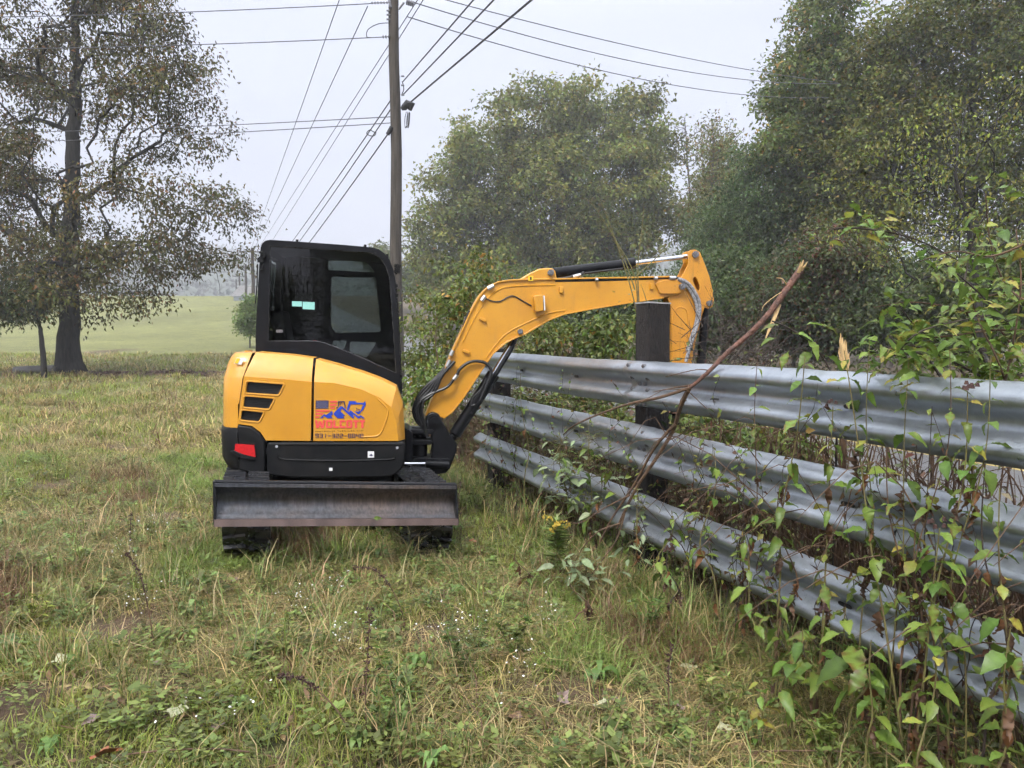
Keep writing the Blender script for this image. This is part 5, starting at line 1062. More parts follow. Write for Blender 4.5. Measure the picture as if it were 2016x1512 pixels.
# ------------------------------------------------------------------ broken branch and stump
br = thing('broken_branch', 'snapped red-brown branch leaning over the top guardrail with a splintered end', 'branch', tuple(at(1212, 1040, 4.9)))
bl = [(1578, 528, 4.25), (1548, 570, 4.22), (1510, 622, 4.2), (1470, 662, 4.2), (1430, 696, 4.2), (1395, 732, 4.2), (1358, 764, 4.25)]
mb = MB(); mb.tube(bez([at(*p) for p in bl], 4), [(0.0205-0.0105*i/24)*(1+0.09*noise.noise(Vector((i*0.8, 3, 1)))) for i in range(25)], 10); mb.build('limb', M['redbark'], br, smooth=True)
def twig(l, r0, r1, parent, mat='stem_br', nm='twig'):
    P_ = bez([at(*p) for p in l], 5); mb = MB(); k = len(P_); mb.tube(P_, [r0+(r1-r0)*i/(k-1) for i in range(k)], 6); return mb.build(nm, M[mat], parent, smooth=True)
twig([(1358, 762, 4.25), (1340, 800, 4.35), (1325, 848, 4.5), (1290, 905, 4.6), (1252, 962, 4.7), (1215, 1040, 4.85)], 0.015, 0.009, br)
twig([(1330, 835, 4.45), (1290, 880, 4.6), (1245, 960, 4.75), (1205, 1020, 4.85), (1180, 1070, 4.9)], 0.011, 0.006, br)
twig([(1356, 764, 4.25), (1300, 782, 4.4), (1240, 795, 4.6), (1180, 815, 4.8), (1130, 838, 5.0), (1110, 855, 5.1)], 0.010, 0.004, br)
twig([(1360, 758, 4.25), (1320, 765, 4.4), (1285, 772, 4.5)], 0.005, 0.002, br); twig([(1400, 730, 4.2), (1370, 728, 4.2), (1310, 742, 4.3)], 0.004, 0.002, br)
twig([(1240, 975, 4.7), (1190, 1000, 4.8), (1140, 1030, 4.9), (1100, 1020, 4.9)], 0.006, 0.002, br); twig([(1222, 1030, 4.8), (1180, 1045, 4.8), (1150, 1075, 4.85), (1130, 1110, 4.9)], 0.006, 0.002, br)
twig([(1230, 1010, 4.75), (1215, 1060, 4.75), (1180, 1110, 4.75), (1150, 1150, 4.75)], 0.006, 0.002, br); twig([(1310, 870, 4.5), (1350, 850, 4.5), (1390, 820, 4.5)], 0.004, 0.001, br)
twig([(1552, 570, 4.22), (1530, 580, 4.2), (1505, 600, 4.18), (1500, 612, 4.18)], 0.003, 0.001, br, 'splinter', 'bark_strip'); twig([(1548, 560, 4.22), (1543, 552, 4.2), (1538, 548, 4.2), (1528, 547, 4.2)], 0.004, 0.001, br, 'splinter', 'bark_strip')
mb = MB()
for (x0, y0, x1, y1, r_) in ((1572, 536, 1582, 511, 0.012), (1577, 532, 1590, 515, 0.009), (1570, 538, 1576, 515, 0.007)): mb.tube([at(x0, y0, 4.23), at((x0+x1)/2+1, (y0+y1)/2, 4.21), at(x1, y1, 4.2)], [r_, r_*0.7, r_*0.15], 5)
mb.build('splintered_end', M['splinter'], br)
mb = MB(); mb.tube([at(1534, 600, 4.23), at(1524, 628, 4.21), at(1512, 655, 4.2), at(1506, 670, 4.2)], [0.013, 0.012, 0.007, 0.002], 5); mb.build('split_strip', M['splinter'], br)
sp_ = thing('splintered_stump', 'pale splintered sapling stump sticking up behind the top rail', 'stump', (rv(0.9, 0.3).x, rv(0.9, 0.3).y, 0))
q = spot(1662, 0.3); mb = MB()
mb.tube([(q.x, q.y, -0.1), (q.x+0.01, q.y, 0.8), (q.x, q.y, at(1662, 722, q.y).z)], [0.022, 0.02, 0.02], 8); mb.build('stem', M['stem_br'], sp_, smooth=True)
mb = MB()
for (x0, x1, y1, r_, dq_) in ((1659, 1655, 656, 0.011, 0), (1662, 1664, 668, 0.010, .012), (1660, 1659, 664, 0.012, -.012), (1667, 1672, 694, 0.008, 0), (1656, 1652, 684, 0.007, .01), (1664, 1661, 678, 0.014, 0), (1666, 1667, 672, 0.006, -.01), (1657, 1658, 700, 0.013, 0)): mb.tube([at(x0, 728, q.y-0.01+dq_), at(x0*0.6+x1*0.4+1.5, 728*0.6+y1*0.4, q.y-0.012+dq_), at(x0*0.25+x1*0.75-1, 728*0.25+y1*0.75, q.y-0.01+dq_), at(x1, y1, q.y-0.01+dq_)], [r_, r_*0.95, r_*0.7, r_*0.1], 4)
mb.build('splinters', M['splinter'], sp_)

# ------------------------------------------------------------------ weeds with single leaves
def leaf_proto(name, col, curl=0.25, wid=0.6, droop=0.3, wither=0.0, seed=0):
    rng = np.random.default_rng(seed); k = 14; V = []; 
    for i in range(k+1):
        t_ = i/k; tb = max(0, (t_-0.2)/0.8); wdt = max(0.011 if i < k else 0.0, wid*0.5*(math.sin(math.pi*min(1, tb**0.72))**0.85)*(1-0.15*tb)*(1+0.05*math.sin(i*2.1+seed)+0.03*rng.standard_normal()*(1 if 0 < i < k else 0))); z_ = 0.12*t_-droop*1.25*t_*t_+0.012*rng.standard_normal()*(i > 2)
        V += [(t_, wdt, z_+curl*wdt+wither*0.07*rng.standard_normal()), (t_, 0, z_), (t_, -wdt, z_+curl*wdt+wither*0.07*rng.standard_normal())]
    Fc = []
    for i in range(k):
        a_ = 3*i; Fc += [(a_, a_+1, a_+4, a_+3), (a_+1, a_+2, a_+5, a_+4)]
    me = pymesh(name, V, Fc); ca = me.color_attributes.new('col', 'FLOAT_COLOR', 'POINT')
    for i in range(len(V)):
        e_ = 1.18 if i % 3 == 1 else 0.9; sh = rng.uniform(0.9, 1.1); y_ = col[1] if isinstance(col[0], tuple) and rng.random() < 0.35 and i % 3 != 1 else (col[0] if isinstance(col[0], tuple) else col)
        ca.data[i].color = (y_[0]*sh*e_, y_[1]*sh*e_, y_[2]*sh*e_, 1)
    me.polygons.foreach_set('use_smooth', [True]*len(me.polygons)); return me
LG = [leaf_proto('leaf', ((0.12, 0.205, 0.035), (0.16, 0.23, 0.04)), 0.3, 0.50, 0.35, 0.25, 1), leaf_proto('leaf', (0.10, 0.175, 0.035), 0.25, 0.54, 0.5, 0.3, 2), leaf_proto('leaf', ((0.155, 0.24, 0.042), (0.20, 0.25, 0.045)), 0.35, 0.44, 0.25, 0.2, 3), leaf_proto('leaf', ((0.11, 0.185, 0.035), (0.17, 0.20, 0.04)), 0.5, 0.42, 0.6, 0.4, 21), leaf_proto('leaf', ((0.14, 0.21, 0.04), (0.14, 0.075, 0.025)), 0.15, 0.48, 0.45, 0.5, 22)]
LP = [leaf_proto('leaf', (0.27, 0.33, 0.19), 0.3, 0.42, 0.3, 0, 4), leaf_proto('leaf', (0.22, 0.29, 0.15), 0.3, 0.45, 0.2, 0, 5)]
LY = [leaf_proto('leaf', ((0.30, 0.28, 0.05), (0.16, 0.08, 0.03)), 0.3, 0.6, 0.3, 0.3, 6), leaf_proto('leaf', ((0.23, 0.27, 0.05), (0.30, 0.25, 0.05)), 0.25, 0.55, 0.2, 0.2, 7)]
LB = [leaf_proto('leaf', ((0.085, 0.045, 0.025), (0.13, 0.07, 0.035)), 0.9, 0.34, 0.6, 1.2, 8), leaf_proto('leaf', (0.07, 0.04, 0.025), 1.2, 0.28, 0.3, 1.5, 9), leaf_proto('leaf', ((0.17, 0.075, 0.03), (0.10, 0.05, 0.03)), 0.7, 0.4, 0.5, 1.0, 10)]
for me in LG+LP+LY: me.materials.append(M['weedleaf'])
for me in LB: me.materials.append(M['deadleaf'])
def place_leaf(parent, pos, dirv, size, me, roll=0.0):
    d_ = Vector(dirv).normalized(); z_ = Vector((0, 0, 1)); z_ = (z_-d_*z_.dot(d_)); z_ = z_.normalized() if z_.length > 0.05 else Vector((0, 1, 0)); y_ = z_.cross(d_)
    Mt = Matrix((d_, y_, z_)).transposed().to_4x4() @ Matrix.Rotation(roll, 4, 'X')
    return obj('leaf', me, None, parent, Matrix.Translation(pos) @ Mt @ Matrix.Scale(size, 4))
rw_ = random.Random(11)
def weed(label, px_, v, py_top, lean=0, nl=12, size=0.085, kinds='g', dead=5, group='weeds along the guardrail', name='tall_weed', cat='weed', stem='stem_gr', r0=0.0055, lo=0.3, base_px=None, heads=0, bush=0.0):
    tw = MB()
    top2 = spot(px_, v); bs = spot(base_px or px_-lean, v+0.02); z0 = tz(bs.x, bs.y)
    tp = at(px_, py_top, top2.y); bt = Vector((bs.x, bs.y, z0))
    e = thing(name, label, cat, tuple(bt), group)
    md = bt.lerp(tp, 0.5)+Vector((rw_.uniform(-0.11, 0.11), rw_.uniform(-0.05, 0.05), 0.0)); P_ = bez([bt-Vector((0, 0, 0.05)), bt.lerp(tp, 0.25).lerp(md, 0.3), md, bt.lerp(tp, 0.78), tp], 5)
    mb = MB(); k = len(P_); mb.tube(P_, [r0*(1-0.65*i/(k-1)) for i in range(k)], 6); mb.build('stem', M[stem], e, smooth=True)
    a0 = rw_.uniform(0, 6.28); nl = int(nl*1.5)
    for i in range(nl):
        t_ = lo+(1-lo)*(i//2*2+0.5)/nl; f_ = t_*(k-1); j = min(int(f_), k-2); p = P_[j].lerp(P_[j+1], f_-j)
        an = a0+(i//2)*1.57+(i % 2)*3.14+rw_.uniform(-0.4, 0.4); dv = Vector((math.cos(an), math.sin(an)*0.8, rw_.uniform(-0.75, 0.35)))
        kk = rw_.choice(kinds)
        if kk == 'y' and rw_.random() < 0.45: kk = 'g'
        if bush:
            p0_ = p; p = p+Vector((rw_.gauss(0, bush), rw_.gauss(0, bush*0.6), rw_.gauss(0.01, bush*0.5))); tw.tube([p0_, p0_.lerp(p, 0.6)+Vector((0, 0, 0.01)), p], [0.0022, 0.0018, 0.001], 4)
        me = rw_.choice({'g': LG, 'p': LP, 'y': LY}[kk]); sz = 1.12*size*rw_.uniform(0.55, 1.3)*(1.15-0.55*max(0, (t_-0.75)/0.25))
        st_ = p
        place_leaf(e, st_, dv, sz, me, rw_.uniform(-0.5, 0.5))
    if bush: tw.build('side_twigs', M[stem], e, kind='stuff')
    for i in range(dead):
        t_ = rw_.uniform(0.12, 0.75); f_ = t_*(k-1); j = min(int(f_), k-2); p = P_[j].lerp(P_[j+1], f_-j); an = rw_.uniform(0, 6.28)
        place_leaf(e, p, (0.35*math.cos(an), 0.35*math.sin(an), -1), size*rw_.uniform(0.8, 1.5), rw_.choice(LB), rw_.uniform(-1, 1))
    if heads:
        mb = MB()
        for q in range(heads):
            c_ = tp+Vector((rw_.uniform(-0.03, 0.03), rw_.uniform(-0.03, 0.03), rw_.uniform(-0.01, 0.03))); mb.tube([c_, c_+Vector((0, 0, 0.014))], [0.009, 0.005], 5)
        mb.build('seed_heads', M['seed'], e, kind='stuff')
    return e
weed('tall weed with pale yellow stem and leafy top crossing all three rails', 1662, -0.20, 690, -140, 16, 0.085, 'ggy', 5, base_px=1815)
weed('upright weed with brown seed cluster beside the right end of the rails', 1905, -0.22, 770, 6, 16, 0.085, 'ggy', 5, heads=7)
weed('weed with hanging dead leaves at the very right edge', 1968, -0.25, 960, -45, 12, 0.08, 'gy', 6, base_px=2005)
weed('leaning weed with broad light green leaves before the middle rail', 1585, -0.22, 700, 45, 16, 0.085, 'ggg', 5, base_px=1535)
weed('weed with yellow tattered leaves right of the leaning light green one', 1640, -0.22, 800, 10, 14, 0.07, 'gyy', 6, heads=5)
weed('slim leafy weed before the middle rail below the broken branch', 1405, -0.22, 880, -25, 12, 0.085, 'gg', 3, base_px=1432)
weed('slim leafy weed with small top leaves before the lowest rail', 1322, -0.25, 1005, -12, 10, 0.075, 'gg', 2)
weed('short broad-leaved weed standing over the lowest rail', 1467, -0.30, 1060, -50, 9, 0.095, 'gg', 2, base_px=1520)
weed('low weed with fresh green leaf tuft under the lowest rail', 1535, -0.42, 1175, 0, 10, 0.085, 'gg', 1, lo=0.35)
weed('bright green broad-leaved weed with upright leaves before the lowest rail', 1665, -0.38, 1195, -20, 10, 0.115, 'gg', 2, lo=0.35)
weed('weed with ragged wide leaves and bud cluster at the lowest rail', 1625, -0.36, 1210, 10, 9, 0.095, 'gg', 2, heads=6)
weed('narrow weed with drooping leaf pairs below the lowest rail', 1715, -0.45, 1260, -10, 10, 0.08, 'gg', 2)
weed('leafy weed beside the lower right corner of the rails', 1850, -0.35, 1040, 30, 14, 0.085, 'ggy', 5, heads=5)
weed('thin dark-stemmed weed right of the tall pale-stemmed one', 1745, -0.2, 880, -40, 9, 0.06, 'gy', 6, stem='stem_br', base_px=1800)
weed('weed with large pale leaf at the far lower right', 1990, -0.4, 1235, 20, 9, 0.09, 'gg', 4)
weed('dry brown weed stalk with curled leaves before the rails\' centre', 1535, -0.24, 955, 0, 2, 0.06, 'y', 11, stem='stem_br')
weed('dry brown weed stalk with curled leaves near the rails\' right end', 1805, -0.24, 1010, -6, 2, 0.06, 'y', 11, stem='stem_br')
weed('dark withered stalk right of the upright seed-cluster weed', 1938, -0.22, 930, -25, 2, 0.06, 'y', 10, stem='twig')
weed('yellow-leaved seedling in the grass below the rails', 1500, -0.75, 1320, 0, 9, 0.06, 'y', 0, lo=0.15, r0=0.003)
weed('small leafy seedling at the foot of the lowest rail', 1580, -0.55, 1235, 0, 10, 0.075, 'gg', 1, lo=0.25)
weed('curled-leaf weed in the bottom right corner', 1845, -0.55, 1290, 0, 9, 0.075, 'gy', 3)
weed('pale-leaved branch drooping before the middle and lowest rails', 1120, -0.30, 850, 10, 30, 0.085, 'ppg', 2, size and 0.09 if False else 'weeds along the guardrail', lo=0.35, heads=0) if False else None
weed('thin climbing weed before the top rail left of the sprig', 1492, -0.16, 690, 18, 14, 0.06, 'gg', 4, stem='stem_br', r0=0.004)
weed('thin leafy weed over the top rail right of the splintered stump', 1712, -0.16, 672, 8, 16, 0.065, 'ggy', 4, r0=0.004)
weed('climbing weed over the top rail under the honeysuckle', 1790, -0.16, 700, 20, 18, 0.065, 'ggy', 4, r0=0.004)
weed('wiry weed with small leaves before the top rail near the right edge', 1870, -0.16, 690, -12, 18, 0.06, 'ggy', 5, stem='stem_br', r0=0.004)
weed('leafy vine stem hanging over the right end of the top rail', 1950, -0.17, 700, 15, 20, 0.065, 'gg', 5, r0=0.004)
weed('brown stalk with withered leaves before the middle rail right of the broken branch', 1465, -0.2, 905, -8, 2, 0.06, 'y', 12, stem='twig', r0=0.004)
weed('brown stalk with withered leaves between the two climbing weeds at the right', 1835, -0.2, 800, 10, 3, 0.06, 'y', 13, stem='twig', r0=0.004)
weed('brown stalk with withered leaves left of the broken branch\'s foot', 1185, -0.2, 930, 6, 3, 0.06, 'p', 10, stem='twig', r0=0.004)
e1 = weed('pale-leaved shoot before the left half of the rails', 1105, -0.26, 862, 12, 44, 0.09, 'pp', 3, lo=0.45, bush=0.10)
e2 = weed('fresh green bushy shoot right of the pale-leaved one', 1160, -0.26, 850, 5, 40, 0.08, 'ggp', 3, lo=0.4, bush=0.10)
weed('thin green shoot with sparse leaves at the left end of the rails', 1025, -0.22, 735, -6, 12, 0.06, 'g', 3, lo=0.4)
weed('grey-green wilted shoot before the lowest rail', 1255, -0.28, 960, 0, 16, 0.075, 'p', 5, bush=0.05)
weed('wilted pale broad-leaved shoot in the grass by the goldenrod', 1155, -0.62, 1090, 0, 34, 0.085, 'p', 2, lo=0.2, bush=0.08)
weed('dark dead stalk with blackened flower head below the lowest rail', 1315, -0.42, 1085, 0, 0, 0.06, 'g', 10, stem='twig', heads=9)
weed('reddish dry weed with limp leaves in front of the goldenrod', 1125, -0.95, 1130, 0, 0, 0.06, 'g', 9, stem='stem_br')
weed('reddish dry weed left of the goldenrod', 1015, -0.95, 1085, 0, 3, 0.06, 'g', 7, stem='stem_br')
# goldenrod
gp_ = spot(1095, -0.62); gz = tz(gp_.x, gp_.y); gt = at(1092, 1022, gp_.y)
ge = thing('goldenrod', 'goldenrod with a yellow plume standing in the grass before the rails', 'flower', (gp_.x, gp_.y, gz))
P_ = bez([Vector((gp_.x+0.02, gp_.y, gz-0.03)), Vector((gp_.x+0.01, gp_.y, gz+0.2)), gt-Vector((-0.01, 0, 0.12)), gt], 6); mb = MB(); mb.tube(P_, [0.004]*len(P_), 6); mb.build('stem', M['stem_gr'], ge, smooth=True)
rng = np.random.default_rng(5); mb = MB()
for br_ in range(7):
    a_ = rng.uniform(0, 6.28); l_ = rng.uniform(0.05, 0.11); b0 = gt-Vector((0, 0, 0.11*rng.random()))
    for q in range(24):
        t_ = rng.random(); c_ = b0+Vector((math.cos(a_)*l_*t_, math.sin(a_)*l_*t_, 0.035*t_+0.02*rng.random()))+Vector(rng.standard_normal(3))*0.006
        mb.tube([c_, c_+Vector((rng.uniform(-.004, .004), rng.uniform(-.004, .004), 0.009))], [0.0055, 0.002], 4)
mb.build('plume', M['goldflower'], ge, kind='stuff')
n_ = 240; tt = rng.uniform(0.2, 0.95, n_); C = np.array([tuple(P_[int(t_*(len(P_)-1))]) for t_ in tt])+rng.standard_normal((n_, 3))*0.01; ax = rng.standard_normal((n_, 3)); ax[:, 2] = np.abs(ax[:, 2])*0.4+0.3
o = obj('foliage', leaves_mesh('foliage', C, ax, np.tile([0, 0, 1.0], (n_, 1))+rng.standard_normal((n_, 3))*0.3, rng.uniform(0.06, 0.13, n_), rng.uniform(0.011, 0.019, n_), pal(n_, [(0.17, 0.26, 0.07), (0.22, 0.30, 0.10)], [1, 1], rng=rng)), M['weedleaf'], ge); o['kind'] = 'stuff'

# honeysuckle tangle at the right above the top rail
ht = spot(1890, 0.28)
HT = thing('honeysuckle', 'leafy honeysuckle tangle hanging over the right end of the top rail', 'shrub', (ht.x, ht.y, 0))
rh = random.Random(23)
canes = [[(1960, 760), (1930, 690), (1900, 600), (1905, 520), (1930, 440), (1990, 360)], [(2016, 720), (1960, 640), (1890, 610), (1800, 595), (1720, 605)], [(1990, 640), (1920, 570), (1840, 505), (1740, 440)], [(2020, 480), (1950, 505), (1880, 495), (1810, 515)], [(1930, 740), (1850, 700), (1790, 680), (1720, 690), (1690, 715)], [(2030, 600), (1980, 560), (1950, 480), (1940, 380)], [(1900, 740), (1850, 680), (1800, 640), (1770, 600)], [(2016, 560), (1960, 580), (1890, 590)], [(1760, 700), (1800, 660), (1850, 640), (1950, 620)], [(1895, 760), (1905, 840), (1890, 930)], [(1640, 450), (1700, 450), (1800, 470), (1900, 520)], [(1970, 780), (1990, 700), (2010, 560), (2000, 450)], [(2020, 700), (1940, 690), (1860, 700), (1790, 710)], [(2020, 650), (1950, 650), (1880, 660), (1800, 670), (1740, 690)], [(2020, 740), (1960, 730), (1900, 720)], [(1990, 780), (1960, 700), (1930, 640), (1910, 580)], [(1850, 740), (1820, 700), (1780, 690), (1750, 660)]]
hl_ = 0
for ci, cn in enumerate(canes):
    dep = ht.y+rh.uniform(-0.35, 0.25); P_ = bez([at(x_, y_, dep+rh.uniform(-0.08, 0.08)) for x_, y_ in cn], 6); mb = MB(); k = len(P_); mb.tube(P_, [0.0055*(1-0.6*i/(k-1)) for i in range(k)], 5); mb.build('cane', M['stem_br'] if ci % 2 else M['twig'], HT, smooth=True)
    dens = 46 if ci in (0, 4, 6, 7, 8, 9, 11, 12, 13, 14, 15, 16) else 24
    for q in range(dens):
        t_ = rh.random(); j = min(int(t_*(k-1)), k-2); p = P_[j]+Vector((rh.gauss(0, 0.05), rh.gauss(0, 0.07), rh.gauss(0, 0.05)))
        kk = rh.choice('ggggyg'); me = rh.choice(LG if kk == 'g' else LY); an = rh.uniform(0, 6.28)
        place_leaf(HT, p, (math.cos(an), math.sin(an)*0.8, rh.uniform(-0.5, 0.5)), rh.uniform(0.05, 0.09), me, rh.uniform(-0.6, 0.6))
lf_ = at(733, 1020, 4.86); o = obj('wet_leaf', LG[0], None, None, Matrix.Translation(lf_) @ Matrix.Rotation(math.radians(70), 4, 'X') @ Matrix.Scale(0.06, 4)); tag(o, 'single wet green leaf stuck to the lower edge of the dozer blade', 'leaf')
rv_ = random.Random(77); mb = MB(); LC = []; LA = []
for q in range(95):
    s0 = rv_.uniform(-1.6, 2.6) if q % 4 else rv_.uniform(2.6, 5.6); v0 = rv_.uniform(-0.16, 0.12); p = rv(s0, v0); z = tz(p.x, p.y); P_ = []; ds_ = rv_.uniform(-0.05, 0.05); zt = rv_.uniform(0.5, 1.55)
    while z < zt and len(P_) < 16:
        P_.append((p.x, p.y, z)); s0 += ds_+rv_.gauss(0, 0.035); v0 = max(-0.2, min(0.2, v0+rv_.gauss(0, 0.025)))
        for zr in ZR:
            if zr-0.34 < z < zr+0.02 and v0 > -0.1: v0 = -0.1-0.03*rv_.random() if v0 < 0.02 else max(v0, 0.03)
        p = rv(s0, v0); z += rv_.uniform(0.05, 0.13)
    if len(P_) < 4: continue
    P_ = bez(P_, 3); k = len(P_); mb.tube(P_, [0.0032*(1-0.6*i/(k-1)) for i in range(k)], 4, cap=False)
    for i in range(2, k):
        if rv_.random() < 0.8: LC.append(tuple(P_[i])); LA.append((rv_.gauss(0, 1), rv_.gauss(0, 0.8), rv_.gauss(-0.5, 0.5)))
vp = rv(0.4, 0.0); VT = thing('vine_tangle', 'tangle of wiry vines with small leaves woven through the three rails', 'vine', (vp.x, vp.y, 0))
mb.build('strands', M['twig'], VT, kind='stuff'); n_ = len(LC); rng = np.random.default_rng(15)
obj('small_leaves', leaves_mesh('small_leaves', np.array(LC), np.array(LA), rng.standard_normal((n_, 3))*0.6+np.array([0, 0, 1.0]), rng.uniform(0.02, 0.06, n_), rng.uniform(0.012, 0.034, n_), np.clip(pal(n_, [(0.12, 0.19, 0.04), (0.16, 0.22, 0.045), (0.09, 0.05, 0.025), (0.22, 0.20, 0.045)], [5, 3, 4, 1], rng=rng), 0.01, 0.5)), M['weedleaf'], VT)['kind'] = 'stuff'
# maple-like drooping leafy twig over the top rail beside the branch
MT = thing('maple_sprig', 'sprig of broad drooping green leaves over the top rail beside the broken branch', 'sprig', tuple(spot(1560, 0.2))+(0.0,))
dq = spot(1560, 0.0).y-0.05
P_ = bez([at(1640, 740, dq), at(1610, 690, dq), at(1560, 650, dq), at(1520, 632, dq)], 6); mb = MB(); mb.tube(P_, 0.004, 5); mb.tube([Vector((spot(1650, 0.15).x, spot(1650, 0.15).y, 0.0)), at(1650, 770, spot(1650, 0.15).y), P_[0]], 0.006, 5); mb.build('stem', M['twig'], MT, smooth=True)
for (x_, y_, s_, sx_, sz_) in ((1540, 640, 0.10, -1, 0.1), (1560, 655, 0.12, 1, -0.3), (1585, 665, 0.13, 0.4, -0.6), (1600, 690, 0.12, -0.8, -0.5), (1625, 700, 0.12, 1, -0.3), (1580, 640, 0.11, 0.9, 0.1), (1555, 690, 0.10, -0.7, -0.7), (1610, 640, 0.11, 1, 0.0), (1640, 740, 0.12, 0.8, -0.6), (1530, 665, 0.09, -1, -0.2)):
    place_leaf(MT, at(x_, y_, dq), (sx_, rh.uniform(-0.6, 0.2), sz_), s_, rh.choice(LG), rh.uniform(-0.4, 0.4))
# thin shoots behind the timber post
SH = thing('bare_shoots', 'cluster of thin nearly bare shoots growing up behind the timber post', 'sapling', tuple(spot(1262, 0.45))+(0.0,))
ds = spot(1262, 0.4).y
for l in ([(1262, 800), (1256, 620), (1248, 540), (1210, 470), (1165, 400), (1140, 390)], [(1258, 640), (1240, 560), (1200, 440), (1180, 390)], [(1258, 600), (1256, 520), (1265, 440), (1268, 400)], [(1250, 570), (1225, 500), (1205, 470)], [(1300, 700), (1275, 600), (1262, 560)], [(1252, 545), (1300, 500), (1330, 470)]):
    twig([(x_, y_, ds) for x_, y_ in l], 0.006, 0.0015, SH, 'stem_gr', 'shoot')
for q in range(14): place_leaf(SH, at(rh.uniform(1200, 1290), rh.uniform(520, 650), ds), (rh.uniform(-1, 1), -0.4, rh.uniform(-0.6, 0.6)), 0.04, rh.choice(LP+LY), rh.uniform(-0.5, 0.5))

# brush pile behind the top rail near the arm
BP = thing('brush_pile', 'tangle of dead brown twigs behind the top rail right of the digger arm', 'brush', tuple(spot(1460, 0.7))+(0.0,))
mb = MB(); rb_ = random.Random(4)
for q in range(130):
    a_ = at(rb_.gauss(1450, 55), rb_.uniform(640, 760), spot(1450, 0.6).y+rb_.uniform(-0.4, 0.9)); an = rb_.uniform(-0.5, 3.6); l_ = rb_.uniform(0.15, 0.5)
    d_ = Vector((math.cos(an), rb_.uniform(-0.4, 0.4), math.sin(an)*0.9))*l_; md = a_+d_*0.5+Vector((rb_.gauss(0, 0.03), 0, rb_.gauss(0, 0.03))); mb.tube([a_, md, a_+d_], [0.004, 0.003, 0.001], 4, cap=False)
mb.build('twigs', M['twig'], BP, kind='stuff')

# undergrowth behind and under the rails
rng = np.random.default_rng(31); mb = MB()
for q in range(2200):
    s_ = rng.uniform(-1.6, 9.5); v_ = 0.08+1.8*rng.random()**1.3; p = rv(s_, v_); h_ = rng.uniform(0.25, 1.15)*(1 if v_ < 0.9 else 0.6); ln = rng.standard_normal(2)*0.22*h_
    z0 = tz(p.x, p.y); k1 = Vector((p.x+ln[0]*0.4+0.02*rng.standard_normal(), p.y+ln[1]*0.4, z0+h_*0.55)); mb.tube([(p.x, p.y, z0-0.03), k1, (p.x+ln[0], p.y+ln[1], z0+h_)], [0.0045, 0.0032, 0.001], 3, cap=False)
    if q % 3 == 0: mb.tube([k1, k1+Vector(rng.standard_normal(3))*0.16], [0.0025, 0.0008], 3, cap=False)
for q in range(620):
    s_ = rng.uniform(-2.0, 2.2); v_ = 0.1+0.9*rng.random(); p = rv(s_, v_); z0 = tz(p.x, p.y); h_ = rng.uniform(0.5, 1.35); dx = rng.normal(0, 0.45); dy = rng.normal(0, 0.2)
    mb.tube(bez([(p.x, p.y, z0), (p.x+dx*0.2, p.y+dy*0.3, z0+h_*0.6), (p.x+dx*0.6, p.y+dy*0.7, z0+h_), (p.x+dx, p.y+dy, z0+h_*rng.uniform(0.6, 1.0))], 3), [0.005, 0.0048, 0.0045, 0.004, 0.0038, 0.0035, 0.003, 0.0025, 0.002, 0.001], 4, cap=False)
ug = mb.build('undergrowth', M['stem_br'], None, kind='stuff'); tag(ug, 'brown stalks and leafy undergrowth behind the guardrail', 'undergrowth')
n_ = 13000; s_ = rng.uniform(-1.8, 10.5, n_); v_ = rng.uniform(0.05, 2.2, n_); X = RX+UU.x*s_+VV.x*v_; Y = RY+UU.y*s_+VV.y*v_; Z = tz_np(X, Y)+np.abs(rng.standard_normal(n_))*0.34
col = pal(n_, [(0.13, 0.17, 0.05), (0.09, 0.055, 0.03), (0.20, 0.12, 0.05), (0.20, 0.20, 0.055), (0.30, 0.24, 0.14)], [3, 5, 2.5, 1.2, 1.5], rng=rng)
hi_ = rng.uniform(0, 1, n_) < 0.25; Z[hi_] += 0.45*rng.random(hi_.sum())
low = rng.uniform(0, 1, n_) < 0.55; Z[low] = tz_np(X[low], Y[low])+0.01+0.03*rng.random(low.sum())
n2_ = 17000; s2 = rng.uniform(1.0, 10.5, n2_); v2_ = 0.15+2.0*rng.random(n2_); X2 = RX+UU.x*s2+VV.x*v2_; Y2 = RY+UU.y*s2+VV.y*v2_
Z2 = tz_np(X2, Y2)+rng.random(n2_)*np.clip(1.0+0.35*np.clip((s2-3)/2, 0, 1)+0.3*np.sin(s2*2.3)+0.25*np.sin(s2*5.1+v2_*3), 0.3, 1.7)*np.clip((s2-1.0)/1.2, 0.15, 1)
X = np.concatenate([X, X2]); Y = np.concatenate([Y, Y2]); Z = np.concatenate([Z, Z2]); n_ += n2_
col = np.concatenate([col, pal(n2_, [(0.12, 0.155, 0.045), (0.16, 0.18, 0.05), (0.11, 0.065, 0.035), (0.08, 0.10, 0.035)], [4, 2, 3, 3], rng=rng)])
obj('undergrowth_leaves', leaves_mesh('undergrowth_leaves', np.stack([X, Y, Z], 1), rng.standard_normal((n_, 3))*np.array([1, 1, 0.5]), rng.standard_normal((n_, 3))*0.5+np.array([0, 0, 1.0]), rng.uniform(0.03, 0.085, n_), rng.uniform(0.015, 0.045, n_), np.clip(col, 0.01, 0.6)), M['deadleaf'], ug)['kind'] = 'stuff'

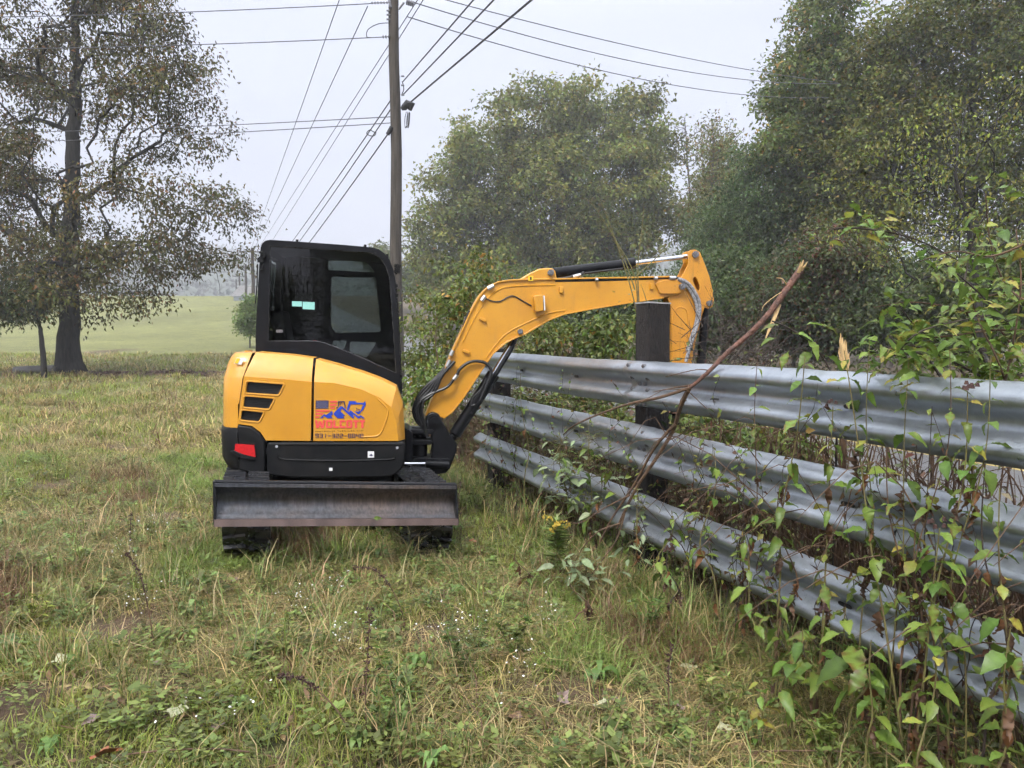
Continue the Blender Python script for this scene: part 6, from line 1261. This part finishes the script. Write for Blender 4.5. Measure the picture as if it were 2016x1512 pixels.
# weeds on the verge beyond the road
rng = np.random.default_rng(41); n_ = 16000; s_ = rng.uniform(-8, 45, n_); v_ = rng.uniform(10.6, 14.5, n_); X = RX+UU.x*s_+VV.x*v_; Y = RY+UU.y*s_+VV.y*v_
hh = (0.9+0.5*np.sin(s_*1.7)+0.4*np.sin(s_*0.6+2))*(0.5+0.25*(v_-10.6)); Z = tz_np(X, Y)+np.clip(hh, 0.25, 3)*rng.random(n_)
vw = obj('verge_weeds', leaves_mesh('verge_weeds', np.stack([X, Y, Z], 1), rng.standard_normal((n_, 3)), rng.standard_normal((n_, 3))*0.6+np.array([0, 0, 1.0]), rng.uniform(0.08, 0.2, n_), rng.uniform(0.04, 0.09, n_), np.clip(pal(n_, [(0.06, 0.075, 0.028), (0.09, 0.10, 0.035), (0.11, 0.07, 0.035)], [4, 3, 2], rng=rng), 0.01, 0.5)), M['leaf']); tag(vw, 'dark weedy growth along the far side of the road', 'weeds', kind='stuff')

# ------------------------------------------------------------------ grass
def tuft(kind, seed, far_):
    nb = 0.45 if far_ else 0.8; fw = 1.7 if far_ else 1.1
    rng = np.random.default_rng(seed); V = []; Fc = []; Cc = []
    def blade(b_, d_, h_, w_, bend, col):
        d_ = d_/np.linalg.norm(d_); sd_ = np.array([-d_[1], d_[0], 0]); k = 2; w_ = w_*fw; i0 = len(V)
        for i in range(k+1):
            t_ = i/k; c_ = b_+np.array([0, 0, 1])*h_*(t_-0.5*bend*t_*t_*1.2)+d_*h_*bend*t_*t_
            ww = w_*(1-t_**1.6)*0.5
            cc = col*(0.95+0.1*t_)
            if i < k: V.append(c_-sd_*ww); V.append(c_+sd_*ww); Cc.extend([cc, cc])
            else: V.append(c_); Cc.append(cc)
        for i in range(k-1): a_ = i0+2*i; Fc.append((a_, a_+1, a_+3)); Fc.append((a_, a_+3, a_+2))
        a_ = i0+2*(k-1); Fc.append((a_, a_+1, a_+2))
    if kind == 'lush':
        for q in range(int(46*nb)):
            a_ = rng.uniform(0, 6.28); r_ = 0.09*np.sqrt(rng.random()); col = np.array((0.19, 0.255, 0.052))*rng.uniform(0.6, 1.3)
            blade(np.array([r_*math.cos(a_), r_*math.sin(a_), -0.01]), np.append(rng.standard_normal(2), 0), rng.uniform(0.07, 0.20), rng.uniform(0.0035, 0.007), rng.uniform(0.4, 1.2), col)
    elif kind == 'rust':
        for q in range(int(40*nb)):
            a_ = rng.uniform(0, 6.28); r_ = 0.09*np.sqrt(rng.random()); col = np.array((0.20, 0.115, 0.062))*rng.uniform(0.5, 1.3)
            blade(np.array([r_*math.cos(a_), r_*math.sin(a_), -0.01]), np.append(rng.standard_normal(2), 0), rng.uniform(0.08, 0.26), rng.uniform(0.002, 0.004), rng.uniform(0.3, 1.2), col)
    elif kind == 'rosette':
        for q in range(9):
            a_ = q*0.7+rng.uniform(-0.2, 0.2); col = np.array((0.13, 0.20, 0.055))*rng.uniform(0.65, 1.4); L_ = rng.uniform(0.04, 0.085); w_ = L_*rng.uniform(0.16, 0.28); d_ = np.array([math.cos(a_), math.sin(a_), 0]); sd_ = np.array([-d_[1], d_[0], 0]); h0 = 0.03; hm = rng.uniform(0.04, 0.08)
            i0 = len(V); rows = [(0.0, 0.12, h0), (0.35, 0.75, hm*0.9), (0.65, 1.0, hm), (0.88, 0.6, hm*0.85), (1.0, 0.05, h0)]; tn = rng.uniform(0.85, 1.1)
            for (t_, ww, hh_) in rows: V.extend([d_*L_*t_-sd_*w_*ww+np.array([0, 0, hh_+0.01*ww]), d_*L_*t_+sd_*w_*ww+np.array([0, 0, hh_+0.01*ww])]); Cc.extend([col*tn, col])
            for q2 in range(4): Fc.extend([(i0+2*q2, i0+2*q2+1, i0+2*q2+3), (i0+2*q2, i0+2*q2+3, i0+2*q2+2)])
    elif kind == 'green':
        for q in range(int(34*nb)):
            a_ = rng.uniform(0, 6.28); r_ = 0.07*np.sqrt(rng.random()); col = np.array((0.23, 0.275, 0.052))*rng.uniform(0.55, 1.35)
            if rng.random() < 0.35: col = np.array((0.31, 0.26, 0.11))*rng.uniform(0.7, 1.2)
            blade(np.array([r_*math.cos(a_), r_*math.sin(a_), -0.01]), np.append(rng.standard_normal(2), 0), rng.uniform(0.04, 0.12), rng.uniform(0.003, 0.0055), rng.uniform(0.2, 1.0), col)
    elif kind == 'straw':
        for q in range(int(36*nb)):
            a_ = rng.uniform(0, 6.28); r_ = 0.08*np.sqrt(rng.random()); col = np.array((0.46, 0.36, 0.16))*rng.uniform(0.4, 1.3)
            if rng.random() < 0.3: col = np.array((0.15, 0.17, 0.05))*rng.uniform(0.7, 1.2)
            if rng.random() < 0.15: col = np.array((0.14, 0.08, 0.045))
            blade(np.array([r_*math.cos(a_), r_*math.sin(a_), -0.01]), np.append(rng.standard_normal(2), 0), rng.uniform(0.05, 0.20)*(1.4 if rng.random() < 0.12 else 1), rng.uniform(0.0028, 0.0054), rng.uniform(0.7, 1.7), col)
    elif kind == 'tall':
        for q in range(int(15*nb)):
            a_ = rng.uniform(0, 6.28); r_ = 0.05*np.sqrt(rng.random()); col = (np.array((0.15, 0.20, 0.055)) if rng.random() < 0.45 else np.array((0.42, 0.32, 0.16)))*rng.uniform(0.7, 1.25)
            blade(np.array([r_*math.cos(a_), r_*math.sin(a_), -0.01]), np.append(rng.standard_normal(2), 0), rng.uniform(0.16, 0.42), rng.uniform(0.003, 0.006), rng.uniform(0.3, 0.9), col)
    elif kind == 'weed':
        for q in range(int(30*nb)):
            a_ = rng.uniform(0, 6.28); r_ = 0.06*np.sqrt(rng.random()); h_ = rng.uniform(0.015, 0.09); col = np.array((0.15, 0.19, 0.05))*rng.uniform(0.55, 1.35); d_ = np.array([math.cos(a_*2.3), math.sin(a_*2.3), rng.uniform(-0.2, 0.5)]); sd_ = np.array([-d_[1], d_[0], 0]); L_ = rng.uniform(0.018, 0.04); w_ = L_*0.3
            c_ = np.array([r_*math.cos(a_), r_*math.sin(a_), h_]); i0 = len(V); V.extend([c_, c_+d_*L_*0.5+sd_*w_, c_+d_*L_, c_+d_*L_*0.5-sd_*w_]); Cc.extend([col]*4); Fc.append((i0, i0+1, i0+2)); Fc.append((i0, i0+2, i0+3))
        for q in range(6):
            blade(np.array([0.04*rng.standard_normal(), 0.04*rng.standard_normal(), -0.01]), np.append(rng.standard_normal(2), 0), rng.uniform(0.05, 0.12), 0.002, 0.5, np.array((0.11, 0.10, 0.04)))
    elif kind == 'litter':
        for q in range(int(16*nb)):
            a_ = rng.uniform(0, 6.28); r_ = 0.09*np.sqrt(rng.random()); col = np.array(((0.13, 0.075, 0.045), (0.20, 0.13, 0.07), (0.075, 0.045, 0.032), (0.34, 0.26, 0.13))[rng.integers(4)])*rng.uniform(0.7, 1.3); d_ = rng.standard_normal(3); d_[2] *= 0.25; d_ /= np.linalg.norm(d_); sd_ = np.array([-d_[1], d_[0], 0.2]); L_ = rng.uniform(0.02, 0.10); w_ = min(0.012, L_*0.3)*rng.uniform(0.15, 1)
            c_ = np.array([r_*math.cos(a_), r_*math.sin(a_), 0.012+0.02*rng.random()]); i0 = len(V); V.extend([c_, c_+d_*L_*0.5+sd_*w_, c_+d_*L_, c_+d_*L_*0.5-sd_*w_]); Cc.extend([col]*4); Fc.append((i0, i0+1, i0+2)); Fc.append((i0, i0+2, i0+3))
    return np.array(V), np.array(Fc), np.clip(np.array(Cc), 0.01, 0.7)
KINDS_ = ['green', 'straw', 'tall', 'weed', 'litter', 'rosette', 'rust', 'lush']; NV = 7
def scatter(name, label, kinds, P_, rot, scl, ix):
    """every tuft is real geometry in one mesh; far tufts come from lighter variants"""
    VV_, FF_, CC_ = [], [], []; base = 0; farm = P_[:, 1] > 10.5
    for i, kd in enumerate(kinds):
        for q in range(NV):
            for far_ in (False, True):
                sel = np.where((np.asarray(ix) == i*NV+q) & (farm == far_))[0]
                if len(sel) == 0: continue
                V, Fc, Cc = tuft(kd, 100+10*KINDS_.index(kd)+q, far_); n_, m_ = len(V), len(sel)
                cz, sz = np.cos(rot[sel, 2]), np.sin(rot[sel, 2]); sc_ = scl[sel][:, None]
                X = (V[None, :, 0]*cz[:, None]-V[None, :, 1]*sz[:, None])*sc_; Y = (V[None, :, 0]*sz[:, None]+V[None, :, 1]*cz[:, None])*sc_; Z = np.repeat(V[None, :, 2], m_, 0)*sc_
                X = X+Z*rot[sel, 0][:, None]; Y = Y+Z*rot[sel, 1][:, None]
                VV_.append((np.stack([X, Y, Z], 2)+P_[sel][:, None, :]).reshape(-1, 3))
                FF_.append((Fc[None]+(base+np.arange(m_)*n_)[:, None, None]).reshape(-1, 3)); base += n_*m_
                tone = rng.uniform(0.72, 1.3, (m_, 1, 1))*np.array([1, 1, 1.0])+rng.normal(0, 0.06, (m_, 1, 3)); CC_.append((Cc[None]*tone).reshape(-1, 3))
    me = npmesh(name, np.concatenate(VV_), np.concatenate(FF_), np.clip(np.concatenate(CC_), 0.01, 0.7))
    return tag(obj(name, me, M['grass']), label, 'grass', kind='stuff')
rng = np.random.default_rng(77)
def inview(x, y): return abs(x) < 0.74*y+0.5
pts = {k: [] for k in KINDS_}
def drop(n_, y0, y1, smin, smax):
    for _ in range(n_):
        y = math.sqrt(rng.uniform(y0*y0, y1*y1)); x = rng.uniform(-0.74*y-2.0, 0.74*y+0.4); s_, v_ = sv(x, y)
        if v_ > 1.2 and y < 20: continue
        if v_ > 2.0: continue
        if s_ > 0 and v_ > -0.0 and rng.random() < 0.45: continue
        tr = Vector((x, y))-UC; r_ = tr.dot(ER); a_ = tr.dot(EA)
        if abs(a_) < 1.12 and 0.49 < abs(r_) < 0.83: continue
        if math.hypot((x-TREE.x-2.6)/4.4, (y-TREE.y+0.25)/1.0) < 1.0 and rng.random() < 0.93: continue
        straw, soil, n3 = fields(x, y)
        if rng.random() < soil*0.88: continue
        u_ = rng.random(); edge = max(0, 1-abs(v_+0.15)/0.55) if y < 12 else 0
        if edge > 0.2 and u_ < 0.18*edge+0.02: kd = 'tall'
        elif y < 9 and u_ < 0.05: kd = 'tall'
        elif math.hypot((x+4.0)/1.0, (y-4.55)/0.5)+0.5*n3 < 1.0 and rng.random() < 0.6: kd = 'rust'
        elif y < 12 and noise.noise(Vector((x*0.9, y*0.9, 20))) > 0.32 and rng.random() < 0.5: kd = 'rust'
        elif y < 12 and noise.noise(Vector((x*0.7+5, y*0.8, 31))) > 0.22 and rng.random() < 0.55: kd = 'lush'
        elif u_ < 0.06 and y < 9: kd = 'rosette'
        elif u_ < 0.16 and y < 10: kd = 'litter'
        elif u_ < 0.30 and y < 10 : kd = 'weed'
        elif rng.random() < straw: kd = 'straw'
        else: kd = 'green'
        cl = 1+0.75*max(0, noise.noise(Vector((x*2.1, y*2.1, 55))))
        pts[kd].append((x, y, tz(x, y), rng.uniform(smin, smax)*cl))
drop(16000, 2.2, 6.0, 0.7, 1.25); drop(10500, 6.0, 11, 0.85, 1.5); drop(9000, 11, 20, 1.2, 2.4); drop(8000, 20, 40, 1.8, 3.2)
for (nm, lb, kds) in (('grass', 'short green meadow grass and small weeds over the field', ['green', 'weed', 'rosette', 'lush']), ('dry_grass', 'dry straw-coloured grass tufts over the field', ['straw', 'litter', 'rust']), ('tall_grass', 'longer grass blades along the rail and in the meadow', ['tall'])):
    A = []; ix = []
    for i, kd in enumerate(kds):
        for p in pts[kd]: A.append(p); ix.append(i*NV+rng.integers(NV))
    A = np.array(A); n_ = len(A); rot = np.stack([rng.normal(0, 0.12, n_), rng.normal(0, 0.12, n_), rng.uniform(0, 6.28, n_)], 1)
    scatter(nm, lb, kds, A[:, :3], rot, A[:, 3], ix)

# ------------------------------------------------------------------ wild flowers, dock stalks, fallen leaves
def gpt(px_, py_):
    z = 0.0
    for _ in range(4):
        xn = (px_-CX)/F; yn = (CY-py_)/F; d_ = Vector((xn, CT+yn*ST, -ST+yn*CT)); t_ = (z-CAMZ)/d_.z; x, y = d_.x*t_, d_.y*t_; z = tz(x, y)
    return Vector((x, y, z))
ra = random.Random(9)
def aster(label, px_, py_, h_, wd, nfl, nst=7):
    nfl = int(nfl*0.55)
    b_ = gpt(px_, py_); e = thing('white_aster', label, 'flower', tuple(b_), 'white asters in the meadow'); mb = MB(); fl = MB()
    for q in range(nst):
        a_ = ra.uniform(0, 6.28); t_ = b_+Vector((math.cos(a_)*wd*ra.random(), math.sin(a_)*wd*ra.random(), h_*ra.uniform(0.6, 1.05))); md = b_.lerp(t_, 0.5)+Vector((ra.gauss(0, 0.02), ra.gauss(0, 0.02), 0.02)); mb.tube([b_, md, t_], [0.0025, 0.002, 0.001], 4)
        for j in range(nfl//nst):
            c_ = md.lerp(t_, ra.random())+Vector((ra.gauss(0, 0.055), ra.gauss(0, 0.055), ra.gauss(0.01, 0.035))); tl = Vector((ra.gauss(0, 0.4), ra.gauss(0, 0.4), 1)).normalized(); s_ = ra.uniform(0.003, 0.0058); u_ = tl.orthogonal().normalized(); w_ = tl.cross(u_)
            fl.add([c_+(u_*math.cos(6.283*k/7)+w_*math.sin(6.283*k/7))*s_ for k in range(7)]+[c_+tl*0.002], [(k, (k+1) % 7, 7) for k in range(7)]); mb.tube([c_, md.lerp(t_, ra.random())], [0.0007, 0.001], 3, cap=False)
    mb.build('stems', M['stem_gr'], e, kind='stuff'); o = fl.build('flowers', M['flower'], e, kind='stuff'); return e
aster('white aster clump at the far left of the meadow before the tracks', 250, 1130, 0.30, 0.16, 60)
aster('white asters just left of the left track', 300, 1075, 0.28, 0.14, 40)
aster('white asters on a dark twiggy stem left of the centre', 285, 1250, 0.32, 0.12, 40)
aster('white aster patch in the grass in front of the blade', 590, 1225, 0.22, 0.16, 60)
aster('white aster patch right below the blade\'s middle', 660, 1180, 0.20, 0.14, 45)
aster('white aster patch beside the arched dark seed stalk', 690, 1300, 0.22, 0.14, 50)
aster('white aster clump among dark leaves near the centre', 900, 1290, 0.22, 0.20, 90, 9)
aster('sparse white asters low at the bottom centre', 1010, 1360, 0.16, 0.18, 50)
aster('scattered white asters at the bottom left', 440, 1440, 0.12, 0.2, 30)
aster('white asters below the goldenrod', 1090, 1250, 0.18, 0.16, 40)
def meadow_weed(label, px_, py_, h_, n_lf, c1, lean):
    b_ = gpt(px_, py_); e = thing('meadow_weed', label, 'weed', tuple(b_), 'loose weeds in the meadow'); rng = np.random.default_rng(px_); mb = MB(); C = []; ax = []
    for q in range(5):
        a_ = rng.uniform(0, 6.28); tp = b_+Vector((math.cos(a_)*0.09+lean, math.sin(a_)*0.07, h_*rng.uniform(0.55, 1.05))); P_ = bez([b_, b_.lerp(tp, 0.5)+Vector((rng.normal(0, 0.015), rng.normal(0, 0.015), 0.02)), tp], 5); mb.tube(P_, [0.0028*(1-0.6*i/(len(P_)-1)) for i in range(len(P_))], 5)
        for j in range(n_lf): t_ = rng.uniform(0.15, 1); p = P_[int(t_*(len(P_)-1))]; C.append(tuple(p)); d_ = rng.standard_normal(3); d_[2] = abs(d_[2])*0.5; ax.append(d_)
    mb.build('stems', M['stem_gr'], e, kind='stuff'); n_ = len(C)
    obj('foliage', leaves_mesh('foliage', np.array(C), np.array(ax), rng.standard_normal((n_, 3))*0.4+np.array([0, 0, 1.0]), rng.uniform(0.025, 0.065, n_), rng.uniform(0.007, 0.018, n_), pal(n_, [c1, tuple(x*0.7 for x in c1)], [1, 1], rng=rng)), M['weedleaf'], e)['kind'] = 'stuff'
meadow_weed('bushy dark green weed among the centre asters', 905, 1330, 0.26, 34, (0.10, 0.16, 0.045), 0.02)
meadow_weed('loose green weed left of the centre aster clump', 800, 1400, 0.30, 26, (0.15, 0.22, 0.055), -0.03)
meadow_weed('loose bright weed between the goldenrod and the centre', 1010, 1300, 0.26, 26, (0.17, 0.24, 0.06), 0.0)
meadow_weed('straggly weed beside the arched stalk at the bottom', 745, 1470, 0.32, 24, (0.14, 0.20, 0.05), 0.04)
meadow_weed('straggly weed in front of the blade\'s left half', 560, 1300, 0.24, 20, (0.17, 0.20, 0.06), 0.02)
meadow_weed('leafy weed under the middle of the lowest rail', 1270, 1260, 0.28, 30, (0.14, 0.21, 0.05), 0.0)
meadow_weed('leafy weed right of the black seed stalk below the rails', 1420, 1420, 0.22, 26, (0.16, 0.22, 0.055), 0.0)
meadow_weed('tuft of leafy weed at the left edge of the meadow', 60, 1240, 0.20, 30, (0.20, 0.24, 0.05), 0.0)
meadow_weed('feathery weed at the right foot of the blade', 945, 1010, 0.32, 30, (0.16, 0.22, 0.06), 0.0)
meadow_weed('feathery weed at the far end of the lowest rail', 990, 960, 0.34, 34, (0.12, 0.18, 0.05), 0.0)
meadow_weed('low clover-like weed in the bottom right before the rails', 1620, 1480, 0.14, 40, (0.16, 0.24, 0.05), 0.0)
def dock(label, l, dep_py, r0=0.0035):
    b_ = gpt(l[0][0], dep_py); Y = b_.y; e = thing('dock_stalk', label, 'weed', tuple(b_), 'dry seed stalks'); P_ = bez([at(x_, y_, Y) for x_, y_ in l], 6); k = len(P_); mb = MB(); mb.tube(P_, [r0*(1-0.5*i/(k-1)) for i in range(k)], 5); mb.build('stem', M['stem_br'], e, smooth=True); mb = MB()
    for i in range(int(k*0.5), k):
        for q in range(7):
            c_ = P_[i]+Vector((ra.gauss(0, 0.006), ra.gauss(0, 0.006), ra.gauss(0, 0.006))); mb.tube([c_, c_+Vector((ra.gauss(0, .006), ra.gauss(0, .006), ra.gauss(0, .006)))], [0.004, 0.0015], 4)
    mb.build('seed_head', M['seed'], e, kind='stuff')
dock('arched dark-red seed stalk in front of the blade\'s right half', [(800, 1250), (790, 1200), (765, 1150), (735, 1120), (697, 1117)], 1255)
dock('arched dark seed stalk at the bottom centre-left', [(705, 1470), (665, 1400), (620, 1355), (590, 1335), (553, 1330)], 1475)
dock('upright dark twig standing in the grass left of the arched stalk', [(722, 1450), (720, 1370), (724, 1290), (728, 1200)], 1455, 0.003)
dock('dark twiggy stalk in the meadow below the left track', [(305, 1285), (292, 1200), (275, 1130), (250, 1090)], 1285, 0.004)
dock('black seed stalk against the right edge of the blade', [(905, 1065), (908, 1030), (903, 990), (906, 950)], 1070, 0.003)
dock('black seed stalk below the lowest rail\'s middle', [(1318, 1420), (1316, 1340), (1322, 1270)], 1425, 0.003)
dock('dark leggy stalk behind the left meadow flowers', [(255, 1110), (256, 1060), (258, 1010)], 1110, 0.003)
# horizontal bramble cane along the bottom
for (lb, l, py_) in (('long bare bramble cane lying across the bottom right', [(1300, 1500), (1420, 1484), (1560, 1478), (1720, 1482), (1800, 1490)], 1505), ('long bare bramble cane lying across the bottom left', [(210, 1490), (330, 1477), (440, 1475), (540, 1490), (620, 1512)], 1505)):
    b_ = gpt(l[2][0], py_); P_ = bez([at(x_, y_, b_.y) for x_, y_ in l], 6); mb = MB(); mb.tube(P_, 0.0035, 6); tag(mb.build('bramble_cane', M['stem_br'], None, smooth=True), lb, 'cane')
def fallen(k):
    rng = np.random.default_rng(k); n_ = 14; V = [(0, 0, 0.006)]; sx_ = rng.uniform(0.55, 0.8)
    for i in range(n_):
        a_ = 2*math.pi*i/n_; r_ = (0.75+0.25*math.cos(5*a_+k))*(1+0.1*rng.standard_normal()); V.append((r_*math.cos(a_), r_*math.sin(a_)*sx_, 0.25*math.sin(a_*2+k)*rng.uniform(0.4, 1)+0.1))
    me = pymesh('fallen_leaf', V, [(0, 1+i, 1+(i+1) % n_) for i in range(n_)]); me.polygons.foreach_set('use_smooth', [True]*n_); return me
FC = {'brown': ((0.15, 0.085, 0.055), 'curled brown leaf lying in the grass', 'brown leaves on the grass'), 'mauve': ((0.21, 0.145, 0.13), 'wet mauve-grey leaf lying in the grass', 'mauve leaves on the grass'), 'pale': ((0.42, 0.42, 0.26), 'pale cream-green leaf lying in the grass', 'pale leaves on the grass'), 'rust': ((0.26, 0.085, 0.03), 'rust-orange leaf lying in the grass', 'rust leaves on the grass')}
FM = {}
for k, (nm, (c, lb, gp2)) in enumerate(FC.items()):
    mt = pm('fallen_'+nm, c, tuple(x*0.7 for x in c), rough=0.45, scale=20); FM[nm] = [fallen(k*3+j) for j in range(3)]
    for me in FM[nm]: me.materials.append(mt)
def drop_leaf(px_, py_, nm, s_, where):
    p = gpt(px_, py_); o = obj('fallen_leaf', ra.choice(FM[nm]), None, None, Matrix.Translation(p+Vector((0, 0, 0.045))) @ Matrix.Rotation(ra.uniform(0, 6.28), 4, 'Z') @ Matrix.Rotation(ra.gauss(0, 0.35), 4, 'X') @ Matrix.Scale(s_*ra.uniform(0.8, 1.25), 4)); tag(o, FC[nm][1]+' '+where, 'leaf', 'fallen leaves on the grass')
for (x_, y_, nm, s_, wh) in [(965, 1185, 'mauve', .07, 'below the right end of the blade'), (1105, 1395, 'mauve', .05, 'left of a pale leaf pair at bottom centre'), (1215, 1400, 'mauve', .045, 'right of a pale leaf pair at bottom centre'), (1325, 1410, 'mauve', .055, 'between bottom centre and the bramble cane'),
    (190, 1437, 'mauve', .05, 'in the bottom left corner'), (430, 1450, 'mauve', .05, 'at the lower left beside a brown one'), (470, 1155, 'mauve', .06, 'just below the left track'), (310, 1325, 'mauve', .04, 'by the foot of the dark twiggy stalk'), (445, 1400, 'brown', .06, 'at the lower left above a mauve one'), (175, 1170, 'brown', .05, 'at the far left edge of the meadow'),
    (1345, 1172, 'pale', .05, 'under the lowest rail near the dark dead stalk'), (1360, 1332, 'pale', .05, 'beside the black seed stalk below the rails'), (1190, 1402, 'pale', .035, 'in a pair at bottom centre, the right one'), (1172, 1407, 'pale', .035, 'in a pair at bottom centre, the left one'), (1430, 1455, 'pale', .045, 'just above the right bramble cane'), (112, 1320, 'pale', .08, 'largest at the far left'), (345, 1420, 'pale', .07, 'at the lower left among clover'),
    (210, 1505, 'rust', .07, 'at the very bottom left'), (315, 1040, 'rust', .05, 'left of the left track'), (930, 1076, 'rust', .05, 'right of the right track'), (1418, 1270, 'rust', .06, 'standing under the lowest rail'), (1790, 1450, 'pale', .08, 'in the bottom right corner'), (735, 1340, 'brown', .05, 'near the upright dark twig'), (1010, 1430, 'brown', .045, 'at the bottom edge right of centre')]: drop_leaf(x_, y_, nm, s_, wh)
# leaf litter under the oak
rng = np.random.default_rng(8); n_ = 2600; X = TREE.x+2.6+rng.normal(0, 2.6, n_); Y = TREE.y-0.25+rng.normal(0, 0.6, n_); Z = tz_np(X, Y)+0.01+0.03*rng.random(n_)
ll = obj('leaf_litter', leaves_mesh('leaf_litter', np.stack([X, Y, Z], 1), rng.standard_normal((n_, 3))*np.array([1, 1, 0.2]), rng.standard_normal((n_, 3))*0.3+np.array([0, 0, 1.0]), rng.uniform(0.08, 0.16, n_), rng.uniform(0.05, 0.09, n_), np.clip(pal(n_, [(0.12, 0.06, 0.04), (0.08, 0.045, 0.035), (0.19, 0.13, 0.11)], [3, 3, 1.5], rng=rng), 0.01, 0.5)), M['deadleaf']); tag(ll, 'wet brown leaf litter on the mud under the oak', 'leaves', kind='stuff')

# ------------------------------------------------------------------ mist
mb = MB(); mb.box((0, 460, 66.5), (800, 560, 68.5)); hz = mb.build('haze', None, None, kind='stuff')
m, n, out = newmat('haze'); pv_ = n.nodes.new('ShaderNodeVolumePrincipled'); pv_.inputs['Color'].default_value = (0.93, 0.95, 1.0, 1); pv_.inputs['Density'].default_value = 0.0016; pv_.inputs['Anisotropy'].default_value = 0.2
n.links.new(pv_.outputs[0], out.inputs['Volume']); hz.data.materials.clear(); hz.data.materials.append(m); hz['label'] = 'pale mist over the field'; hz['category'] = 'mist'
